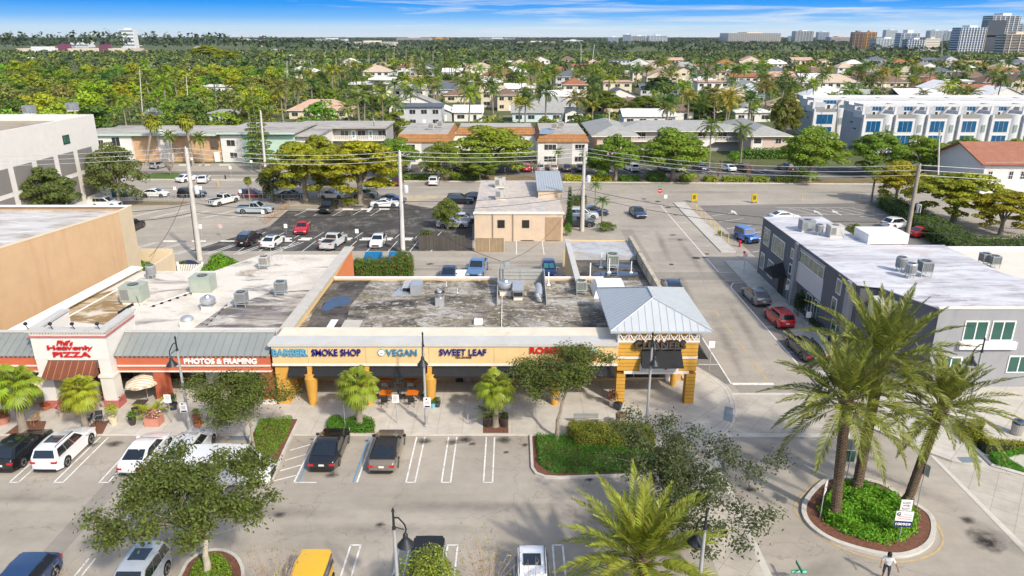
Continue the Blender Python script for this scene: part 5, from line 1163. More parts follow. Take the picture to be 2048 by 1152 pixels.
mb=MB();mb.slab((C_[0]+.05,C_[1]+.05,zt+.06),(D_[0],D_[1]+.05,zt+.06),(D_[0],D_[1]-.7,zt+.06),(C_[0]-.35,C_[1]-.7,zt+.06),.06,white_paint)
mb.slab((front[0]-.55,front[1],zt+.03),(front[0]+.04,front[1],zt+.03),(B_[0]+.04,B_[1],zt+.03),(B_[0]-.55,B_[1],zt+.03),.05,cream_tan);mb.build('coping',T)
mb=MB();w0,w1,w2=C_,g(318,520,3.6)[:2],g(318,560,3.0)[:2]
mb.box(-45.2,-39.0,80.0,80.3,0,3.9,cream_tan);mb.box(-39.3,-39.0,74.0,80.0,0,3.4,cream_tan);mb.build('yard_wall',T)
ga=thing('picket_gate','white slatted gate beside the tan yard wall','gate',(-38.2,80.6,0));mb=MB()
for i in range(14):mb.box(-38.8+i*.2,-38.68+i*.2,80.6,80.63,.2,1.9,white_paint)
mb.build('slat_panel',ga)
for x in(-38.9,-36.0):mb=MB();mb.box(x-.1,x+.1,80.5,80.7,0,2.2,white_paint);mb.build('post',ga)
mb=MB();mb.box(-36.2,-36.0,77.0,80.4,.1,2.0,white_paint);mb.build('side_panel',ga)
hall_g=mat('grey_panel',(.20,.185,.17),.85,.06,.8)
H_=thing('large_building','tall white hall with rows of grey recessed wall panels','building',(-90,124,0));hx,hy,hz=-70.2,124.4,14.6
mb=MB();mb.box(-140,hx,95,hy,0,hz-1.2,stucco_white);mb.box(hx-.5,hx,95,hy,hz-1.2,hz,stucco_white);mb.box(-140,hx-.5,hy-.5,hy,hz-1.2,hz,stucco_white);mb.build('wall',H_)
mb=MB();mb.box(-140,hx-.5,95,hy-.5,hz-1.2,hz-1.0,roof_mat('tan_gravel',(.36,.30,.22),[((.2,.17,.13),.3,.55,.7,.6,1)]));mb.build('roof',H_)
for k in range(5):
 y0=118.8-k*5.3
 for z0,z1 in((1.6,5.6),(6.3,9.6)):mb=MB();mb.box(hx+.002,hx+.06,y0-1.0,y0+3.1,z0,z1,hall_g);mb.build('wall_panel',H_)
mb=MB();mb.box(hx+.002,hx+.05,114.6,116.4,10.9,12.3,black_metal);o=mb.build('window',H_);mb=MB();mb.box(hx+.05,hx+.06,114.75,116.25,11.05,12.15,glassmat('green_glass',(.02,.10,.07)));mb.build('pane',o)
mb=MB();mb.box(-72,-69.4,118,124.0,0,1.9,stucco_white);tag(mb.build('low_wall'),'low white wall at the foot of the tall white hall','wall')
beige=mat('beige_stucco',(.56,.44,.32),.85,.08,.8,stain=(.40,.31,.22),stain_amt=.15,stain_scale=.5,streak=True)
Bg=thing('store_building','small flat roofed beige store with rooftop units and a grey metal penthouse','building',(1,110,0));bx0,bx1,by0,by1,bz=-5.2,7.05,97.6,120.6,4.1
mb=MB();mb.box(bx0,bx1,by0,by1,0,bz-.05,beige);mb.box(bx0-.15,bx1+.15,by0-.15,by0+.25,bz-.25,bz+.02,off_white);mb.build('wall',Bg)
mb=MB();mb.box(bx0,bx1,by0+.25,by1,bz-.05,bz+.05,roof_mat('patchy_roof',(.47,.41,.35),[((.30,.32,.40),.6,.55,.66,.5,1),((.60,.52,.45),.8,.55,.66,.6,1),((.22,.19,.16),1.2,.64,.7,.6,1)]));mb.build('roof',Bg)
mb=MB();mb.box(3.9,7.5,106.6,110.4,bz+.05,5.4,beige);mb.slab((3.7,106.3,5.45),(7.7,106.3,5.45),(7.7,117.5,6.3),(3.7,117.5,6.3),.12,seam_roof)
for i in range(12):mb.tube([(3.75+i*.36,106.3,5.47),(3.75+i*.36,117.5,6.32)],.025,seam_green,4,cap=False)
mb.build('penthouse',Bg)
for a,b,z0,z1 in((-2.0,-1.0,1.9,3.0),(1.4,2.4,1.9,3.0)):mb=MB();mb.box(a,b,by0-.06,by0-.002,z0,z1,dark_void);mb.build('window',Bg)
mb=MB();mb.box(4.6,6.8,by0-.05,by0-.002,.1,3.4,mat('shade_tan',(.34,.24,.15),.9));mb.build('doorway',Bg);mb=MB();mb.tube([(-2.6,by0-.2,0),(-2.6,by0-.2,4)],.06,galv,6);mb.tube([(.2,by0-.2,0),(.2,by0-.2,4)],.06,galv,6);mb.build('downpipe',Bg)
mb=MB()
for v,d in((0,0),):pass
og,ol,ow=mat('office_grey',(.115,.118,.13),.85,.07,.8,stain=(.085,.087,.097),stain_amt=.35,stain_scale=.5,streak=True),mat('office_light_grey',(.29,.292,.30),.85,.06,.8,stain=(.24,.24,.25),stain_amt=.35,stain_scale=.5,streak=True),mat('office_white',(.52,.51,.50),.85,.04,.8)
green_glass=glassmat('office_glass',(.012,.085,.065),.08);O=thing('office_building','dark grey two storey office with green glazed windows and a blotchy white roof','office',(36,68,0));oz=6.9
X0=29.55
outline=[(X0,83.2),(X0,58.6),(31.2,57.9),(33.35,53.0),(64,53.0),(64,56),(43.9,62),(43.9,71.0),(36.4,71.0),(36.4,83.2)]
mb=MB();mb.prism([(X0+.3,83.2),(X0+.3,58.6),(31.4,58.1),(33.5,53.25),(48,53.25),(43.9,62),(43.9,71.0),(36.4,71.0),(36.4,83.2)],0,oz-.25,og)
mb.box(X0,X0+.3,72.4,83.2,0,oz-.05,og);mb.box(X0,X0+.3,60.1,65.2,0,oz-.05,og);mb.box(X0-.25,X0+.3,71.7,72.4,0,oz-.05,ol);mb.box(X0-.25,X0+.3,59.4,60.1,0,oz-.05,ol)
mb.box(X0+.05,X0+.3,65.2,71.7,2.9,5.0,ow);mb.box(X0+.05,X0+.3,65.2,71.7,6.35,6.6,ow);mb.box(X0-.1,X0+.3,65.2,71.7,6.6,oz-.05,og);mb.build('wall',O)
mb=MB();mb.box(33.4,48,52.9,53.25,0,oz-.05,ol);mb.prism([(31.15,57.9),(33.4,52.9),(33.6,53.1),(31.4,58.0)],0,oz-.05,og);mb.box(30.2,33.0,56.2,57.6,4.7,6.3,ow);mb.build('front_wall',O)
mb=MB();mb.prism([(X0-.05,83.3),(X0-.05,58.6),(31.1,57.9),(33.3,52.85),(47.5,52.85),(43.95,62),(43.95,71.1),(36.5,71.1),(36.5,83.3)],oz-.045,oz+.03,bluewhite_roof);mb.build('roof',O)
mb=MB();mb.box(33.3,47.5,52.80,53.1,oz+.03,oz+.12,off_white);mb.build('front_coping',O);mb=MB();mb.box(36.3,40.4,71.4,74.6,oz+.03,oz+1.05,white_paint);mb.build('roof_box',O)
def owin(y0,y1,z0,z1,n,x=X0):
 mb=MB();mb.box(x-.05,x-.004,y0,y1,z0,z1,white_paint);o=mb.build('window',O);
 for i in range(n):
  d=(y1-y0-.1)/n;mb=MB();mb.box(x-.07,x-.052,y0+.1+i*d,y0+i*d+d-.02,z0+.1,z1-.1,green_glass);mb.build('pane',o)
owin(80.4,82.3,4.0,6.0,3);owin(75.6,79.4,3.9,5.9,5);owin(81.2,82.5,1.0,2.9,2);owin(78.2,79.9,.9,2.8,3)
for z in(1.4,3.1,4.8):owin(72.9,73.7,z,z+1.1,1)
owin(65.4,71.5,5.05,6.3,5,X0+.05)
for y,z in((61.4,4.9),(61.8,3.0),(61.2,1.0)):owin(y,y+1.0,z,z+1.4,1)
owin(67.6,69.0,.7,2.6,2,X0+.3);owin(65.6,67.0,.7,2.6,2,X0+.3)
def fwin(x0,x1,z0,z1,n,dark=False):
 mb=MB();mb.box(x0,x1,52.84,52.896,z0,z1,white_paint);o=mb.build('window',O)
 for i in range(n):d=(x1-x0-.1)/n;mb=MB();mb.box(x0+.1+i*d,x0+i*d+d-.02,52.82,52.838,z0+.12,z1-.1,green_glass);mb.build('pane',o)
fwin(35.6,37.5,4.2,5.9,2);fwin(37.75,39.6,4.2,5.9,2);fwin(39.7,41.5,1.4,2.9,2);fwin(34.3,36.0,1.2,2.8,2)
mb=MB();mb.box(35.4,39.9,52.6,52.9,3.55,4.15,white_paint);mb.build('sill',O)
mb=MB();mb.add([(X0-.02,73.9,2.5),(X0-.02,77.2,2.5),(X0-1.5,77.2,2.4),(X0-1.5,73.9,2.4),(X0-.02,75.6,3.7),(X0-1.45,75.6,3.2)],[(3,2,5),(0,3,5,4),(2,1,4,5)],aw_black);mb.build('canopy',O)
mb=MB();mb.box(X0-.03,X0-.003,74.6,76.2,.14,2.4,dark_void);mb.build('doorway',O)
mb=MB();mb.box(X0-.9,X0-.1,62.3,66.6,.14,.75,ow);mb.build('planter_wall',O)
hedge('low_hedge',[(X0-.85,62.4),(X0-.15,62.4),(X0-.15,66.5),(X0-.85,66.5)],.7,1.1,900,.07,(.03,.05,.012),'low dark planting in the white planter of the grey office','shrub')
shrub((29.0,68.6,.14),.75,3.0,2200,.07,(.025,.05,.012),'tall dark green shrub against the grey office wall',seed=5)
Nb=thing('store_building','low building with a cream flat roof behind the grey office','building',(52,70,0));mb=MB();mb.prism([(44.2,62.2),(47,56.5),(75,56.5),(75,78.2),(44.2,78.2)],0,4.4,stucco_white);mb.build('wall',Nb)
mb=MB();mb.prism([(44.3,62.3),(47,56.6),(74.9,56.6),(74.9,77.6),(44.3,77.6)],4.4,4.5,mat('cream_roof',(.62,.57,.49),.85,.06,.5,stain=(.45,.40,.33),stain_amt=.2,stain_scale=.3));mb.box(44.2,75,77.6,78.25,4.4,4.75,white_paint);mb.build('roof',Nb)
ac_beige,ac_green,ac_grey=mat('ac_beige',(.46,.44,.40),.6,.1),mat('ac_green',(.33,.37,.31),.6,.1),mat('ac_grey',(.26,.28,.29),.55,.1)
fin=brick('ac_fins',(.20,.205,.20),(.16,.165,.16),(.34,.34,.33),30,.055,.012,bump=.5)
def ac_proto(kind,body):
 def f():
  t=thing('air_conditioner','unit','air conditioner')
  if kind=='box':
   w_,h0,h=.48,.45,1.35
   mb=MB();mb.box(-w_,w_,-w_,w_,h-.12,h,body);mb.box(-w_,w_,-w_,w_,h0,h0+.1,body);mb.box(-w_+.05,w_-.05,-w_+.05,w_-.05,h0+.1,h-.12,fin)
   for x in(-w_,w_-.07):
    for y in(-w_,w_-.07):mb.box(x,x+.07,y,y+.07,h0+.1,h-.12,body)
   for k in range(1,6):
    x=-w_+k*.16;mb.box(x-.012,x+.012,-w_-.004,-w_+.02,h0+.1,h-.12,body);mb.box(-w_-.004,-w_+.02,x-.012,x+.012,h0+.1,h-.12,body);mb.box(w_-.02,w_+.004,x-.012,x+.012,h0+.1,h-.12,body)
   mb.build('body',t);top=h
   mb=MB()
   for x in(-w_+.06,w_-.06):
    for y in(-w_+.06,w_-.06):mb.box(x-.03,x+.03,y-.03,y+.03,0,h0,galv)
   mb.box(-w_,w_,-w_+.02,-w_+.1,.28,.33,galv);mb.build('stand',t);r_=.38
  elif kind=='drum':
   mb=MB();mb.lathe([(.44,.45),(.46,.5),(.46,1.28),(.42,1.38)],fin,20);mb.lathe([(.47,1.22),(.47,1.30),(.42,1.385)],body,20);mb.lathe([(.47,.44),(.47,.53)],body,20)
   for k in range(14):
    a=k*2*math.pi/14;mb.tube([(.465*math.cos(a),.465*math.sin(a),.5),(.465*math.cos(a),.465*math.sin(a),1.25)],.018,body,4)
   mb.build('body',t,40);top=1.386;r_=.33;mb=MB()
   for k in range(4):a=k*1.571+.78;mb.box(.33*math.cos(a)-.03,.33*math.cos(a)+.03,.33*math.sin(a)-.03,.33*math.sin(a)+.03,0,.45,galv)
   mb.build('stand',t)
  else:
   mb=MB();mb.box(-1.0,1.0,-.85,.85,.30,1.75,body);mb.box(-1.02,1.02,-.87,.87,1.70,1.78,body)
   for x in(-.99,-.3,.4):mb.box(x,x+.02,-.858,-.84,.35,1.68,ac_grey)
   mb.build('body',t);mb=MB();mb.box(-.9,.9,-.75,.75,0,.298,off_white);mb.build('curb',t);top=1.78;r_=.5
   mb=MB();mb.box(-.9,-.15,-.87,-.852,.5,1.5,fin);mb.build('coil_grille',t)
   mb=MB();mb.tube([(.6,-.9,.9),(.75,-1.0,.5),(.9,-1.1,.05)],.02,black_metal,5);mb.build('conduit',t)
  mb=MB();mb.lathe([(r_,top-.02),(r_,top+.025),(r_-.05,top+.03)],black_metal,20);o=mb.build('fan_ring',t,40);mb=MB();mb.lathe([(r_-.06,top+.002),(r_-.06,top+.012)],dark_void,20)
  for k in range(6):a=k*math.pi/6;mb.tube([(-r_*math.cos(a),-r_*math.sin(a),top+.035),(r_*math.cos(a),r_*math.sin(a),top+.035)],.008,body,3)
  mb.build('fan_guard',o);return t
 return f
def ac(kind,body,pos,label,s=1.0,rz=0,group='air conditioners on the flat roofs'):
 t=spawn(('ac',kind,body.name),ac_proto(kind,body),pos,rz,label,group,None,s);return t
RZ4=4.3
ac('pack',ac_green,g(272,604,RZ4),'large grey green packaged unit on the white roof, beside the rusty stain',.95)
ac('pack',ac_green,g(409,585,RZ4),'large grey green packaged unit on the white roof beyond the silver exhaust bowl',.95,R(180))
for u,v,k,b,d in((304,557,'drum',ac_grey,'round condenser at the back left edge of the white roof'),(530,537,'box',ac_beige,'beige condenser by the television aerials on the white roof'),(563,590,'box',ac_grey,'grey condenser standing above a brown drip stain, nearest the party wall'),(485,612,'box',ac_grey,'grey condenser on tall legs over a rusty drip stain'),(1162,588,'box',ac_green,'pale green condenser beside the white roof hood')):
 ac(k,b,g(u,v,RZ4),d)
for u,v,k,b,d,s in((1612,462,'pack',ac_grey,'tall grey packaged unit at the back of the office roof',.72),(1668,473,'pack',ac_beige,'beige packaged unit with a dark grille on the office roof',.72),(1637,470,'drum',ac_grey,'small round condenser between two tall units on the office roof',.85),(1800,543,'drum',ac_grey,'round condenser, rearmost of the trio on the office roof',1.0),(1819,556,'drum',galv,'shiny round condenser in front of the trio on the office roof',1.0),(1847,552,'box',ac_grey,'square condenser of the trio on the office roof',1.05)):
 ac(k,b,g(u,v,oz+.03),d,s)
for u,v,d in((1968,530,'dark condenser, farther of two on the cream roof'),(1986,535,'dark condenser, nearer of two on the cream roof')):ac('box',ac_grey,g(u,v,4.5),d,.95)
ac('pack',ac_beige,(-1.6,106,bz+.05),'beige packaged unit in the middle of the beige store roof',.85);ac('pack',ac_beige,(-1.9,115,bz+.05),'beige packaged unit at the far edge of the beige store roof',.85)
ac('box',ac_green,(10.3,71.2,4.3),'tall grey green condenser raised on white legs over the wet wing roof',1.25)
for u,v,d in((60,228,'condenser near the back edge of the white hall roof'),(146,222,'grey unit at the far right of the white hall roof')):ac('pack',ac_grey,g(u,v,hz-1.0),d,.85)
for u,v,d in((862,262,'left cluster unit on the brown tiled apartment roof'),(880,258,'rear unit on the left brown tiled apartment roof'),(1108,262,'unit beside the puddle on the right apartment roof'),(1122,259,'dark unit on the right apartment roof')):ac('box',ac_beige,g(u,v,6.3),d,1.3)
def vent_proto(kind):
 def f():
  t=thing('roof_vent','vent','roof vent')
  if kind=='bowl':
   mb=MB();mb.lathe([(.42,.5),(.62,.62),(.70,.85),(.64,1.1),(.52,1.18)],galv,22);mb.build('bowl',t,40);mb=MB();mb.lathe([(.30,1.1),(.34,1.2),(.26,1.36),(.08,1.42)],chrome,18);mb.build('motor_cap',t,40)
   mb=MB();mb.box(-.5,.5,-.5,.5,.0,.42,off_white);mb.box(-.56,.56,-.56,.56,.42,.5,galv);mb.build('curb',t)
  elif kind=='dome':
   mb=MB();mb.lathe([(.5,.55),(.55,.6),(.52,.78),(.36,.92),(.1,.98)],galv,20);mb.build('dome',t,40);mb=MB();mb.box(-.5,.5,-.45,.45,0,.55,off_white);mb.build('curb',t)
  elif kind=='stack':
   mb=MB();mb.box(-.38,.38,-.38,.38,0,.75,galv);mb.build('duct',t);mb=MB();mb.lathe([(.3,.75),(.3,1.0),(.45,1.05),(.48,1.25)],chrome,18);mb.lathe([(.46,1.252),(.46,1.26)],dark_void,18);mb.lathe([(.25,1.26),(.22,1.36)],galv,14);mb.build('cap',t,40)
  elif kind=='pipe':
   mb=MB();mb.tube([(0,0,0),(0,0,1.0)],.045,white_paint,8);mb.build('pipe',t);mb=MB();mb.lathe([(.16,0),(.08,.10)],white_paint,10);mb.build('flashing',t)
  return t
 return f
def vent(kind,pos,label,s=1.0):return spawn(('vent',kind),lambda:vent_proto(kind)(),pos,0,label,'vents on the flat roofs',None,s)
vent('bowl',g(418,618,RZ4),'silver bowl shaped exhaust fan on a white curb',.95);vent('dome',g(376,652,RZ4),'silver domed vent on a white curb close to the metal shop roof',.95);vent('stack',g(880,610,RZ4),'square duct with a bright flared cap on the gravel roof');vent('bowl',g(1011,588,RZ4),'tall silver exhaust bowl inside the roof screen',1.05)
for u,v,s,d in((1097,570,1.3,'white standpipe beside the roof screen'),(1180,555,1.5,'grey flue standing by the green condenser'),(1218,545,1.5,'white standpipe on the wet wing roof'),(1202,535,1.6,'tall white standpipe at the back of the wet wing roof'),(1262,545,1.2,'stubby capped flue near the street parapet'),(915,586,.5,'low plumbing vent on the gravel roof'),(893,572,.45,'small vent near the back edge of the gravel roof')):vent('pipe',g(u,v,RZ4),d,s)
t=thing('roof_duct','silver sloping roof duct with a dark open mouth on the gravel roof','roof duct',g(820,588,RZ4));p=t.location
mb=MB();mb.box(p.x+.1,p.x+1.1,p.y-.4,p.y+1.3,RZ4,RZ4+.95,galv);mb.build('box',t);mb=MB();mb.slab((p.x-1.6,p.y-.5,RZ4+.05),(p.x+.1,p.y-.5,RZ4+.05),(p.x+.1,p.y+1.3,RZ4+.25),(p.x-1.1,p.y+1.3,RZ4+.25),.06,galv);mb.slab((p.x-.9,p.y+.4,RZ4+.3),(p.x+.1,p.y+.4,RZ4+.3),(p.x+.1,p.y+1.3,RZ4+.9),(p.x-.6,p.y+1.3,RZ4+.9),.05,galv);mb.build('apron',t);mb=MB();mb.box(p.x-.7,p.x+.08,p.y+.3,p.y+.38,RZ4+.07,RZ4+.45,dark_void);mb.build('mouth',t)
t=thing('equipment_screen','grey panelled screen wall standing round rooftop units on three sides','screen wall',(1.5,65,RZ4))
sc_m=mat('screen_panel',(.33,.33,.31),.7,.08,stain=(.22,.2,.17),stain_amt=.2);x0,x1,ys,yb=-1.35,3.05,60.6,66.6
mb=MB();mb.box(x0,x1,yb,yb+.08,RZ4,RZ4+1.5,sc_m)
for z in(.45,.85,1.2):mb.box(x0,x1,yb-.05,yb-.002,RZ4+z,RZ4+z+.05,galv)
for x in(x0+.02,.8,x1-.06):mb.box(x,x+.05,yb-.06,yb-.051,RZ4,RZ4+1.5,galv)
mb.build('back_panel',t)
for x in(x0,x1):mb=MB();mb.slab((x,yb,RZ4),(x,ys,RZ4),(x,ys+.1,RZ4+.5),(x,yb,RZ4+1.5),.07,sc_m);mb.build('side_panel',t)
t=thing('exhaust_unit','boxy silver kitchen exhaust inside the roof screen','exhaust unit',(.55,62.3,RZ4));p=t.location
mb=MB();mb.box(p.x-.45,p.x+.45,p.y-.5,p.y+.5,RZ4+.35,RZ4+1.0,galv);mb.slab((p.x-.5,p.y-.6,RZ4+1.0),(p.x+.5,p.y-.6,RZ4+1.0),(p.x+.5,p.y+1.2,RZ4+1.35),(p.x-.5,p.y+1.2,RZ4+1.35),.05,galv);mb.box(p.x-.42,p.x+.42,p.y-.52,p.y-.502,RZ4+.4,RZ4+.8,dark_void);mb.build('body',t);mb=MB();mb.box(p.x-.4,p.x+.4,p.y-.4,p.y+.4,RZ4,RZ4+.35,off_white);mb.build('curb',t)
t=thing('flexible_duct','wrapped silver duct bend beside the roof screen','roof duct',(2.45,62.0,RZ4));mb=MB();mb.tube([(2.45,61.4,RZ4+.1),(2.45,61.5,RZ4+.7),(2.45,62.2,RZ4+1.0),(2.45,63.2,RZ4+.95)],.30,galv,12)
for z in range(5):mb.lathe([(.31,-.04),(.31,.04)],chrome,12,(2.45,61.45+.05*z,RZ4+.2+z*.14))
mb.build('bend',t,40)
t=thing('roof_hood','white trapezoid roof hood tucked behind the hip roof','roof hood',(8.6,63.5,RZ4));mb=MB();p0=[(7.5,62.4,RZ4),(10.6,62.4,RZ4),(10.6,66.0,RZ4),(7.5,66.0,RZ4)];p1=[(7.9,63.3,RZ4+.9),(10.4,63.3,RZ4+.9),(10.4,65.6,RZ4+.9),(7.9,65.6,RZ4+.9)]
mb.add(p0+p1,[(0,1,5,4),(1,2,6,5),(2,3,7,6),(3,0,4,7),(4,5,6,7)],white_paint);mb.build('shell',t)
t=thing('roof_hatch','small white box on the gravel roof near the front edge','roof hatch',g(957,647,RZ4));p=t.location;mb=MB();mb.box(p.x-.35,p.x+.35,p.y-.3,p.y+.3,RZ4,RZ4+.35,white_paint);mb.build('lid',t)
for nm,a,b,lab,m in(('roof_pipe',g(392,580,RZ4+.2),g(298,612,RZ4+.2),'white refrigerant line on black blocks between the two packaged units',white_paint),('roof_pipe',g(266,606,RZ4+.2),g(236,624,RZ4+.2),'short dark line running off to the pizza gable',black_metal),('roof_pipe',g(455,606,RZ4+.1),g(408,652,RZ4+.1),'long thin pipe crossing the stained part of the white roof',galv),('roof_pipe',g(1003,655,RZ4+.06),g(1004,590,RZ4+.06),'segmented white pipe running to the roof screen',white_paint)):
 t=thing(nm,lab,'pipe',a);mb=MB();mb.tube([a,b],.035,m,5);mb.build('line',t)
 for k in range(6):q=Vector(a).lerp(Vector(b),(k+.5)/6);mb=MB();mb.box(q.x-.12,q.x+.12,q.y-.08,q.y+.08,q.z-.2 if q.z>RZ4+.15 else RZ4+.005,q.z-.03,black_metal);mb.build('support',t)
t=thing('tv_aerial','thin tv aerials on the back edge of the white roof','aerial',g(553,520,4.3));p=t.location;mb=MB()
for dx in(-.5,.6):mb.tube([(p.x+dx,p.y,4.3),(p.x+dx,p.y,5.8)],.03,galv,5);mb.tube([(p.x+dx-.6,p.y,5.6),(p.x+dx+.6,p.y+.2,5.75)],.02,galv,4)
mb.build('mast',t)
conc_pole=mat('pole_concrete',(.50,.48,.44),.85,.1,1,stain=(.33,.31,.28),stain_amt=.2);wood_pole=mat('pole_wood',(.27,.23,.18),.9,.15,2)
def upole(name,base,top,r_,m,label,trans=1,arm=False):
 t=thing(name,label,'utility pole',base);mb=MB();B,T_=Vector(base),Vector(top);mb.tube([B-Vector((0,0,.1)),B.lerp(T_,.5),T_],[r_*1.25,r_,r_*.75],m,8);mb.build('pole',t,50)
 for k in range(trans):
  q=B.lerp(T_,.64)+Vector((r_+.42,-.1,0));mb=MB();mb.lathe([(.2,-.5),(.30,-.45),(.30,.4),(.24,.5),(.08,.56)],mat('transformer_grey',(.50,.52,.52),.45,.06),14,q);mb.box(q.x-.45,q.x-.25,q.y-.06,q.y+.06,q.z-.2,q.z+.2,galv);mb.build('transformer',t,40)
 if arm:q=B.lerp(T_,.93);mb=MB();mb.box(q.x-1.2,q.x+1.2,q.y-.06,q.y+.06,q.z-.07,q.z+.07,m);mb.build('crossarm',t)
 for f in(1.0,.95,.9):q=B.lerp(T_,f);mb=MB();mb.lathe([(.05,0),(.09,.08),(.05,.2)],galv,8,(q.x+.12*(1 if f<1 else 0),q.y-.15,q.z));mb.build('insulator',t)
 mb=MB();mb.tube([B+Vector((-r_-.1,0,.1)),B.lerp(T_,.5)+Vector((-r_-.05,0,0))],.035,black_metal,4);mb.build('conduit',t);return t
pA_b,pA_t=g(400,520),at(372,296,88.5);pB_b,pB_t=g(806,508),at(799,303,93);pC_b,pC_t=g(1164,462),at(1169,296,101.5);pD_b,pD_t=at(1811,490,80),at(1839,330,80);pD_b=(pD_b[0],80,0);pE_b,pE_t=g(532,352),at(521,222,148)
upole('utility_pole',pA_b,pA_t,.30,conc_pole,'leaning concrete utility pole over the left parking lot');upole('utility_pole',pB_b,pB_t,.26,conc_pole,'concrete utility pole rising from the alley hedge in the middle');upole('utility_pole',pC_b,pC_t,.26,conc_pole,'concrete utility pole beside the beige store');upole('utility_pole',pD_b,pD_t,.26,wood_pole,'greenish wooden utility pole behind the grey office',2);upole('utility_pole',pE_b,pE_t,.24,conc_pole,'slim white utility pole in front of the tall conifer',0)
for u,v,vt,d in((378,225,152,'pale utility pole among the trees beyond the peach apartments'),(285,228,140,'utility pole with a crossarm next to the silver palm'),(753,300,238,'wooden pole by the gallery apartments'),(18,218,172,'short pole at the far left behind the hall'),(120,215,180,'pole with a wide crossarm behind the hall roof'),(1215,300,222,'thin pole over the grey hip roofed apartments'),(1672,280,200,'wooden pole in front of the white townhouses'),(627,165,120,'far pole standing over the treetops left of the modern house'),(1875,385,262,'thin pole among the right hand trees')):
 b_=g(u,v);upole('utility_pole',b_,at(u-6 if u<1024 else u+4,vt,b_[1]),.17,wood_pole if 'wood'in d else conc_pole,d,0,'crossarm'in d)
wire_m=mat('wire',(.62,.63,.60),.5,.05,metal=.3);wire_b=mat('wire_black',(.02,.02,.02),.6,.05)
def wire(a,b,sag,label,m=wire_m,r_=.024):
 A,B=Vector(a),Vector(b);pts=[A.lerp(B,i/12)-Vector((0,0,sag*4*(i/12)*(1-i/12)))for i in range(13)]
 mb=MB();mb.tube(pts,r_,m,4,cap=False);o=mb.build('power_line');c=Vector(A);o.data.transform(Matrix.Translation(-c));o.location=c;tag(o,label,'wire','overhead wires');return o
pL_t=(-120,86,14.2)
for k,dz in enumerate((.0,-.55,-1.1)):
 n_=('top','middle','lowest')[k];o=Vector((0,0,dz))
 wire(Vector(pL_t)+o,Vector(pA_t)+o,1.2,'%s pale wire left of the leaning concrete pole'%n_);wire(Vector(pA_t)+o,Vector(pB_t)+o,.7,'%s pale wire from the leaning pole to the middle pole'%n_);wire(Vector(pB_t)+o,Vector(pC_t)+o,.5,'%s pale wire from the middle pole to the pole by the beige store'%n_);wire(Vector(pC_t)+o,Vector(pD_t)+o,1.1,'%s pale wire from the beige store pole to the wooden pole'%n_);wire(Vector(pD_t)+o,Vector((120,72,13.5))+o,1.0,'%s pale wire running right from the wooden pole'%n_)
for k,f in enumerate((.52,.44)):
 n_=('upper','lower')[k];q=[Vector(a).lerp(Vector(b),f)for a,b in((pA_b,pA_t),(pB_b,pB_t),(pC_b,pC_t),(pD_b,pD_t))]
 wire(Vector((-45,84,q[0].z)),q[0],.2,'%s black cable left of the leaning pole'%n_,wire_b,.035);wire(q[0],q[1],.9,'%s black cable between the leaning and middle poles'%n_,wire_b,.03);wire(q[1],q[2],.6,'%s black cable above the dark asphalt lot'%n_,wire_b,.03);wire(q[2],q[3],1.3,'%s black cable crossing the side street'%n_,wire_b,.03);wire(q[3],(120,72,q[3].z),.8,'%s black cable right of the wooden pole'%n_,wire_b,.03)
qB=Vector(pB_b).lerp(Vector(pB_t),.52);wire(qB,(-1.0,66.5,6.6),1.0,'black service drop from the middle pole down to the gravel roof',wire_b,.025);wire(Vector(pC_b).lerp(Vector(pC_t),.6),(-1.0,66.5,6.5),2.2,'thin service drop from the beige store pole to the gravel roof',wire_b,.02);wire(Vector(pA_b).lerp(Vector(pA_t),.72),(-41,78.5,3.4),1.0,'black drop cable from the leaning pole to the tan yard',wire_b,.03)
t=thing('service_mast','grey service mast with wires at the back of the gravel roof','service mast',(-1.05,66.4,4.3));mb=MB();mb.tube([(-1.05,66.4,4.3),(-1.05,66.4,6.7)],.05,galv,6);mb.tube([(-.75,66.4,4.3),(-.75,66.4,6.4)],.05,galv,6);mb.build('mast',t);mb=MB();mb.box(-.7,-.2,66.3,66.5,6.1,6.5,galv);mb.build('meter_head',t)
def lamp_proto():
 t=thing('street_lamp','lamp','street lamp');mb=MB();mb.lathe([(.20,0),(.20,.1),(.13,.16),(.13,.9),(.15,.95),(.10,1.05),(.085,5.2),(.07,6.5)],mat('lamp_pole_grey',(.33,.33,.32),.6,.08),12);mb.build('pole',t,40)
 mb=MB();mb.lathe([(.085,6.4),(.10,6.5),(.06,6.6),(.05,7.3),(.08,7.38),(.02,7.55)],black_metal,10);mb.tube([(0,-.06,7.0),(0,-.25,6.9),(0,-.55,6.4),(0,-.62,6.1),(0,-.55,5.85)],.04,black_metal,6);mb.tube([(0,-.05,6.5),(0,-.3,6.3),(0,-.5,6.15)],.025,black_metal,5);mb.build('bracket',t,40)
 mb=MB();mb.lathe([(.05,5.92),(.11,5.85),(.12,5.68),(.16,5.6),(.38,5.30),(.40,5.26)],black_metal,18,(0,-.56,0));mb.build('shade',t,40);mb=MB();mb.lathe([(.36,5.262),(.2,5.2),(.08,5.18)],mat('lamp_lens',(.6,.6,.58),.3),14,(0,-.56,0));mb.build('lens',t,40);return t
for p,rz,d in((g(853,852,.14),R(0),'street lamp with a parking notice in front of the vegan shop'),(g(381,862,.14),R(-95),'street lamp whose shade hangs to the left in front of the photo shop'),(g(1293,852,.14),R(14),'street lamp in front of the corner tower'),((-5.24,26.9,0),R(130),'street lamp rising behind the green treetop in the foreground'),((8.57,26.9,0),R(200),'street lamp beside the foreground date palm'),(g(1926,866,.14),R(200),'street lamp on the right plaza, mostly behind palm fronds')):
 spawn('lamp',lamp_proto,p,rz,d,'street lamps',None,.985)
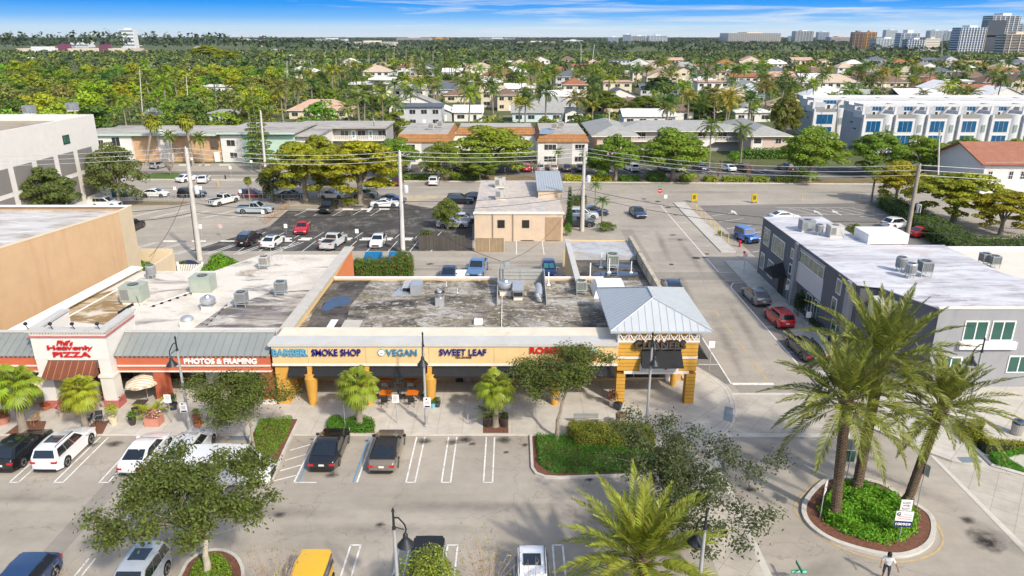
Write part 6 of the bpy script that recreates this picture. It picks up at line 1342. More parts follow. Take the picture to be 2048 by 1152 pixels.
def sign_post(pos,h,w_,sh,label,face=white_paint,rz=0,lines=(),post=galv,backm=None,name='street_sign',top=None):
 t=thing(name,label,'sign',pos);x,y,z=pos;c,s=math.cos(rz),math.sin(rz)
 mb=MB();mb.tube([(x,y,z),(x,y,z+h)],.03,post,6);mb.build('post',t)
 def bx(u0,u1,v0,v1,d0,d1,m):
  P_=[(u,d,v)for v in(v0,v1)for u,d in((u0,d0),(u1,d0),(u1,d1),(u0,d1))]
  return MB().add([(x+a*c-b*s,y+a*s+b*c,z+e)for a,b,e in P_],[(0,3,2,1),(4,5,6,7),(0,1,5,4),(1,2,6,5),(2,3,7,6),(3,0,4,7)],m)
 o=bx(-w_/2,w_/2,h-sh,h,-.06,-.035,face).build('panel',t)
 for body,zz,hh,ww,m in lines:
  text(body,o,'lettering',m,(x+.063*s,y-.063*c,z+zz),hh,ww,rot=(R(90),0,rz),ext=.003,bold=.02)
 return t,o,bx
sg_g=mat('sign_text_grey',(.18,.18,.20),.6);sg_r=mat('sign_text_red',(.45,.03,.03),.6);sg_b=mat('sign_band_navy',(.012,.025,.09),.5)
for u,v,d,r_ in((794,846,'white parking notice on a post before the orange tables',0),(344,846,'white parking notice on a post beside the pink planter',0)):
 t,o,bx=sign_post(g(u,v,.14),2.35,.50,.66,d);p=t.location
 mb=MB()
 for k in range(5):mb.box(p.x-.18,p.x+.18-.03*k,p.y-.066,p.y-.061,p.z+2.22-k*.1,p.z+2.25-k*.1,sg_r if k in(0,3)else sg_g)
 mb.build('print_line',o)
for u,v,d in((857,852,'white pay notice strapped to the lamp post by the vegan shop'),(377,862,'white pay notice strapped to the lamp post by the photo shop')):
 p=g(u,v,.14);q=(p[0],p[1]-.16,1.75);t=thing('pay_notice',d,'sign',q);mb=MB();mb.box(q[0]-.26,q[0]+.26,q[1]-.03,q[1]-.012,1.75,2.55,white_paint);mb.build('panel',t);mb=MB();mb.box(q[0]-.2,q[0]+.2,q[1]-.036,q[1]-.031,1.78,1.9,sg_b)
 for k in range(3):mb.box(q[0]-.18,q[0]+.16,q[1]-.036,q[1]-.031,2.02+k*.09,2.05+k*.09,sg_r if k==1 else sg_g)
 mb.lathe([(.07,-.036),(.07,-.031)],sg_b,14,(q[0]-.05,q[1],2.42),'y');mb.build('print',t)
p=g(1797,1082,.2);t,o,bx=sign_post(p,2.75,.60,.68,'white KEEP RIGHT sign above a blue and white pay parking notice numbered 100959',rz=R(-6),lines=(('KEEP',2.48,.15,.40,sg_g),('RIGHT',2.12,.15,.44,sg_g)));c,s=math.cos(R(-6)),math.sin(R(-6))
def rel(a,d,e):return(p[0]+a*c-d*s,p[1]+a*s+d*c,p[2]+e)
mb=MB();mb.add([rel(*q)for q in((-.18,-.066,2.36),(.08,-.066,2.36),(.08,-.066,2.32),(.2,-.066,2.385),(.08,-.066,2.45),(.08,-.066,2.41),(-.18,-.066,2.41))],[tuple(range(7))],black_metal);mb.build('arrow',o)
n_=bx(-.46,.46,1.02,2.03,-.09,-.065,white_paint).build('pay_panel',t);bx(-.46,.46,1.02,1.40,-.097,-.091,sg_b).build('number_band',n_)
text('100959',n_,'lettering',white_paint,rel(0,-.10,1.12),.17,.80,rot=(R(90),0,R(-6)),ext=.003,bold=.03);mb=MB();mb.lathe([(.12,-.006),(.12,.0)],sg_b,18,rel(-.3,-.094,1.85),'y');mb.build('round_mark',n_);text('P',n_,'lettering',white_paint,rel(-.3,-.105,1.79),.13,.09,rot=(R(90),0,R(-6)),ext=.003,bold=.02)
for k,z in enumerate((1.8,1.66,1.53)):bx(-.3 if k else-.05,.38,z,z+.035,-.097,-.091,(sg_g,sg_r,sg_r)[k]).build('print_line',n_)
for u,v,h,rz,d in((1640,1036,2.5,R(55),'white keep right sign seen edge-on at the left of the roundabout'),(1692,962,3.0,R(172),'grey back of two sign plates behind the left date palms'),(1834,1014,3.0,R(105),'grey sign plate edge at the right of the roundabout')):
 t,o,bx=sign_post(g(u,v,.15),h,.62,.76,d,white_paint if 'white'in d else galv,rz)
 if 'two'in d:bx(-.3,.3,h-1.6,h-.82,-.06,-.035,mat('sign_green',(.06,.14,.10),.5)).build('lower_panel',t)
 if 'white'in d:text('>',o,'arrow',black_metal,(t.location.x+.063*math.sin(rz),t.location.y-.063*math.cos(rz),.15+h-.5),.25,.3,rot=(R(90),0,rz),ext=.003,bold=.03)
p=(13.45,30.6,0);t=thing('street_name_sign','green street name blades reading ATLANTIC AVE on a white post','sign',p);gz=at(1598,1143,30.6);p=(gz[0],30.6,0);t.location=p
sgn=mat('sign_green_bright',(.015,.30,.17),.5,.05);mb=MB();mb.tube([(p[0],p[1],0),(p[0],p[1],gz[2]-.15)],.04,galv,8);mb.build('post',t);mb=MB();mb.box(p[0]-.42,p[0]+.42,p[1]-.02,p[1]+.0,gz[2]-.12,gz[2]+.12,sgn);o=mb.build('blade',t);text('ATLANTIC AVE',o,'lettering',white_paint,(p[0],p[1]-.026,gz[2]-.05),.11,.74,ext=.003,bold=.02);mb=MB();mb.box(p[0]-.01,p[0]+.01,p[1]-.4,p[1]+.5,gz[2]+.14,gz[2]+.34,sgn);mb.build('blade',t)
p=g(1318,408);t=thing('stop_sign','red stop sign with green name plates at the side street corner','sign',p);mb=MB();mb.tube([p,(p[0],p[1],2.9)],.035,galv,6);mb.build('post',t);mb=MB();mb.add([(p[0]+.42*math.cos(R(22.5+45*k)),p[1]-d,2.3+.42*math.sin(R(22.5+45*k)))for d in(.07,.04)for k in range(8)],[tuple(range(8)),tuple(range(8,16))[::-1]]+[(k,8+k,8+(k+1)%8,(k+1)%8)for k in range(8)],sg_red);o=mb.build('panel',t);text('STOP',o,'lettering',white_paint,(p[0],p[1]-.075,2.2),.2,.55,ext=.003,bold=.02);mb=MB();mb.box(p[0]-.4,p[0]+.4,p[1]-.02,p[1],2.95,3.1,sgn);mb.build('name_plate',t)
for u,v,h,d in((1330,412,1.9,'small white notice beside the stop sign'),(404,476,2.0,'white notice with two plates near the leaning pole'),(444,474,1.9,'pinkish white notice on a dark post in the left lot'),(528,444,1.9,'white notice by the sloped chain fence'),(386,335,2.2,'white notice by the lawn strip near the tree'),(463,355,2.3,'small white notice on a dark post in front of the peach apartments'),(505,345,2.6,'large white notice at the apartment lot edge'),(353,398,2.2,'pale notice beside the white sedan on the street'),(405,402,2.6,'white notice above the black suv'),(483,402,2.0,'pale notice in front of the dark red suv'),(1571,608,2.2,'white notice on the office pavement beside the grey sedan'),(1612,666,2.2,'white notice on the office pavement beside the red hatchback'),(1487,545,2.4,'thin post with a small white notice at the office corner'),(715,480,1.6,'white plate on a thin post in the dark lot'),(573,468,1.5,'white square plate lying over the dark lot edge'),(1418,745,2.9,'thin sign pole on the corner pavement by the side awning')):
 sign_post(g(u,v),h,.5,.6,d,white_paint if 'pink'not in d else mat('faded_pink',(.62,.45,.42),.6),name='notice_sign')
yb=mat('barrel_yellow',(.50,.36,.01),.55,.15)
for u,v,d in((1388,405,'yellow pay board at the lot entrance, nearer the stop sign'),(1508,406,'yellow pay board in the middle of the lot entrance')):
 p=g(u,v);t=thing('pay_board',d,'sign board',p);mb=MB();mb.box(p[0]-.45,p[0]+.45,p[1]-.12,p[1]+.12,.25,1.55,yb);mb.build('panel',t);mb=MB();mb.box(p[0]-.28,p[0]+.2,p[1]-.13,p[1]-.122,.6,1.3,mat('board_dark',(.16,.12,.01),.6));mb.build('print',t);mb=MB();mb.box(p[0]-.4,p[0]-.3,p[1]-.1,p[1]+.1,0,.25,black_metal);mb.box(p[0]+.3,p[0]+.4,p[1]-.1,p[1]+.1,0,.25,black_metal);mb.build('foot',t)
ybol=mat('bollard_yellow',(.58,.40,.10),.6,.15)
for i,(u,v)in enumerate(((1383,414),(1392,424),(1401,432),(1410,441),(1419,450),(1428,459),(1436,468),(1442,476),(1456,485),(1603,402),(1718,404))):
 p=g(u,v);t=thing('bollard','yellow bollard %s'%('number by the kerb line, %s from the stop sign'%('first second third fourth fifth sixth seventh eighth ninth'.split()[i])if i<9 else('by the hatched bay left of the arrows','by the hatched bay near the cabbage palm')[i-9]),'bollard',p,'yellow bollards of the pay lot');t['label']=t['label'].replace('number ','')
 mb=MB();mb.lathe([(.07,0),(.07,1.1),(.03,1.16)],ybol,8,p);mb.build('post',t)
for u,v,d in((437,372,'pale yellow bollard by the apartment lot entrance'),(392,368,'yellow bollard at the end of the lawn strip')):
 p=g(u,v);t=thing('bollard',d,'bollard',p);mb=MB();mb.lathe([(.09,0),(.09,1.2),(.04,1.26)],ybol,8,p);mb.build('post',t)
def fence(a,b,h,label,m,board=None,n=8):
 t=thing('board_fence'if board else 'chain_fence',label,'fence',a);A,B=Vector(a),Vector(b)
 if board:mb=MB();mb.slab(A,B,B+Vector((0,0,h)),A+Vector((0,0,h)),.04,board);mb.build('board_panel',t)
 else:
  mb=MB()
  for z in(.1,h*.5,h):mb.tube([A+Vector((0,0,z)),B+Vector((0,0,z))],.025,m,4)
  for i in range(40):q=A.lerp(B,i/39);mb.tube([q+Vector((0,0,.1)),q+Vector((0,0,h))],.008,m,3,cap=False)
  mb.build('mesh',t)
 for i in range(n+1):q=A.lerp(B,i/n);mb=MB();mb.tube([q,q+Vector((0,0,h+.08))],.04 if board is None else .05,m,5);mb.build('post',t)
 return t
rust=mat('rusty_pipe',(.36,.20,.09),.8,.2);board_d=brick('dark_boards',(.075,.068,.06),(.10,.09,.08),(.02,.02,.02),.14,20,.012,offset=0);board_l=brick('weathered_boards',(.36,.27,.17),(.28,.21,.13),(.09,.07,.05),.16,20,.014,offset=0)
fence(g(530,448),g(580,414),1.1,'rusty pipe fence sloping between the two lots',rust);fence(g(838,500),g(930,500),2.0,'dark weathered board fence in front of the silver sedan',mat('post_dark',(.08,.07,.06),.9),board_d,6);fence(g(950,504),g(1008,504),1.9,'pale weathered board fence at the foot of the beige store',beige,board_l,2);fence((-26.5,84.6,0),(-20.5,84.6,0),1.2,'low grey board fence behind the party wall',mat('post_dark',(.08,.07,.06),.9),board_d,3);fence(g(300,404),g(640,404),1.3,'thin wire fence along the left street',galv,None,9)
dump=mat('dumpster_blue',(.012,.17,.38),.6,.15,stain=(.15,.07,.04),stain_amt=.15,stain_scale=1.5)
for u,v,d in((747,530,'blue open dumpster, left of two behind the alley hedge'),(795,530,'blue dumpster filled with brown waste, right of two behind the alley hedge')):
 p=g(u,v);t=thing('dumpster',d,'dumpster',p,'dumpsters in the alley');mb=MB();x,y=p[0],p[1]
 for q in(((x-1,y-.8,.1),(x+1,y-.8,.1),(x+1.05,y-.85,1.1),(x-1.05,y-.85,1.1)),((x+1,y-.8,.1),(x+1,y+.8,.1),(x+1.05,y+.85,1.5),(x+1.05,y-.85,1.1)),((x+1,y+.8,.1),(x-1,y+.8,.1),(x-1.05,y+.85,1.5),(x+1.05,y+.85,1.5)),((x-1,y+.8,.1),(x-1,y-.8,.1),(x-1.05,y-.85,1.1),(x-1.05,y+.85,1.5))):mb.slab(*q,.05,dump)
 mb.box(x-.95,x+.95,y-.75,y+.75,.1,.16,dump);mb.build('bin',t);mb=MB();mb.box(x-.92,x+.92,y-.72,y+.72,.17,.45 if 'open'in d else 1.0,dark_void if 'open'in d else mat('waste_brown',(.20,.09,.05),.95,.4,6));mb.build('contents',t)
wbin=mat('bin_white',(.5,.5,.48),.7,.1)
p=g(1055,560);t=thing('trash_bin','brown open topped bin behind the roof screen in the alley','bin',p);mb=MB();mb.box(p[0]-.6,p[0]+.6,p[1]-.4,p[1]+.4,0,1.0,mat('bin_brown',(.12,.07,.05),.8));mb.build('body',t);mb=MB();mb.box(p[0]-.65,p[0]+.65,p[1]-.45,p[1]+.45,1.0,1.1,galv);mb.build('rim',t)
p=g(1131,563);shrub((p[0],p[1],0),.6,.9,300,.12,(.3,.3,.3),'heap of pale grey scrap bags by the wing wall','scrap heap',name='scrap_heap',stem=False)
p=g(930,562);t=thing('mattress','white folded mattress leaning by the alley edge next to the steel blue pickup','mattress',p);mb=MB();mb.slab((p[0]-1.1,p[1]+.3,.5),(p[0]+1.1,p[1]+.3,.5),(p[0]+1.1,p[1]+1.2,1.0),(p[0]-1.1,p[1]+1.2,1.0),.22,white_paint);mb.build('pad',t);mb=MB();mb.box(p[0]-1,p[0]+1,p[1]+.4,p[1]+1,0,.4,wbin);mb.build('base',t)
p=g(735,555);t=thing('trash_heap','red and orange trash bags piled at the foot of the alley hedge','trash heap',(-17.0,70.2,0));mb=MB()
for k,c in enumerate(((.35,.03,.05),(.45,.16,.03),(.02,.025,.05),(.4,.35,.3),(.02,.02,.03))):mb.lathe([(.2,0),(.5,.15),(.48,.5),(.2,.8),(.05,.85)],mat('bag_%d'%k,c,.5,.15),10,(-16.9+k*.62,70.0+.35*(k%2),.0))
mb.build('bag',t,60)
p=g(377,545);t=thing('tarp_heap','dark navy tarpaulin over clutter between two bushes behind the white roof','tarp',p);mb=MB();mb.lathe([(1.9,0),(1.6,.6),(.9,1.3),(.3,1.5),(.05,1.55)],mat('tarp_navy',(.012,.02,.06),.6,.2),9,p);mb.build('tarp',t)
for u,v,d in((1452+27,478,'red fire hydrant cabinet pipe, left of a pair by the office'),(1491-3,500,'red standpipe, right of a pair by the office')):
 p=g(u,v+16);t=thing('standpipe',d,'standpipe',p);mb=MB();mb.lathe([(.13,0),(.13,.7),(.2,.75),(.2,.85),(.08,.95)],sg_red,10,p);mb.build('body',t,40)
t=thing('fire_hydrant','dark hydrant with a pale cap on the apartment street kerb','hydrant',g(451,358));p=t.location;mb=MB();mb.lathe([(.16,0),(.14,.5),(.2,.55),(.12,.75),(.04,.82)],black_metal,10,p);mb.build('body',t,40)
orange=mat('orange_top',(.62,.16,.015),.55,.08);chair_m=mat('chair_black',(.03,.03,.032),.6,.1);chair_s=mat('chair_steel',(.42,.42,.42),.4,.1,metal=.5);wicker=mat('wicker_tan',(.34,.20,.08),.8,.2)
def table_proto(top):
 def f():
  t=thing('cafe_table','table','table');mb=MB();mb.box(-.45,.45,-.42,.42,.72,.76,top);mb.build('tabletop',t)
  mb=MB();mb.lathe([(.035,.06),(.035,.72)],black_metal,8);mb.box(-.3,.3,-.04,.04,.0,.05,black_metal);mb.box(-.04,.04,-.3,-.041,.0,.05,black_metal);mb.box(-.04,.04,.041,.3,.0,.05,black_metal);mb.build('pedestal',t);return t
 return f
def chair_proto(m):
 def f():
  t=thing('cafe_chair','chair','chair');mb=MB();mb.box(-.23,.23,-.22,.22,.43,.47,m);mb.build('seat',t);mb=MB();mb.slab((-.23,-.24,.55),(.23,-.24,.55),(.23,-.32,.88),(-.23,-.32,.88),.03,m);mb.build('backrest',t)
  for x in(-.22,.22):
   for y,y2 in((-.22,-.28),(.2,.24)):mb=MB();mb.tube([(x,y2,0),(x,y,.45)]+([(x,-.32,.88)]if y<0 else[]),.018,m,5);mb.build('leg',t)
   mb=MB();mb.tube([(x,.22,.45),(x,.2,.66),(x,-.26,.66)],.016,m,5);mb.build('armrest',t)
  return t
 return f
def tbl(p,d,top=orange):return spawn(('tbl',top.name),table_proto(top),p,0,d,'cafe tables under the arcade')
def chr_(p,rz,d,m=chair_m):return spawn(('chr',m.name),chair_proto(m),p,R(rz),d,'cafe chairs under the arcade')
for(u,v),side,row in(((773,802),'left','front'),((826,802),'right','front'),((774,772),'left','back'),((825,772),'right','back')):
 p=g(u,v,.14);p=(p[0],p[1]if row=='front'else 52.9,.14)
 tbl(p,'orange topped cafe table, %s one of the %s row outside the vegan shop'%(side,'sunlit'if row=='front'else 'shaded'));m=chair_m if row=='front'else chair_s
 for dx,dy,rz,w_ in((0,-.8,0,'near'),(-.85,.1,-90,'left'),(.85,.1,90,'right'))if row=='front'else((0,-.75,0,'near'),(.9 if side=='left'else-.9,0,90 if side=='left'else-90,'inner')):
  chr_((p[0]+dx,p[1]+dy,.14),rz,'%s chair on the %s side of the %s %s orange table'%('black'if m is chair_m else 'steel',w_,side,'sunlit'if row=='front'else 'shaded'),m)
def pot(p,r_,h,m,d,plant=None,col=SHOPG,n=500,flo=None,ph=.6,pr=None,sq=False,cat='potted plant',pk=None):
 t=thing('potted_plant',d,cat,p);mb=MB()
 if sq:mb.prism([(p[0]-r_,p[1]-r_*.8),(p[0]+r_,p[1]-r_*.8),(p[0]+r_*1.1,p[1]+r_*.8),(p[0]-r_*1.1,p[1]+r_*.8)],p[2],p[2]+h,m)
 else:mb.lathe([(r_*.68,0),(r_*.95,h*.8),(r_,h*.82),(r_*1.02,h),(r_*.86,h),(r_*.84,h*.9)],m,14,p)
 mb.build('pot',t,40)
 R2=pr or r_*1.25
 if plant=='palm':
  q=palm('areca',(p[0],p[1],p[2]+h*.9),ph,col,'');q.name='plant';q.parent=t;q.location=(0,0,h*.9)
  for k_ in('label','category','group'):
   if k_ in q:del q[k_]
  return t
 B=[]
 for k in range(7):a=k*2.4;q=math.sqrt((k+.5)/7);B.append(((p[0]+math.cos(a)*q*R2*.7,p[1]+math.sin(a)*q*R2*.7,p[2]+h+ph*(.3+.45*(1-q))),(R2*.45,R2*.45,ph*.32)))
 o=make_crown('foliage',B,n,.055,t);o.color=c4(col)
 for i,c in enumerate(flo or()):b=make_crown('flower',B,170,.065,t,shell=.03);b.color=c4(c)
 return t
pink_pot=mat('pink_terracotta',(.48,.21,.15),.8,.12);stone_pot=mat('stone_pot',(.50,.42,.33),.85,.15);cream_pot=mat('cream_pot',(.60,.52,.38),.7,.1);dark_pot=mat('dark_pot',(.055,.04,.035),.5,.1);blue_pot=mat('blue_pot',(.2,.5,.58),.5,.1);glaz=mat('glazed_pot',(.05,.06,.08),.25,.2)
H14=.14
pot(g(309,848,H14),.52,.62,pink_pot,'square pink planter overflowing with pink and orange flowers below a yellow palm',None,(.12,.13,.05),500,[(.5,.10,.16),(.55,.2,.03),(.55,.5,.45)],.5,.62,True);palm('areca',g(305,836,.14),1.9,(.25,.27,.02),'yellow green bushy palm growing behind the pink planter',rz=.4)
pot(g(266,849,H14),.28,.50,dark_pot,'dark tapered pot with a bright green shrub on the pizza terrace',None,(.07,.15,.02),420,None,.6,.38);pot(g(228,847,H14),.34,.55,cream_pot,'cream pot with a yellow green bushy plant on the pizza terrace',None,(.24,.27,.03),800,None,1.25,.5)
pot(g(143,832,H14),.55,.5,stone_pot,'pair of stone troughs massed with orange, pink and red flowers',None,(.13,.13,.04),700,[(.58,.17,.02),(.55,.16,.24),(.36,.02,.05),(.6,.5,.42)],.9,.95,True);pot(g(180,820,H14),.5,.4,stone_pot,'low stone planter of mixed red and green foliage behind the small palm',None,(.10,.11,.03),600,[(.30,.02,.03),(.5,.35,.05)],.9,.7,True)
pot(g(8,846,H14),.5,.55,pink_pot,'pink pot of red flowering shrub at the far left of the terrace',None,(.10,.10,.03),500,[(.35,.05,.03)],.55,.62);pot(g(93,818,H14),.42,.35,terra,'terracotta bowl with low red flowers at the white pillar',None,(.07,.13,.02),300,[(.4,.03,.03)],.25,.42);pot(g(236,810,H14),.45,.4,terra,'terracotta bowl with a reddish shrub by the right white pillar',None,(.16,.06,.03),400,[(.4,.03,.03)],.7,.6);pot(g(212,812,H14),.4,.4,stone_pot,'rusty leaved shrub in a pot against the right white pillar',None,(.18,.06,.03),420,None,.95,.5)
pot(g(347,818,H14),.36,.45,glaz,'glazed pot with an upright dark green shrub at the brick pier',None,(.03,.08,.02),520,None,1.0,.42);pot(g(393,836,H14),.3,.25,terra,'small pot with bright yellow green leaves behind the photo shop lamp',None,(.2,.25,.02),260,None,.6,.4);pot(g(397,852,H14),.32,.25,terra,'low pot with red flowers behind the photo shop lamp',None,(.10,.13,.03),260,[(.4,.08,.05)],.4,.42)
pot(g(875,813,H14),.26,.4,glaz,'glazed pot with a small shrub at the foot of the third yellow column',None,(.09,.13,.03),260,None,.45,.34);pot(g(866,815,H14),.2,.35,blue_pot,'small pale blue pot next to the third yellow column',None,(.11,.15,.03),160,None,.3,.24);pot(g(976,852,H14),.36,.8,dark_pot,'tall black pot with a thin palm beside the right fan palm','palm',(.13,.17,.03),ph=1.3);pot(g(1008,852,H14),.34,.7,dark_pot,'tall black pot right of the fan palm trunk',None,(.07,.11,.02),260,None,.5,.36)
pot(g(1236,818,H14),.34,.5,glaz,'round glazed pot at the foot of the corner tower leg',None,(.05,.06,.02),60,None,.1,.2);pot(g(1224,812,H14),.3,.5,stone_pot,'dark leaved shrub in a stone pot beside the corner tower leg',None,(.06,.08,.02),420,[(.3,.03,.05)],1.0,.45)
def umbrella(p,r_,h,d,tilt=0.0):
 t=thing('patio_umbrella',d,'umbrella',p);mb=MB();mb.tube([p,(p[0],p[1],p[2]+h)],.035,galv,6);mb.build('pole',t);mb=MB();cv=brick('umbrella_canvas',(.44,.32,.18),(.52,.42,.28),(.66,.62,.55),40,.22,.05,rot=(0,0,0),offset=0);V=[(p[0],p[1],p[2]+h)]
 n=8
 for rr,dz in((.5,-.25),(1.0,-.62)):
  for k in range(n):a=k*2*math.pi/n;V.append((p[0]+r_*rr*math.cos(a),p[1]+r_*rr*math.sin(a),p[2]+h+dz+tilt*r_*rr*math.cos(a)))
 for k in range(n):a=k*2*math.pi/n;V.append((p[0]+r_*math.cos(a),p[1]+r_*math.sin(a),p[2]+h-.80+tilt*r_*math.cos(a)))
 F_=[(0,1+k,1+(k+1)%n)for k in range(n)]+[(1+k,9+k,9+(k+1)%n,1+(k+1)%n)for k in range(n)]+[(9+k,17+k,17+(k+1)%n,9+(k+1)%n)for k in range(n)]
 mb.add(V,F_,cv);mb.build('canopy',t);mb=MB()
 for k in range(n):a=k*2*math.pi/n;mb.tube([(p[0],p[1],p[2]+h-.05),(p[0]+r_*math.cos(a),p[1]+r_*math.sin(a),p[2]+h-.66+tilt*r_*math.cos(a))],.012,galv,4)
 mb.build('rib',t);return t
umbrella((g(286,815)[0],50.6,.14),1.45,2.35,'striped tan canvas umbrella beside the right white pillar',.10);umbrella((g(58,822)[0],50.2,.14),1.35,2.1,'shabby tan umbrella behind the left small palm')
for u,v,rz,m,d in((72,848,150,wicker,'orange brown slatted chair on the pizza terrace'),(200,846,200,chair_m,'dark mesh chair near the cream pot'),(178,850,100,chair_m,'black chair left of the dark mesh chair'),(275,832,10,chair_m,'dark chair below the striped umbrella'),(60,812,30,chair_m,'dark chair under the shabby umbrella'),(30,815,-40,chair_m,'dark chair at the far left terrace table')):chr_(g(u,v,.14),rz,d,m)
tbl(g(45,818,.14),'dark table under the shabby umbrella',mat('dark_wood',(.06,.045,.035),.6));tbl(g(284,822,.14),'dark table under the striped umbrella',MATS['dark_wood'])
t=thing('string_lights','string of warm bulbs hung across the pizza terrace','string lights',(-37,50,2.6));mb=MB();A,B=Vector((-39,49.5,2.5)),Vector((-31,49.4,2.9));pts=[A.lerp(B,i/12)-Vector((0,0,.5*4*(i/12)*(1-i/12)))for i in range(13)];mb.tube(pts,.01,black_metal,3,cap=False);mb.build('cable',t)
mb=MB()
for q in pts:mb.lathe([(.02,-.1),(.05,-.06),(.03,0)],mat('bulb',(.75,.68,.5),.2),6,q)
mb.build('bulb',t)
t=thing('easel_board','tilted poster boards on stands outside the photo shop','easel',(-24.3,53.0,.14));mb=MB();mb.slab((-24.6,52.6,.5),(-23.7,52.9,.5),(-23.7,53.1,1.7),(-24.6,52.8,1.7),.03,mat('poster_grey',(.42,.43,.38),.5,.5,2.5));mb.build('poster',t);mb=MB();mb.tube([(-24.4,52.9,.14),(-24.2,53.0,1.8)],.02,black_metal,4);mb.tube([(-23.9,53.1,.14),(-24.1,53.0,1.8)],.02,black_metal,4);mb.build('stand',t)
t=thing('clothes_rack','dark and pink clothes hanging in the tea lounge doorway','clothing display',(-4.2,53.4,.14));mb=MB();mb.slab((-4.6,53.4,.3),(-4.0,53.4,.3),(-4.05,53.4,1.7),(-4.55,53.4,1.7),.1,black_trim);mb.build('black_dress',t);mb=MB();mb.slab((-3.8,53.4,.3),(-3.4,53.4,.3),(-3.5,53.4,1.7),(-3.75,53.4,1.7),.1,mat('pink_cloth',(.42,.25,.33),.8));mb.build('pink_suit',t);mb=MB();mb.tube([(-4.9,53.5,.14),(-4.9,53.5,1.9),(-3.2,53.5,1.9),(-3.2,53.5,.14)],.02,chrome,5);mb.build('rail',t)
t=thing('wall_poster','pale poster board in the tea lounge window','poster',(-2.2,53.7,.9));mb=MB();mb.box(-2.9,-1.3,53.78,53.8,.8,1.8,mat('poster_pale',(.55,.56,.52),.6,.25,6));mb.build('sheet',t)
def litter(p,d,lid):
 t=thing('litter_bin',d,'litter bin',p);mb=MB();mb.lathe([(.30,0),(.34,.1),(.36,.85)],concrete,20,p)
 for k in range(20):a=k*2*math.pi/20;mb.tube([(p[0]+.345*math.cos(a),p[1]+.345*math.sin(a),p[2]+.05),(p[0]+.372*math.cos(a),p[1]+.372*math.sin(a),p[2]+.85)],.022,kerb_m,4)
 mb.build('body',t,40);mb=MB();mb.lathe([(.37,.86),(.40,.9),(.40,1.02),(.36,1.08),(.2,1.1)],lid,20,p);mb.build('lid',t,40);mb=MB();mb.lathe([(.15,1.101),(.15,1.106)],dark_void,14,p);mb.build('opening',t)
litter(g(1241,853,.14),'ribbed concrete litter bin with a bronze rim behind the clipped hedge',mat('bronze_rim',(.20,.12,.07),.5));litter(g(2032,868,.14),'litter bin with a dark blue lid by the plaza hedge',mat('lid_blue',(.05,.07,.14),.5))
p=g(1172,852,.14);t=thing('park_bench','grey slatted bench behind the clipped hedge','bench',p);mb=MB()
for k in range(4):mb.box(p[0]-.9,p[0]+.9,p[1]-.22+k*.12,p[1]-.13+k*.12,p[2]+.42,p[2]+.46,grey_metal)
mb.build('seat',t);mb=MB()
for k in range(3):mb.box(p[0]-.9,p[0]+.9,p[1]+.25,p[1]+.28,p[2]+.52+k*.13,p[2]+.62+k*.13,grey_metal)
mb.build('backrest',t)
for dx in(-.8,.8):mb=MB();mb.box(p[0]+dx-.03,p[0]+dx+.03,p[1]-.22,p[1]+.26,p[2],p[2]+.42,black_metal);mb.build('leg',t)
for q_,d in((g(936,848,.14),'thin grey post in front of the tea lounge'),(g(691,858,.14),'grey sign post standing in the clipped shrub')):t=thing('post',d,'post',q_);mb=MB();mb.tube([q_,(q_[0],q_[1],2.1 if 'shrub'in d else .95)],.035,galv,6);mb.build('shaft',t)
for u,v,h,d,k in((720,852,4.6,'shaggy bright fan palm in the bed before the vegan shop','fan0'),(991,852,4.45,'shaggy bright fan palm in front of the tea lounge','fan1')):palm(k,g(u,v,.14),h,SHOPG,d,'fan palms along the shop front')
for u,v,h,d,k in((48,862,5.2,'yellow green fan palm at the far left, in front of the coral fascia','fan1'),(172,858,4.2,'small golden fan palm in front of the pizza awning','fan0')):palm(k,g(u,v,.14),h,(.24,.26,.02)if u>100 else(.19,.25,.02),d,'fan palms along the shop front')
DATE=(.165,.18,.030)
def date(base,top,d,col=DATE,kind='date0',rz=0):
 b=Vector(base);a=Vector(top);L_=(a-b).length;dv=(a-b).normalized();t=palm(kind,base,8.6,col,d,None,'date_palm',sc=(L_/7.1))
 t.rotation_mode='QUATERNION';t.rotation_quaternion=Vector((0,0,1)).rotation_difference(dv)@Matrix.Rotation(rz,3,'Z').to_quaternion();f_=7.1/L_
 s=L_/7.1;t.scale=(s**.5,s**.5,s);return t
b1=g(1670,1034,.15);date(b1,at(1693,800,b1[1]+.1),'date palm at the left front of the roundabout',rz=.3);b2=g(1712,985,.15);date(b2,at(1762,722,b2[1]+.2),'date palm at the back of the roundabout, tallest of three',kind='date1',rz=1.0);b3=g(1812,1010,.15);date(b3,at(1882,815,b3[1]+.2),'date palm leaning right at the right of the roundabout',rz=2.1)
fp=at(1283,1118,28.2);t=date((fp[0]-.1,28.3,fp[2]-7.1),fp,'lush yellow green date palm at the bottom edge beside the lamp',(.20,.22,.022),'date1',.5)
shrub((fp[0]-.1,28.3,0),1.2,.7,500,.08,(.05,.10,.015),'low planting at the foot of the foreground date palm',seed=9)
oc1,oc2=(.085,.105,.020),(.072,.082,.028)
p1=g(508,905);oak(p1,5.0,3.2,oc1,'small leaved street tree below the photo shop sign',3,15000,.09,clear=.16,off=(-.1,.5),rt=.11,sig=.34,dens=.65)
p2=(g(415,1150)[0],g(415,1150)[1],.1);oak(p2,6.5,4.1,oc1,'large foreground street tree with a pale trunk over the parked cars',8,22000,.10,clear=.17,off=(.1,.3),rt=.19,sig=.34,dens=.5,barkm=mat('pale_bark',(.40,.35,.27),.9,.2,3,bump=.4))
p3=g(1113,878,.1);oak(p3,6.3,3.3,oc1,'street tree partly hiding the red gourmet shop sign',15,14000,.09,sig=.34,clear=.24,dens=.65,off=(.2,.5),rt=.15)
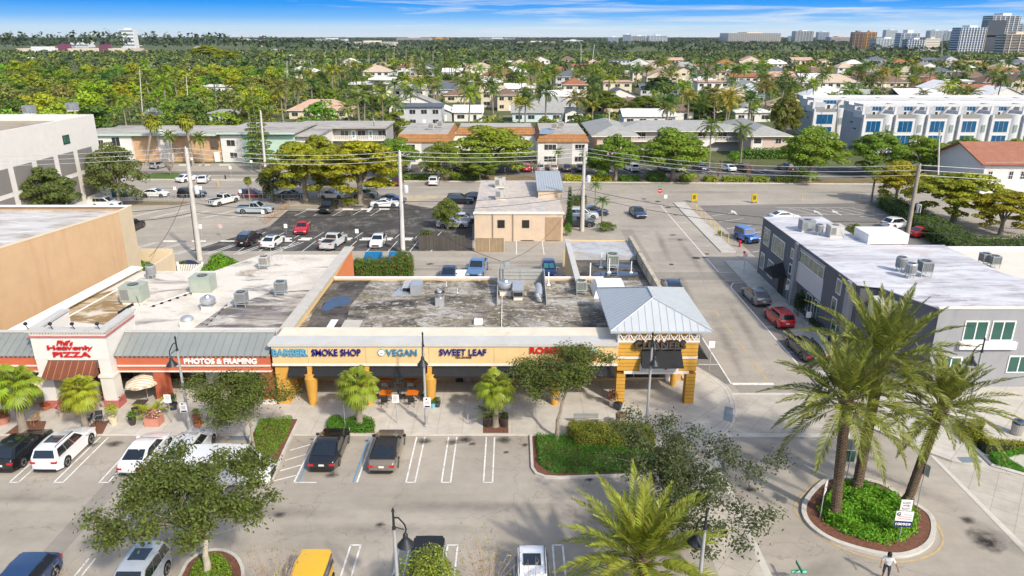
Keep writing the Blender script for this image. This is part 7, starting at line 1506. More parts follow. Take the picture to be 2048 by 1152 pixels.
p4=g(1330,1085);oak(p4,5.4,4.0,(.06,.075,.025),'sparse street tree with reddish twigs behind the foreground date palm',22,15000,.10,sig=.36,clear=.26,rt=.13,off=(-.2,1.0),dens=.8)
bare='bare crape myrtles along the bottom edge'
for i,(u,v,Y,r_,d,n)in enumerate(((545,1075,28.3,1.5,'pale bare crape myrtle between the big tree and the yellow vehicle',220),(970,1060,28.0,1.6,'rosy bare crape myrtle between the pale blue and white vehicles',420),(140,1118,27.6,1.2,'thin bare crape myrtle behind the dark blue crossover',60),(1060,1125,27.0,.9,'bare twigs in front of the white suv with roof panes',30))):
 q=at(u,v,Y);twiggy((q[0],Y,.0),r_,q[2],d,30+i,bare,(.36,.27,.22),(.25,.21,.05),n,'crape_myrtle','tree')
q=at(850,1085,27.6);t=shrub((q[0],27.6,0),1.9,q[2],5200,.07,(.17,.20,.025),'fine leaved yellow green treetop in front of the pale blue off-roader','tree',None,'small_tree',14,4)
def person(pos,face,label):
 t=thing('person',label,'person',pos);sk=mat('skin',(.28,.14,.09),.6,.05);sh=mat('white_shirt',(.72,.71,.69),.8,.05,6);tr=mat('dark_shorts',(.06,.06,.07),.8,.1)
 J={'pel':(0,0,.93),'wai':(0,.02,1.08),'che':(0,.07,1.32),'nec':(0,.10,1.48),'hd0':(0,.13,1.56),'hd1':(0,.145,1.66),'hd2':(0,.14,1.75),'sl':(-.19,.08,1.42),'el':(-.36,.12,1.20),'wl':(-.50,.30,1.06),'sr':(.19,.08,1.42),'er':(.30,.10,1.16),'wr':(.30,.30,1.00),'hl':(-.10,0,.90),'kl':(-.13,.16,.50),'al':(-.12,-.06,.10),'tl':(-.12,.12,.04),'hr':(.10,0,.90),'kr':(.12,.02,.49),'ar':(.12,-.14,.12),'tr':(.12,.03,.04)}
 rad={'pel':.135,'wai':.125,'che':.15,'nec':.055,'hd0':.07,'hd1':.10,'hd2':.085,'sl':.07,'el':.043,'wl':.03,'sr':.07,'er':.043,'wr':.03,'hl':.10,'kl':.062,'al':.042,'tl':.035,'hr':.10,'kr':.062,'ar':.042,'tr':.035}
 E=[('pel','wai'),('wai','che'),('che','nec'),('nec','hd0'),('hd0','hd1'),('hd1','hd2'),('che','sl'),('sl','el'),('el','wl'),('che','sr'),('sr','er'),('er','wr'),('pel','hl'),('hl','kl'),('kl','al'),('al','tl'),('pel','hr'),('hr','kr'),('kr','ar'),('ar','tr')]
 for s,w_ in(('l',-1),('r',1)):
  wx=Vector(J['w'+s]);J['p'+s]=tuple(wx+Vector((w_*.02,.07,-.03)));rad['p'+s]=.033;E.append(('w'+s,'p'+s))
  for k in range(5):
   b_=wx+Vector((w_*.02+(k-2)*.018,.09,-.03));n1,n2='f%s%d'%(s,k),'g%s%d'%(s,k);L_=(.05,.07,.075,.07,.055)[k]
   J[n1]=tuple(b_+Vector(((k-2)*.006,L_*.6,-.01)));J[n2]=tuple(b_+Vector(((k-2)*.008,L_*.85,-.04)));rad[n1]=.010;rad[n2]=.008;E+=[('p'+s,n1),(n1,n2)]
 names=list(J);me=bpy.data.meshes.new('body');me.from_pydata([J[n]for n in names],[(names.index(a),names.index(b))for a,b in E],[]);o=bpy.data.objects.new('body',me);COL.objects.link(o)
 md=o.modifiers.new('skin','SKIN');md.use_smooth_shade=True
 for i,n in enumerate(names):me.skin_vertices[0].data[i].radius=(rad[n],rad[n]);
 me.skin_vertices[0].data[0].use_root=True;s2=o.modifiers.new('sub','SUBSURF');s2.levels=s2.render_levels=2
 dg=bpy.context.evaluated_depsgraph_get();m2=bpy.data.meshes.new_from_object(o.evaluated_get(dg));bpy.data.objects.remove(o);m2.name='body'
 m2.materials.clear()
 for m in(sk,sh,tr):m2.materials.append(m)
 for f in m2.polygons:
  c=f.center;torso=1.0<c.z<1.50 and abs(c.x)<.26;slv=abs(c.x)<.33 and 1.20<c.z<1.5
  f.material_index=1 if(torso or slv)and c.z<1.49 else(2 if .42<c.z<=1.0 and abs(c.x)<.3 else 0)
 b=link('body',m2,None);b.parent=t
 hm=mat('hair_black',(.008,.007,.007),.6,.2);mb=MB();mb.lathe([(.11,1.60),(.118,1.68),(.105,1.76),(.06,1.81),(.01,1.825)],hm,16,(0,.12,0));mb.lathe([(.05,1.56),(.07,1.62),(.04,1.7)],hm,10,(0,.05,0));o=mb.build('hair',None,50);o.parent=t
 mb=MB()
 for x in(-.04,.04):mb.lathe([(.001,0),(.014,.004),(.001,.012)],black_trim,8,(x,.238,1.655),'y')
 o=mb.build('eye',None);o.parent=t;mb=MB();mb.add([(-.015,.235,1.60),(.015,.235,1.60),(0,.265,1.605),(0,.235,1.65)],[(0,1,2),(0,2,3),(2,1,3)],sk);o=mb.build('nose',None);o.parent=t;mb=MB();mb.box(-.025,.025,.228,.236,1.572,1.58,mat('lip',(.25,.07,.06),.5));o=mb.build('mouth',None);o.parent=t
 for x in(-.105,.105):mb=MB();mb.lathe([(.005,-.01),(.028,0),(.005,.01)],sk,8,(x,.14,1.65),'x');o=mb.build('ear',None);o.parent=t
 for x,y in((-.12,.05),(.12,-.05)):mb=MB();mb.box(x-.05,x+.05,y-.12,y+.15,0,.09,mat('shoe',(.5,.5,.5),.6));o=mb.build('shoe',None);o.parent=t
 t.rotation_euler[2]=R(face);return t
pp=at(1768,1133,31.2)
person((pp[0]+.05,31.0,0),150,'person with black hair in a white t-shirt, arms held out, walking at the bottom edge')
win_dark=glassmat('window_dark',(.03,.035,.04),.1);win_blue=glassmat('window_blue',(.008,.085,.20),.05)
wallw=mat('wall_white',(.66,.64,.60),.85,.05,.6,stain=(.5,.48,.44),stain_amt=.1,stain_scale=.3);mint=mat('wall_mint',(.42,.58,.48),.85,.05);peach=brick('peach_brick',(.55,.36,.21),(.52,.33,.19),(.46,.32,.20),1.2,.22,.02,bump=.2);greyw=mat('wall_grey',(.36,.35,.34),.85,.06);pinkw=mat('wall_pink',(.55,.43,.36),.85,.06)
tile_or=brick('tile_orange',(.40,.20,.08),(.34,.16,.06),(.20,.10,.04),.30,.28,.03,rot=(0,0,0),bump=.5,rough=.85);flat_grey=old_flat;shingle=brick('shingle_grey',(.33,.33,.315),(.30,.30,.285),(.25,.25,.24),.6,.25,.012,rot=(0,0,0),rough=.9)
def win(parent,x0,x1,y,z0,z1,n=2,glass=win_dark,face='y',fr=white_paint):
 """window part with panes as its sub-part; face 'y' looks at the camera, 'x' sideways"""
 mb=MB();k=.05
 def bx(m_,a,b,d0,d1,c,d,mt):
  if face=='y':m_.box(a,b,y-d1,y-d0,c,d,mt)
  elif face=='x+':m_.box(y+d0,y+d1,a,b,c,d,mt)
  else:m_.box(y-d1,y-d0,a,b,c,d,mt)
 bx(mb,x0,x1,.003,.05,z0,z1,fr);o=mb.build('window',parent);w_=(x1-x0-k)/n;mb=MB()
 for i in range(n):bx(mb,x0+k+i*w_,x0+i*w_+w_,.052,.065,z0+k,z1-k,glass)
 mb.build('pane',o);return o
L_=thing('apartment_building','two storey apartments with a peach brick wall between white and mint wings','apartments',(-72,166,0));y0=164.5
xa=lambda u,z:at(u,300,y0)[0]
X0,X1,X2,X3,X4,X5=(at(u,300,y0)[0]for u in(160,266,428,448,486,590))
mb=MB();mb.box(X0,X1,y0,y0+14,0,6.0,wallw);mb.box(X1,X3-.5,y0+.6,y0+14,0,6.0,peach);mb.box(X3-.5,X4,y0,y0+14,0,6.0,wallw);mb.box(X4,X5,y0+.3,y0+14,0,6.0,mint);mb.box(at(316,300,y0)[0],at(344,300,y0)[0],y0+.3,y0+2,0,7.0,wallw);mb.build('wall',L_)
mb=MB();mb.box(X0-.6,X3-1,y0-.6,y0+16,6.0,6.35,flat_grey);mb.box(X3-1,X5+.5,y0-.9,y0+20,6.36,6.7,flat_grey);mb.box(X0-.6,X3-1,y0-.66,y0-.6,5.95,6.36,mint);mb.box(X3-1,X5+.5,y0-.96,y0-.9,6.3,6.71,mint);mb.build('roof',L_)
for u0,u1,z0,z1 in((199,210,3.7,5.0),(227,243,3.6,5.6),(203,214,.8,2.1),(455,472,3.6,5.0),(459,474,.9,2.2)):win(L_,at(u0,300,y0)[0],at(u1,300,y0)[0],y0,z0,z1)
mb=MB();mb.box(at(423,300,y0)[0],at(439,300,y0)[0],y0-.05,y0-.002,3.3,5.3,mat('screen_brown',(.10,.075,.06),.8));mb.build('balcony',L_);mb=MB();mb.box(at(427,300,y0)[0],at(438,300,y0)[0],y0-.06,y0-.003,.1,2.3,white_paint);mb.build('door',L_)
Gp=thing('apartment_building','grey roofed gallery apartments with white doors and an upper walkway','apartments',(-40,182,0));yg=182;x0,x1=at(590,280,yg)[0],at(772,280,yg)[0]
mb=MB();mb.box(x0,x1,yg,yg+12,0,5.6,greyw);mb.box(x0,at(668,280,yg)[0],yg-16,yg,0,5.6,wallw);mb.build('wall',Gp)
mb=MB();mb.box(x0-.5,x1+.5,yg-1.8,yg+12.5,5.6,5.95,flat_grey);mb.box(x0-.5,at(672,280,yg)[0],yg-17,yg-1.8,5.601,5.951,flat_grey);mb.box(x0-9.5,x0-1.5,yg-14,yg+8,5.3,5.6,flat_grey);mb.build('roof',Gp)
mb=MB();mb.box(at(668,280,yg)[0],x1,yg-1.7,yg,2.6,2.85,off_white);mb.build('walkway',Gp);mb=MB()
for i in range(26):x=at(672,280,yg)[0]+i*(x1-at(672,280,yg)[0])/25;mb.box(x-.03,x+.03,yg-1.7,yg-1.64,2.85,3.85,white_paint)
mb.box(at(672,280,yg)[0],x1,yg-1.72,yg-1.62,3.85,3.93,white_paint);mb.build('railing',Gp)
for u in(708,742):X=at(u,280,yg)[0];mb=MB();mb.box(X-.5,X+.5,yg-.06,yg-.003,2.9,5.0,white_paint);o=mb.build('door',Gp);mb=MB();mb.box(X-.28,X+.28,yg-.08,yg-.062,3.2,4.7,glassmat('door_glass',(.08,.22,.20)));mb.build('door_pane',o)
for u in(690,724,765):X=at(u,280,yg)[0];win(Gp,X-1.0,X+1.0,yg,3.5,5.0)
B_=thing('apartment_building','flat roofed apartments edged by a brown tiled mansard, in a U round a big tree','apartments',(-5,172,0));yb_=161.5;zb_=6.2
def mansard(xa,xb,ya,yb2):
 mb=MB();e,d,t1,t0=.35,.9,6.6,4.9
 a=[(xa-e,ya-e,t0),(xb+e,ya-e,t0),(xb+e,yb2,t0),(xa-e,yb2,t0)];b=[(xa+d-e,ya+d-e,t1),(xb-d+e,ya+d-e,t1),(xb-d+e,yb2,t1),(xa+d-e,yb2,t1)]
 mb.add(a+b,[(0,1,5,4),(1,2,6,5),(3,0,4,7),(3,2,1,0)],tile_or);mb.add(b,[(0,1,2,3)],flat_grey);mb.build('mansard_roof',B_)
ux=[at(u,290,yb_)[0]for u in(793,905,1073,1176)];ux2=[ux[0],ux[1]-.5,ux[2]+.3,ux[3]]
mb=MB();mb.box(ux2[0],ux2[1],yb_,yb_+22,0,5.3,wallw);mb.box(ux2[2],ux2[3],yb_,yb_+22,0,5.3,wallw);mb.box(ux2[1],ux2[2],yb_+13,yb_+22,0,5.3,wallw);mb.box(ux2[2]+4.3,ux2[2]+7.6,yb_-.04,yb_-.002,0,4.8,greyw);mb.box(ux2[0]+5.5,ux2[0]+9.2,yb_-.04,yb_-.002,0,4.8,greyw);mb.build('wall',B_)
mansard(ux2[0],ux2[1],yb_,yb_+22);mansard(ux2[2],ux2[3],yb_,yb_+22);mansard(ux2[1]+.5,ux2[2]-.5,yb_+13,yb_+22.01)
for X in(ux2[0],ux2[2]):
 for z in(3.2,.6):
  for a,b in((1.4,4.1),(8.2,10.4)if X==ux2[2]else(10.0,12.3)):win(B_,X+a,X+b,yb_,z,z+1.25,3)
mb=MB();mb.sheet(smooth_closed([g(u,v,6.62)for u,v in((1080,262),(1088,256),(1106,258),(1108,266),(1095,268),(1080,268))],3),6.63,mat('wet_patch',(.24,.29,.34),.4,.3,1.2));tag(mb.build('rain_puddle',B_),kind='stuff')
Hq=thing('apartment_building','wide two storey apartments under a pale grey hip roof with an outdoor stair','apartments',(45,176,0));yh=171.0
x0,x1,x2,x3=at(1190,280,yh)[0],at(1262,280,yh)[0],at(1503,280,yh)[0],at(1582,280,yh)[0]
mb=MB();mb.box(x0+.5,x1,yh,yh+20,0,5.0,pinkw);mb.box(x2,x3-.6,yh,yh+20,0,5.0,pinkw);mb.box(x1,x2,yh+10,yh+20,0,5.0,greyw);mb.box(x2+.3,x2+2.6,yh-.05,yh-.002,0,4.9,wallw);mb.build('wall',Hq)
def hip(parent,xa,xb,ya,yb2,ze,zr,m,name='roof',ov=.6):
 xa,xb,ya,yb2=xa-ov,xb+ov,ya-ov,yb2+ov;w_,d=xb-xa,yb2-ya;h=min(w_,d)/2
 r=((xa+h,(ya+yb2)/2,zr),(xb-h,(ya+yb2)/2,zr))if w_>=d else(((xa+xb)/2,ya+h,zr),((xa+xb)/2,yb2-h,zr))
 c=[(xa,ya,ze),(xb,ya,ze),(xb,yb2,ze),(xa,yb2,ze)];mb=MB()
 if w_>=d:mb.add([*c,*r],[(0,1,5,4),(1,2,5),(2,3,4,5),(3,0,4),(3,2,1,0)],m)
 else:mb.add([*c,*r],[(0,1,4),(1,2,5,4),(2,3,5),(3,0,4,5),(3,2,1,0)],m)
 for a,b in zip(c,c[1:]+c[:1]):mb.quad((a[0],a[1],ze-.18),(b[0],b[1],ze-.18),b,a,off_white)
 return mb.build(name,parent)
hip(Hq,x0,x1+1,yh,yh+26,5.1,7.0,shingle,ov=.9);hip(Hq,x2-.6,x3-.6,yh,yh+26,5.1,7.0,shingle,ov=.9);hip(Hq,x1-2,x2+2,yh+9,yh+24,5.1,6.9,shingle)
mb=MB();mb.box(x1,x2,yh+8.4,yh+10,2.5,2.75,off_white);mb.build('walkway',Hq);mb=MB()
for i in range(40):x=x1+i*(x2-x1)/39;mb.box(x-.03,x+.03,yh+8.4,yh+8.46,2.75,3.7,wallw)
mb.box(x1,x2,yh+8.38,yh+8.48,3.7,3.8,wallw);mb.build('railing',Hq)
mb=MB();xs_=at(1440,300,yh)[0]
for i in range(12):mb.box(xs_-i*.38,xs_-i*.38+.4,yh+6.9,yh+8.3,2.5-i*.21,2.58-i*.21,off_white)
for y in(yh+6.85,yh+8.3):mb.slab((xs_+.4,y,2.6),(xs_-4.2,y,.1),(xs_-4.2,y,1.0),(xs_+.4,y,3.5),.06,wallw)
mb.build('outdoor_stair',Hq)
for a,b,z in((x2+.6,x2+2.3,3.3),(x2+.5,x2+2.4,.7),(x2+5.6,x2+7.0,3.3),(x2+5.6,x2+7.0,.7),(x0+2,x0+4,3.2)):win(Hq,a,b,yh,z,z+1.2)
for i in range(5):win(Hq,x1+3+i*5,x1+5.2+i*5,yh+10,3.1,4.6)
def townhouse_row(label,xs,y,n,w_,zr,zt):
 t=thing('townhouse_row',label,'townhouses',(xs,y,0));mb=MB();x1=xs+n*w_;gw=mat('townhouse_white',(.58,.58,.58),.8,.04);side=mat('townhouse_grey',(.36,.37,.42),.8,.05)
 mb.box(xs,x1,y,y+11,0,zr,gw);mb.box(xs,x1,y+5,y+11,zr,zt-.7,gw);mb.build('wall',t)
 mb=MB();mb.box(xs-.06,xs-.002,y-.05,y+11,0,zr+.95,side);mb.build('side_wall',t)
 for z in(4.2,5.6):win(t,y+2+(z-4)*1.5,y+4+(z-4)*1.5,xs-.06,z+1,z+1.6,3,win_blue,'x-')
 mb=MB();mb.box(xs-.3,x1+.3,y+.2,y+.65,zt-.55,zt,gw);mb.box(xs-.3,x1+.3,y+4.6,y+5.2,zt-.55,zt,gw);mb.box(xs-.3,x1+.3,y+8,y+11,zt-.7,zt,gw)
 for i in range(n+1):x=xs+i*w_;mb.box(x-.28,x+.28,y+.65,y+4.6,zt-.5,zt-.05,gw);mb.box(x-.28,x+.28,y+.22,y+.63,zr,zt-.551,gw);mb.box(x-.2,x+.2,y-.9,y,0,zr+.9,gw);mb.box(x-.15,x+.15,y+.65,y+5,zr+.01,zr+1.6,gw)
 mb.build('pergola',t)
 for i in range(n):
  x=xs+i*w_
  win(t,x+1.0,x+w_*.58,y,zr-3.3,zr-.6,3,win_blue);win(t,x+1.0,x+w_*.58,y,zr-6.6,zr-4.0,3,win_blue);win(t,x+w_*.45,x+w_*.85,y+5,zt-2.0,zt-.9,4,win_blue);win(t,x+w_*.58,x+w_*.68,y+5,zr+.1,zt-2.2,1,win_dark)
  mb=MB();mb.lathe([(1.8,0),(1.8,zr+.9)],gw,20,(x+w_*.80,y+1.35,0));mb.build('round_bay',t,40);win(t,x+w_*.74,x+w_*.84,y-.52,zr-3.2,zr-1.4,1,glassmat('bay_glass',(.25,.32,.30)))
  mb=MB();mb.box(x+.3,x+w_*.62,y-.05,y+.0,zr+.005,zr+.9,glassmat('balcony_glass',(.28,.27,.25),.15));mb.build('balcony_panel',t)
  mb=MB();mb.box(x+w_*.1,x+w_*.45,y+3.2,y+4.98,zr+.0,zr+2.3,mat('stair_head',(.42,.43,.45),.8));mb.build('stair_head',t)
 return t
xa_=at(1722,262,178)[0];townhouse_row('front row of white stepped townhouses with blue windows and a roof pergola',xa_,178,6,7.7,8.3,11.6)
xb_=at(1625,240,205)[0];townhouse_row('rear row of white stepped townhouses behind the front pergola',xb_,205,8,9.6,7.2,10.9)
Sp=thing('house','white spanish style house with arched windows and red tile roof','house',(92,128,0));xS=at(1960,380,128)[0];tile_red=brick('tile_red',(.30,.10,.055),(.24,.08,.05),(.42,.24,.16),.34,.30,.03,rot=(0,0,R(90)),bump=.5)
mb=MB();mb.box(xS,xS+40,128,142,0,6.0,wallw);mb.build('wall',Sp);mb=MB();mb.slab((xS-1,127.2,5.7),(xS+42,127.2,5.7),(xS+42,135.5,8.6),(xS-1,135.5,8.6),.2,tile_red);mb.slab((xS-1,135.5,8.6),(xS+42,135.5,8.6),(xS+42,143,5.7),(xS-1,143,5.7),.2,tile_red);mb.add([(xS,128,6),(xS,142,6),(xS,135.5,8.4)],[(0,2,1)],wallw);mb.build('roof',Sp)
for x in(xS+1.2,xS+4.9,xS+7.0,xS+13):
 o=win(Sp,x-.4,x+.4,128,3.0,4.4,2);mb=MB();mb.lathe([(.5,-.045),(.5,-.003)],mat('arch_trim',(.60,.54,.46),.8),16,(x,128,4.4),'y');mb.build('arch',o)
rowg='trees along the apartment street'
TG,TY,TYG,TGO=(.12,.19,.018),(.24,.23,.012),(.18,.22,.018),(.30,.25,.012)
for k,u,v,vt,w_,c,d in(('layer',722,408,262,215,(.23,.22,.012),'huge yellow green spreading tree over the parked cars, right of a pair'),('layer',612,405,268,165,(.20,.205,.014),'huge golden green spreading tree, left of a pair'),('row1',640,372,262,120,(.18,.19,.012),'yellow green tree crown behind the golden pair'),('row0',790,352,272,115,TG,'deep green rounded tree behind the middle utility pole'),('row2',884,362,285,95,(.14,.17,.02),'small pale branched tree in the verge with thin foliage'),('row0',985,345,248,195,TYG,'big yellow green tree filling the court of the brown tiled apartments'),('row1',960,362,300,90,(.11,.15,.016),'low tree beside the big court tree'),('row1',1231,362,262,115,TG,'verge tree right of the tall pole, in front of the hip roofed apartments'),('row0',1345,362,252,165,(.14,.20,.018),'broad green verge tree near the stop sign'),('row2',1195,352,300,60,TG,'small dark green tree at the corner of the brown tiled apartments'),('row0',1617,364,248,150,(.14,.20,.018),'broad green verge tree before the pink apartment corner'),('row1',1748,352,258,135,TG,'green tree in front of the grey sided townhouse, left'),('row0',1842,350,268,130,(.14,.20,.018),'green tree in front of the townhouses, middle'),('row2',1925,345,275,100,TG,'green tree in front of the townhouses, right of middle'),('row1',2020,345,272,120,TYG,'yellow green tree in front of the townhouses at the right edge'),('row1',1566,292,178,75,(.12,.13,.02),'tall olive tree at the left end of the townhouses'),('layer',1790,408,312,115,(.26,.22,.012),'golden tree behind the wooden pole'),('layer',1905,448,328,205,(.21,.22,.015),'large yellow green tree overhanging the pay lot hedge'),('layer',2000,470,372,150,(.22,.19,.012),'golden brown tree at the right edge above the hedge'),('row0',1205,232,178,105,(.10,.135,.013),'dense green tree behind the hip roofed apartments, left'),('row1',1290,236,188,95,(.10,.13,.014),'dense green tree behind the hip roofed apartments, middle'),('row0',1418,238,186,115,(.10,.14,.015),'dense green tree behind the hip roofed apartments, right'),('row0',1320,200,150,80,DGREEN,'very dark green rounded tree beyond the hip roofed apartments'),('row2',240,412,288,120,(.10,.12,.03),'open crowned tree in front of the white hall corner'),('row1',105,452,325,140,(.085,.11,.025),'olive tree between the tan building and the white hall'),('row2',895,458,398,62,(.12,.15,.02),'small round tree growing behind the dark board fence'),('row2',548,402,330,70,(.08,.10,.03),'small thin street tree beside the dark red suv'),('row1',415,120,88,70,(.19,.21,.012),'bright yellow green tree standing out in the far left woods, left'),('row0',455,132,98,70,(.18,.20,.012),'bright yellow green tree standing out in the far left woods, right')):
 ptree(k,u,v,vt,w_,c,d,rowg)
shrub(g(284,560),2.3,3.4,5200,.13,(.085,.20,.012),'rounded glossy green bush at the corner of the tan building',seed=3,blobs=14);shrub(g(447,557),2.2,3.2,4800,.13,(.11,.22,.014),'bright green bush at the back edge of the white roof',seed=6,blobs=14);shrub(g(369,555),1.0,2.2,1600,.09,(.10,.12,.02),'olive column shaped bush beside the white picket gate',seed=8);shrub(g(322,560),.8,1.3,500,.09,(.06,.11,.02),'small plant by the low tan wall behind the white roof',seed=2)
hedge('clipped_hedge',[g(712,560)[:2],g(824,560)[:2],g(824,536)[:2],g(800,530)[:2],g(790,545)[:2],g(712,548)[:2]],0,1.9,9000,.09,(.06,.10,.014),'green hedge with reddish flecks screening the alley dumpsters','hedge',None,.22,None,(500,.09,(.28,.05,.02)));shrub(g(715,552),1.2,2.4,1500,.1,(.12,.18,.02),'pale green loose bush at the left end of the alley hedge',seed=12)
shrub(g(853,488),1.4,2.2,1500,.1,(.07,.09,.02),'dark rounded bush at the left of the dark board fence',seed=14);shrub(g(697,412),1.5,1.6,1300,.1,(.22,.22,.02),'yellow bush below the golden tree trunk',seed=15);shrub(g(1135,472),.7,2.2,1300,.08,(.07,.15,.015),'bright green narrow bush against the beige store',seed=16)
t=thing('cypress','narrow dark green cypress column beside the beige store','tree',g(1138,455));p=t.location;o=make_crown('crown',[((p.x,p.y,.8+k*.55),(.55-.03*k,.55-.03*k,.5))for k in range(10)],3600,.08,t,shell=.08,under=.9);o.color=c4((.05,.11,.015));mb=MB();mb.tube([(p.x,p.y,0),(p.x,p.y,4.5)],.1,bark,6);mb.build('trunk',t)
hedge('clipped_hedge',[g(1144,412)[:2],g(1172,412)[:2],g(1172,404)[:2],g(1144,404)[:2]],0,1.3,900,.1,(.08,.10,.015),'dark clipped hedge beyond the cypress','hedge')
for u,v,h,d in((1190,412,4.2,'bottle palm at the street corner, rear one of two'),(1203,452,4.6,'bottle palm at the street corner, nearer of two')):palm('royal0',g(u,v),h,(.10,.18,.02),d,None,'bottle_palm')
shrub(g(1212,462),1.6,1.5,1000,.12,(.09,.13,.02),'low spiky palm bush in front of the bottle palms',seed=18)
shrub(g(1440,472),.6,.9,400,.07,(.10,.17,.02),'small bright shrub at the last yellow bollard',seed=19);shrub(g(1705,478),1.6,2.6,1400,.11,(.13,.16,.02),'loose yellow green bush behind the office roof edge',seed=20)
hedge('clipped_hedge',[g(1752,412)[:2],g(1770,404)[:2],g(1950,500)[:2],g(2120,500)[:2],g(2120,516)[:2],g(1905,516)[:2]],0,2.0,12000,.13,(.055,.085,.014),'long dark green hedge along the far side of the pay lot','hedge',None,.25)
for i,(u0,u1,c,d)in enumerate(((776,800,(.08,.14,.016),'green verge planting behind the middle utility pole'),(805,870,(.09,.15,.014),'long green verge planting beside the white crossover'),(900,962,(.07,.12,.016),'dark green verge planting left of the beige store'),(1131,1163,(.27,.27,.014),'golden verge shrub left of the tall pole'),(1180,1222,(.28,.28,.014),'golden verge shrub right of the tall pole'),(1240,1280,(.055,.11,.014),'low dark verge planting left of the broad verge tree, first'),(1298,1332,(.055,.11,.014),'low dark verge planting left of the broad verge tree, second'),(1362,1382,(.14,.16,.02),'small pale verge shrub right of the broad verge tree'),(1410,1432,(.15,.17,.02),'small pale verge shrub beside the thin pole'),(1446,1490,(.16,.19,.02),'long pale verge shrub near the crape myrtle'),(1502,1534,(.15,.18,.02),'pale verge shrub left of the broad right verge tree'),(1548,1590,(.12,.15,.02),'verge shrub below the broad right verge tree'))):
 a,b=g(u0,364),g(u1,364);hedge('verge_shrub',[(a[0],K(a[0],.7)),(b[0],K(b[0],.7)),(b[0],K(b[0],3.0)),(a[0],K(a[0],3.0))],.1,1.0,1000,.14,c,d,'shrub','verge shrubs along the street',.2)
for i,(u,d)in enumerate(((1107,'bare crape myrtle left of the tall pole'),(1075,'bare crape myrtle beside the red hatchback'),(1438,'bare crape myrtle before the white sedan'),(1497,'bare crape myrtle before the black crossover'))):
 q=g(u,364);twiggy((q[0],K(q[0],2.6),.1),1.7,4.6,d+' in the verge',60+i,'bare crape myrtles of the verge',(.27,.19,.14),None,0,'crape_myrtle','tree',30)
q=g(342,352);twiggy((q[0],q[1],0),3.2,6.5,'bare purple brown tree in front of the peach brick wall',70,None,(.28,.22,.2),None,0,'bare_tree','tree',50)
for u,v,vt,d,k,ln in((292,332,228,'cabbage palm leaning left in front of the peach brick','sabal',-.28),(387,332,230,'tall cabbage palm in front of the peach brick','sabal',-.06),(1742,405,330,'cabbage palm at the corner of the pay lot','sabal',0),(500,402,352,'shaggy low palm under the golden trees','sabal',0),(640,404,362,'shaggy pale palm below the golden trees','sabal',0)):
 b=g(u,v);palm(k,b,at(u,vt,b[1])[2]*(1.05 if ln else 1),(.20,.21,.02)if v<350 else(.15,.17,.03),d,None,'cabbage_palm',(0,ln))
for u,v,vt,d in((408,332,272,'young palm before the peach brick wall, right'),(345,330,268,'young palm before the peach brick wall, left'),(1418,335,245,'feathery palm before the hip roofed apartments, left'),(1480,335,256,'feathery palm before the hip roofed apartments, right'),(1115,342,300,'small palm before the white apartment wall, left'),(1168,342,305,'small palm before the white apartment wall, right'),(1770,310,265,'palm in front of the grey townhouse side')):
 b=g(u,v);palm('coco1',b,at(u,vt,b[1])[2]*1.1,(.12,.16,.02),d,'small palms by the apartments')
t=thing('conifer','tall narrow conifer beside the slim white pole','tree',g(521,338));p=t.location;H=at(521,172,p.y)[2];B=[]
for k in range(16):z=H*(.10+.88*k/16);r_=3.3*(1-k/16.5)**.8+.25;[B.append(((p.x+math.cos(a)*r_*.55,p.y+math.sin(a)*r_*.55,z),(r_*.5,r_*.5,.38)))for a in(k*1.1,k*1.1+2.09,k*1.1+4.19)]
o=make_crown('crown',B,9000,.16,t,under=.5);o.color=c4((.11,.155,.014));mb=MB();mb.tube([(p.x,p.y,0),(p.x,p.y,H)],[.3,.05],bark,6);mb.build('trunk',t)
t=thing('silver_palm','pale silver fan palm clump beyond the peach apartments','palm tree',g(310,252));p=t.location;V,Q=[],[];rnd.seed(5)
for k in range(60):a=k*2.4;e=R(rnd.uniform(5,85));d=Vector((math.cos(e)*math.cos(a),math.cos(e)*math.sin(a),math.sin(e)));fan_leaf(V,Q,Vector(p)+Vector((0,0,2.0))+d*2.3,d,Vector((0,0,1))if d.z<.9 else Vector((1,0,0)),1.7,8,.1)
o=link('crown',npmesh('crown',[tuple(v)for v in V],Q,[frond_m]),t);o.color=c4((.36,.39,.36));mb=MB();mb.tube([(p.x,p.y,0),(p.x,p.y,2.6)],.3,grey_bark,8);mb.build('trunk',t)
shrub(g(275,375-20),1.2,1.4,500,.12,(.12,.14,.03),'dry looking bush near the open crowned tree',seed=30);hedge('clipped_hedge',[g(196,245)[:2],g(240,238)[:2],g(248,228)[:2],g(200,232)[:2]],0,2.4,2500,.2,(.08,.15,.015),'bright green hedge behind the white hall corner','hedge',None,.3)
hedge('clipped_hedge',[(-52,163.2),(-41,163.2),(-41,164.0),(-52,164.0)],0,2.2,2200,.16,(.08,.14,.02),'leafy hedge at the foot of the mint wall','hedge',None,.4);hedge('clipped_hedge',[g(1480,318)[:2],g(1600,318)[:2],g(1600,314)[:2],g(1480,314)[:2]],0,2.2,2600,.18,(.06,.12,.015),'dark hedge below the pink apartment windows','hedge',None,.3);shrub(g(1468,326),2.0,3.2,1500,.16,(.10,.20,.015),'bright round bush in front of the outdoor stair',seed=31)
rnd.seed(99)
def pal(name,c,**k):return mat(name,c,.85,.08,.5,**k)
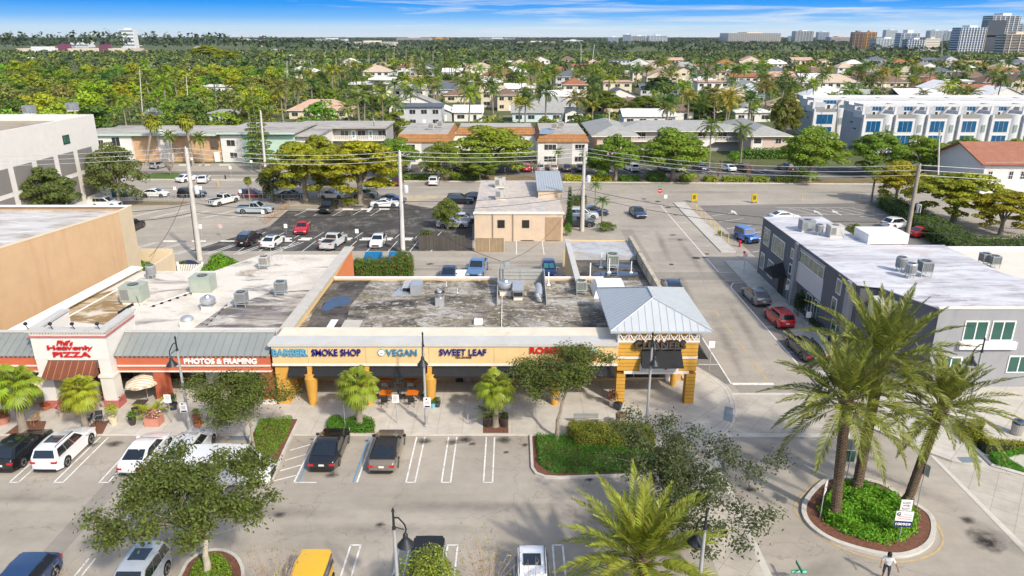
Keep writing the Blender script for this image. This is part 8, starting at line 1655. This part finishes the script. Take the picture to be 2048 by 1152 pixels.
ROOF={'white':pal('roof_white',(.68,.67,.65)),'grey':shingle,'terracotta':brick('roof_terracotta',(.36,.15,.08),(.30,.12,.065),(.2,.08,.05),.35,.3,.03,rot=(0,0,0)),'salmon':brick('roof_salmon',(.55,.36,.27),(.50,.32,.24),(.40,.26,.2),.35,.3,.03,rot=(0,0,0)),'brown':brick('roof_brown',(.22,.15,.11),(.18,.12,.09),(.12,.08,.06),.35,.3,.03,rot=(0,0,0)),'slate':pal('roof_slate',(.10,.115,.14)),'tan':pal('roof_tan',(.45,.36,.27))}
WALL={'white':wallw,'cream':pal('wall_cream',(.60,.52,.38)),'pale blue':pal('wall_paleblue',(.50,.60,.62)),'pink':pinkw,'pale grey':pal('wall_palegrey',(.46,.47,.48))}
HOUSES=[]
def house(u,v,wpx,dep,st,roof,wall,label,kind='hip',rz=0.0,group=None):
 p=g(u,v);zc=p[1]*CT+CH*ST;W_=wpx*zc/F;h=3.0*st;t=thing('house',label,'house',(p[0],p[1],0),group);x0,x1,y0,y1=p[0]-W_/2,p[0]+W_/2,p[1],p[1]+dep
 mb=MB();mb.box(x0,x1,y0,y1,0,h,WALL[wall])
 if kind=='gable':mb.add([(x0,y0,h),(x1,y0,h),((x0+x1)/2,y0,h+W_*.2),(x0,y1,h),(x1,y1,h),((x0+x1)/2,y1,h+W_*.2)],[(0,1,2),(4,3,5)],WALL[wall])
 mb.build('wall',t)
 if kind=='hip':hip(t,x0,x1,y0,y1,h,h+min(W_,dep)*.24+.3,ROOF[roof],ov=.7)
 elif kind=='gable':
  mb=MB();m_=(x0+x1)/2;zr=h+W_*.2+.12
  mb.slab((x0-.5,y0-.5,h-.1),(m_,y0-.5,zr),(m_,y1+.5,zr),(x0-.5,y1+.5,h-.1),-.14,ROOF[roof]);mb.slab((m_,y0-.5,zr),(x1+.5,y0-.5,h-.1),(x1+.5,y1+.5,h-.1),(m_,y1+.5,zr),-.14,ROOF[roof]);mb.build('roof',t)
 elif kind=='side':
  mb=MB();zr=h+dep*.18
  mb.slab((x0-.6,y0-.6,h),(x1+.6,y0-.6,h),(x1+.6,(y0+y1)/2,zr),(x0-.6,(y0+y1)/2,zr),.14,ROOF[roof]);mb.slab((x0-.6,(y0+y1)/2,zr),(x1+.6,(y0+y1)/2,zr),(x1+.6,y1+.6,h),(x0-.6,y1+.6,h),.14,ROOF[roof]);mb.build('roof',t)
 else:mb=MB();mb.box(x0-.5,x1+.5,y0-.6,y1+.4,h,h+.35,ROOF[roof]);mb.build('roof',t)
 n=max(2,int(W_/3.6))
 for s in range(st):
  for i in range(n):
   a=x0+(i+.5)*W_/n
   if s==0 and i==n//2:mb=MB();mb.box(a-.5,a+.5,y0-.05,y0-.003,.05,2.2,white_paint if wall!='white'else win_dark);mb.build('door',t)
   else:win(t,a-W_/n*.27,a+W_/n*.27,y0,.9+3*s,2.3+3*s,2)
 HOUSES.append((x0-1,x1+1,y0-1,y1+1,label));return t
for a in((638,238,118,12,1,'salmon','cream','low cream house with a wide salmon hip roof behind the gallery apartments','hip'),(878,243,52,12,1,'white','pale grey','small grey house with a white gabled roof, left of a white pair','gable'),(936,243,56,11,1,'white','white','white house with a white roof, right of a white pair','side'),(1075,244,100,12,1,'grey','pale blue','pale blue house with a long grey tiled roof behind the brown tiled apartments','side'),(1148,245,36,8,1,'slate','white','small white house with a dark slate roof','gable'),(1150,196,46,12,2,'terracotta','cream','two storey cream house with a red hip roof and balcony','hip'),(1355,240,62,10,1,'brown','white','white house with a brown roof behind the hip roofed apartments','side'),(1505,244,70,12,1,'white','white','white house with a low pale roof right of the dense trees','flat'),(1497,206,66,12,2,'grey','pale blue','pale blue two storey house with grey gabled roof','gable'),(1425,190,62,11,2,'salmon','white','white two storey house with a salmon flat roof','flat'),(1770,176,92,18,1,'brown','cream','wide house with a brown hip roof behind the rear townhouses','hip'),(1945,174,70,14,1,'white','white','white roofed house behind the rear townhouses','flat'),(2010,176,90,16,1,'brown','cream','brown roofed house behind the townhouses at the right edge','hip'),(432,186,62,14,1,'white','white','white flat roofed house among the trees left of the conifer','flat'),(455,246,70,12,1,'grey','pale grey','low grey house behind the peach apartments','flat'),(590,155,70,14,1,'tan','white','white and tan house left of the modern house','side'),(1003,160,60,14,1,'terracotta','cream','cream house with terracotta roof right of the modern house','hip'),(985,215,46,12,2,'tan','cream','tan two storey house behind the white pair','side'),(1040,190,60,12,1,'white','white','white house just left of the red roofed two storey house','side'),(1240,205,60,12,1,'slate','white','white house with a dark roof behind the dense trees','gable'),(1120,152,50,12,1,'terracotta','white','white house with a low terracotta roof beyond the red roofed house','hip'),(915,205,50,12,1,'brown','cream','cream house with a dark brown roof above the white pair','hip'),(1012,222,34,12,2,'brown','cream','narrow two storey house with a brown tiled roof','hip')):
 house(*a)
p=g(760,198);t=thing('house','modern white house of stacked boxes with big glass openings','house',(p[0],p[1],0));x,y=p[0],p[1];mb=MB()
mb.box(x-11,x+1,y+4,y+14,0,6.2,wallw);mb.box(x-3,x+5,y+2,y+14,0,8.2,wallw);mb.box(x+3,x+10,y,y+12,0,6.6,wallw);mb.build('wall',t);mb=MB();mb.box(x-14.5,x-1,y+2,y+15,6.2,6.8,wallw);mb.box(x-5,x+6,y+.5,y+15,8.2,8.9,wallw);mb.box(x+2,x+12,y-1,y+13,6.6,7.3,wallw);mb.build('roof',t)
for a,b,c,d,yy in((-10,-4,3.3,5.9,y+4),(-2.6,2.4,2.6,7.6,y+2),(4.0,6.6,4.2,6.0,y),(4.2,6.4,.6,2.4,y),(-9,-5,.3,2.6,y+4)):win(t,x+a,x+b,yy,c,d,4,glassmat('teal_glass',(.03,.12,.13)))
HOUSES.append((x-15,x+13,y-2,y+16,'m'))
LM=[(310,215,'the silver palm'),(100,160,'the white hall'),(638,235,'the salmon roofed house'),(760,190,'the modern white house'),(908,240,'the white pair of houses'),(1075,240,'the pale blue house'),(1150,190,'the red roofed house'),(1310,220,'the dense green trees'),(1425,188,'the salmon flat roof'),(1500,205,'the gabled blue house'),(1600,210,'the left townhouses'),(1770,172,'the brown hip roof'),(1960,172,'the right townhouses'),(521,260,'the tall conifer'),(432,182,'the white flat house'),(430,115,'the bright woodland trees'),(590,150,'the tan and white house'),(1003,158,'the terracotta roof'),(180,105,'the purple towered store'),(740,100,'the cream slab block'),(1275,90,'the white hotel slabs'),(1508,85,'the cream resort block'),(1727,100,'the orange tower'),(1955,115,'the large glass hotel'),(840,90,'the brown slab block'),(1150,130,'the sailing masts')]
ORD='first second third fourth fifth sixth seventh eighth ninth tenth eleventh twelfth thirteenth fourteenth fifteenth sixteenth seventeenth eighteenth nineteenth twentieth'.split()
PEND={}
def pend(o,u,v,adj,noun):
 k=min(LM,key=lambda q:((q[0]-u)/1.6)**2+((q[1]-v)*1.5)**2);rel='beyond'if v<k[1]-6 else('before'if v>k[1]+6 else 'level with')
 PEND.setdefault((adj,noun,rel,k[2]),[]).append((u,o))
q=g(310,252);HOUSES.append((q[0]-6,q[0]+6,q[1]-26,q[1]+5,'s'))
nh=0;tries=0;styles=[('terracotta','white'),('white','white'),('grey','white'),('salmon','cream'),('brown','cream'),('tan','white'),('slate','pale grey'),('white','cream')]
ROWS=(234,272,314,360,412,470,535,610,700)
sr=MB()
for Y0 in ROWS:
 X=(-.17 if Y0<420 else-.30)*Y0+rnd.uniform(0,8)
 sr.sheet([(-.2*Y0,Y0-11),(.74*Y0,Y0-11),(.74*Y0,Y0-5),(-.2*Y0,Y0-5)],-.03,asp_mid)
 while X<.73*Y0:
  W_=rnd.uniform(13,20);dp=rnd.uniform(10,14);Y=Y0+rnd.uniform(-3,3);Xc=X+W_/2;X+=W_+rnd.uniform(3,10)
  if rnd.random()<.1 or(Xc>62 and Y<245)or any(Xc+W_/2+2>a and Xc-W_/2-2<b and Y+dp+2>c and Y-4<d for a,b,c,d,_ in HOUSES):continue
  u,v=px(Xc,Y);r_,w_=rnd.choice(styles);zc=Y*CT+CH*ST;t=house(u,v,W_*F/zc,dp,rnd.choice((1,1,2)),r_,w_,'',rnd.choice(('hip','hip','side','gable','flat')),0,'houses scattered through the far suburb');pend(t,u,v,'%s walled'%w_,'house with %s roof'%r_)
for k in range(14):
 u,v=rnd.uniform(30,800),rnd.uniform(92,150);q=g(u,v)
 if any(q[0]+12>a and q[0]-12<b and q[1]+16>c and q[1]-6<d for a,b,c,d,_ in HOUSES):continue
 r_,w_=rnd.choice(styles);t=house(u,v,15*F/(q[1]*CT+CH*ST),12,1,r_,w_,'','hip',0,'houses scattered through the far suburb');pend(t,u,v,'%s walled'%w_,'house with %s roof'%r_)
struct('suburb_street',sr)
def blocked(x,y,r_,front=14):
 for a,b,c,d,_ in HOUSES:
  if a-r_<x<b+r_ and c-front<y<d+r_:return True
 return y<196 and-100<x<150 or(75<x and y<222)
spots=[];nb=npal=0;tries=0;BC={'golden green':(.19,.20,.016),'olive':(.11,.115,.028),'deep green':(.055,.095,.016),'bright green':(.115,.175,.014),'dark green':(.036,.066,.014),'yellow green':(.17,.19,.014)};PC={'yellow green':(.17,.20,.018),'deep green':(.07,.115,.02),'olive':(.12,.14,.028)}
cand=[]
while len(cand)<30000:
 Y=math.sqrt(rnd.uniform(168**2,520**2));X=rnd.uniform(-.76,.76)*(Y*.944+9);cand.append((Y,X))
for Y,X in cand:
 if nb>=268 and npal>=360:break
 u,v=px(X,Y);left=u<560;ispalm=rnd.random()<(.14 if left else(.58 if u<1450 else .52))
 if not left and not ispalm and rnd.random()<.3:continue
 if ispalm and npal>=360 or not ispalm and nb>=268:continue
 r_=2.4 if ispalm else 4.2
 if blocked(X,Y,r_*.7,5 if ispalm else 19):continue
 if any((X-a)**2+(Y-b)**2<((r_+c)*.72)**2 for a,b,c in spots):continue
 spots.append((X,Y,r_))
 if ispalm:
  k=rnd.choice(('coco0','coco1','coco2','royal0','royal0'));cn=rnd.choice(list(PC));H=rnd.uniform(7.5,13.5);t=palm(k,(X,Y,0),H,[c*rnd.uniform(1.0,1.5)for c in PC[cn]],'','palms through the suburb','royal_palm'if k=='royal0'else 'coconut_palm');t.scale=(t.scale[0]*1.25,t.scale[0]*1.25,t.scale[2]);npal+=1;pend(t,u,v,('tall 'if H>10.5 else 'shorter ')+cn,'palm')
 else:
  k=rnd.choice(('far0','far1','far2','far3'));cn=rnd.choice(['golden green','yellow green','bright green','olive','bright green','yellow green','deep green']if left else['olive','deep green','dark green','deep green','bright green']);W_=rnd.uniform(7.5,14)*(1 if left else .82);H=W_*rnd.uniform(.66,.9);t=tree(k,(X,Y,0),H,W_,[c*(rnd.uniform(1.15,1.6)if left else rnd.uniform(.9,1.4))for c in BC[cn]],'','broadleaf trees through the suburb');nb+=1;pend(t,u,v,cn,'leafy tree')
for u,v,s,d in((680,118,4,'round silver palm crown far behind the modern house'),(585,120,3.4,'silver palm crown left of the tan and white house'),(1390,142,4.5,'pale grey tree crown beyond the salmon flat roof'),(1755,132,5,'silvery tree crown right of the orange tower'),(1730,120,5,'silvery flat topped tree crown below the orange tower'),(995,112,3.6,'silver palm crown beyond the terracotta roof'),(650,102,3.4,'small silver crown below the white slab block')):
 q=g(u,v+14);shrub((q[0],q[1],0),s,8,700,.5,(.33,.35,.31),d,'tree','silver crowns in the suburb','silver_tree',8,int(u))
for(adj,noun,rel,lm),L2 in PEND.items():
 L2.sort(key=lambda q:q[0])
 for i,(u,o)in enumerate(L2):
  if noun.startswith('house'):o['label']=('%s %s, %s%s %s'%(adj,noun,''if len(L2)==1 else ORD[min(i,19)]+' from left ',rel,lm))if len(L2)>1 else '%s %s %s %s'%(adj,noun,rel,lm)
  else:o['label']='%s %s%s %s %s'%(adj,noun,''if len(L2)==1 else ', %s from left,'%ORD[min(i,19)],rel,lm)
def canopy(name,n_tree,ymin,ymax,per,size,hmin,hmax,wmin,wmax,cols,label,xl=.80,dens=None):
 Y=np.sqrt(nr.uniform(ymin**2,ymax**2,n_tree));X=nr.uniform(-xl,xl,n_tree)*(Y*.944+9)
 ok=np.ones(n_tree,bool)
 for a,b,c,d,_ in HOUSES:ok&=~((X>a-2)&(X<b+2)&(Y>c-13)&(Y<d+2))
 if ymin<200:ok&=~((Y<196)&(X>-100)&(X<150))&~((X>75)&(Y<224))
 X,Y=X[ok],Y[ok];m=len(X);H=nr.uniform(hmin,hmax,m);W_=nr.uniform(wmin,wmax,m)
 if dens is not None:H=H*dens(X,Y)
 d=unit(nr.normal(size=(m*per,3)));d[:,2]=np.abs(d[:,2])*.9;k=np.repeat(np.arange(m),per);rr=nr.uniform(.7,1.0,m*per)[:,None]
 P=np.column_stack([X[k],Y[k],H[k]*.45])+d*rr*np.column_stack([W_[k]/2,W_[k]/2,H[k]*.55]);Nm=unit(d+nr.normal(0,.45,(m*per,3))+np.array([0,0,.3]));V,Q=leaf_arrays(P,Nm,size,.7)
 gi=nr.integers(0,len(cols),m)[k];first=None
 me=npmesh(name,V,Q,[MATS['stuff_leaf_%d'%i]for i in cols],gi);o=link(name,me);return tag(o,label,None,None,'stuff')
for i,c in enumerate([(.17,.21,.025),(.09,.14,.025),(.26,.26,.02),(.055,.085,.022),(.13,.16,.04),(.034,.054,.03),(.055,.08,.038)]):
 m=objcol('stuff_leaf_%d'%i,rough=.6,coat=0,island=.35,trans=.2,noise=.15,nscale=.05);q=m.node_tree.nodes
 oi=[n for n in q if n.type=='OBJECT_INFO'][0];to=oi.outputs['Color'].links[0].to_socket;rgb=q.new('ShaderNodeRGB');rgb.outputs[0].default_value=c4(c);m.node_tree.links.new(rgb.outputs[0],to)
canopy('undergrowth',4800,186,520,22,.6,1.4,4.0,3,7,[0,1,2,4],'garden shrubs and low trees filling the gaps between the houses')
canopy('woodland',5200,520,1150,22,1.5,5,11,6,12,[1,3,4,0,6],'far suburb woodland of broadleaf crowns reaching to the towers',dens=lambda X,Y:np.where(X<0,1.0,.8))
canopy('woodland',5200,1150,4200,12,3.6,7,13,12,26,[3,5,6],'dark blue green woods along the horizon',dens=lambda X,Y:np.where((X<-.12*Y)&(Y<2000),1+np.clip((-X/Y-.12)*7,0,2.3),1.0))
canopy('woodland',3000,4200,9500,8,9,8,14,40,90,[5,6],'faint woods at the farthest horizon')
for i,(u,vb,vt,d)in enumerate(((1183,128,88,'slim white sailing mast, taller of a leaning pair'),(1162,122,88,'slim white sailing mast, left of the leaning pair'),(1884,112,78,'white mast in front of the towers'),(788,140,98,'pale concrete pole beyond the modern house, tallest'),(738,138,108,'pale concrete pole left of the modern house'),(772,140,106,'pale pole just left of the tallest one beyond the modern house'),(866,130,104,'pale pole right of the modern house'),(812,122,96,'thin pole beyond the cream slab block'),(672,150,116,'pale pole among palms left of the modern house'),(574,178,122,'white pole above the trees right of the conifer'))):
 q=g(u,vb+10);tp=at(u+(6 if 'taller'in d else 0),vt,q[1]);t=thing('mast'if 'mast'in d else 'utility_pole',d,'mast'if 'mast'in d else 'utility pole',q);mb=MB();mb.tube([q,tp],[.22,.14],white_paint if 'mast'in d else conc_pole,6);mb.build('shaft',t)
def tower(u0,u1,vt,vb,label,wall,glass,fl=3.1,side=None,dep=None,band=.55,fins=0,cap=None,cat='tower',Y=None,ledge=True):
 Yb=Y or g((u0+u1)/2,vb)[1];x0,x1=at(u0,vb,Yb)[0],at(u1,vb,Yb)[0];zt_=at((u0+u1)/2,vt,Yb)[2];dp=dep or(x1-x0)*.6;t=thing('hotel_tower'if cat=='tower'else 'apartment_block',label,cat,((x0+x1)/2,Yb,0))
 mb=MB();mb.box(x0,x1,Yb,Yb+dp,0,zt_,wall);mb.build('wall',t);n=max(2,int(zt_/fl));gm=glass
 for k in range(n):
  z=(k+.3)*zt_/n;mb=MB();mb.box(x0+.5,x1-.5,Yb-.12,Yb-.01,z,z+fl*band,gm);mb.box(x0-.12,x0-.01,Yb+.6,Yb+dp-.6,z,z+fl*band,gm);mb.build('window_band',t)
  if ledge:mb=MB();mb.box(x0,x1,Yb-1.1,Yb-.13,z-.35,z-.1,wall);mb.build('balcony',t)
 for k in range(fins):x=x0+(k+.5)*(x1-x0)/fins;mb=MB();mb.box(x-.45,x+.45,Yb-1.3,Yb-.14,0,zt_,wall);mb.build('fin',t)
 mb=MB();mb.box(x0+(x1-x0)*.35,x0+(x1-x0)*.65,Yb+2,Yb+dp-2,zt_,zt_+(cap or 3),wall);mb.box(x0-.2,x1+.2,Yb-.2,Yb+dp,zt_+.005,zt_+.5,wall)if False else None;mb.build('penthouse',t);return t
tw,tc_,tb,tor,tpk=pal('tower_white',(.62,.63,.64)),pal('tower_cream',(.58,.50,.40)),pal('tower_brown',(.34,.22,.14)),pal('tower_orange',(.60,.35,.12)),pal('tower_pink',(.52,.38,.33))
gb,gk,gw_=glassmat('tower_glass_blue',(.05,.10,.18),.2),glassmat('tower_glass_dark',(.05,.055,.07),.2),glassmat('tower_glass_pale',(.20,.25,.30),.2)
tower(1912,1963,55,112,'large glass fronted hotel with a white gridded facade',tw,gb,3.0,fins=9,band=.7);tower(1964,2000,53,112,'blank cream end wall wing of the large glass hotel',tc_,gk,40,ledge=False,Y=g(1955,112)[1]-2);tower(1972,2028,31,106,'tallest white tower standing behind the glass hotel',tw,gk,3.0,fins=6,cap=4);tower(2004,2060,68,116,'beige tower with balconies at the right edge',tc_,gk,3.0,fins=3);tower(2034,2070,47,106,'pale tower at the right edge, behind the beige one',tw,gw_,3.0)
tower(1797,1835,66,101,'white and blue tower with a stair core, middle of the skyline',tw,gb,3.0,fins=3,cap=6);tower(1812,1848,79,104,'dark glazed block before the white and blue tower',tw,gb,3.0,fins=7,band=.75,cat='apartments');tower(1848,1877,77,102,'plain cream block right of the dark glazed block',tc_,gw_,4,band=.3,ledge=False,cat='apartments');tower(1703,1726,64,97,'brown half of the twin orange tower',tb,gk,3.0,fins=3);tower(1727,1750,64,97,'orange half of the twin orange tower',tor,gk,3.0,fins=3)
tower(1589,1625,62,87,'white tower with dark glass strips left of the pink block',tw,gk,3.0,fins=6);tower(1635,1657,64,83,'slim blue glazed white tower',tw,gb,3.0,fins=4);tower(1577,1588,72,86,'short blue grey block beside the white tower',tw,gb,3.0);tower(1660,1702,74,86,'low pink block left of the orange tower',tpk,gw_,3.0,fins=8,cat='apartments');tower(1769,1792,60,85,'slim white round cornered tower',tw,gw_,3.0,band=.4);tower(1857,1884,61,86,'white stepped tower behind the cream block',tw,gw_,3.0,fins=4);tower(1886,1905,62,86,'white slim tower left of the glass hotel',tw,gb,3.0,fins=3);tower(1903,1918,64,88,'pinkish tower just left of the glass hotel',tpk,gk,3.0);tower(1750,1796,77,98,'long low white block between orange and slim white towers',tw,gw_,3.0,fins=8,cat='apartments')
tower(1455,1560,66,88,'long cream resort block with a notched roofline',tc_,gw_,3.0,fins=24,cat='hotel');tower(1216,1236,74,88,'white hotel slab, leftmost of the row',tw,gb,3.0,cat='hotel');tower(1246,1262,69,88,'white hotel stair block in the row',tw,gb,3.0,cat='hotel');tower(1262,1292,72,87,'white hotel slab with dark window grid',tw,gk,3.0,fins=8,cat='hotel');tower(1297,1334,71,88,'white hotel slab, rightmost of the row',tw,gw_,3.0,fins=6,cat='hotel');tower(1127,1166,81,88,'low white block left of the hotel slabs',tw,gw_,3.0,fins=8,cat='apartments')
tower(693,788,84,96,'long cream three storey slab block',tc_,gw_,3.0,fins=18,cat='apartments');tower(793,860,76,84,'long brown slab block with white frames',tpk,gw_,3.0,fins=14,cat='apartments');tower(860,896,77,83,'orange end wing of the brown slab block',tor,gk,3.0,cat='apartments');tower(632,690,78,86,'white slab block left of the cream slab',tw,gw_,3.0,fins=8,cat='apartments');tower(958,1030,77,84,'low white block far behind, centre',tw,gk,3.0,cat='apartments');tower(434,520,79,87,'low cream warehouse in the far left woods',tc_,gw_,4,cat='warehouse');tower(240,268,59,76,'white box building rising over the left horizon woods',tw,gw_,6,cat='warehouse',ledge=False,Y=1500);tower(1035,1110,84,90,'long pale roofed block at the centre horizon',tc_,gk,4,cat='warehouse')
Yq=g(200,112)[1];t=thing('store_building','long cream store with two purple entrance towers in the left woods','store',(at(190,112,Yq)[0],Yq,0));mb=MB()
def bxp(u0,u1,v0,v1,dy,dp,m):mb.box(at(u0,v0,Yq)[0],at(u1,v0,Yq)[0],Yq+dy,Yq+dp,0,at(u0,v0,Yq)[2],m)
bxp(32,260,97,112,0,40,tc_);mb.build('wall',t);mb=MB();bxp(116,133,88,112,-2,12,pal('purple',(.16,.05,.10)));mb.build('entrance_tower',t);mb=MB();bxp(198,214,89,112,-2,12,MATS['purple']);mb.build('entrance_tower',t);mb=MB();bxp(62,110,93,112,-1,-.2,tw);mb.build('canopy',t)
tower(138,178,80,95,'white pitched hall roof far in the left woods',tw,gw_,8,cat='warehouse',ledge=False)
hz_m=bpy.data.materials.new('haze');hz_m.use_nodes=True;nt=hz_m.node_tree;nt.nodes.clear();ou=nt.nodes.new('ShaderNodeOutputMaterial');pv=nt.nodes.new('ShaderNodeVolumePrincipled')
pv.inputs['Color'].default_value=(.86,.92,1,1);pv.inputs['Density'].default_value=.00002;pv.inputs['Anisotropy'].default_value=.2;nt.links.new(pv.outputs[0],ou.inputs['Volume'])
mb=MB();mb.box(-9100,9100,-160,16100,-4,110,hz_m);tag(mb.build('haze'),'thin pale coastal haze over the whole town',None,None,'stuff')
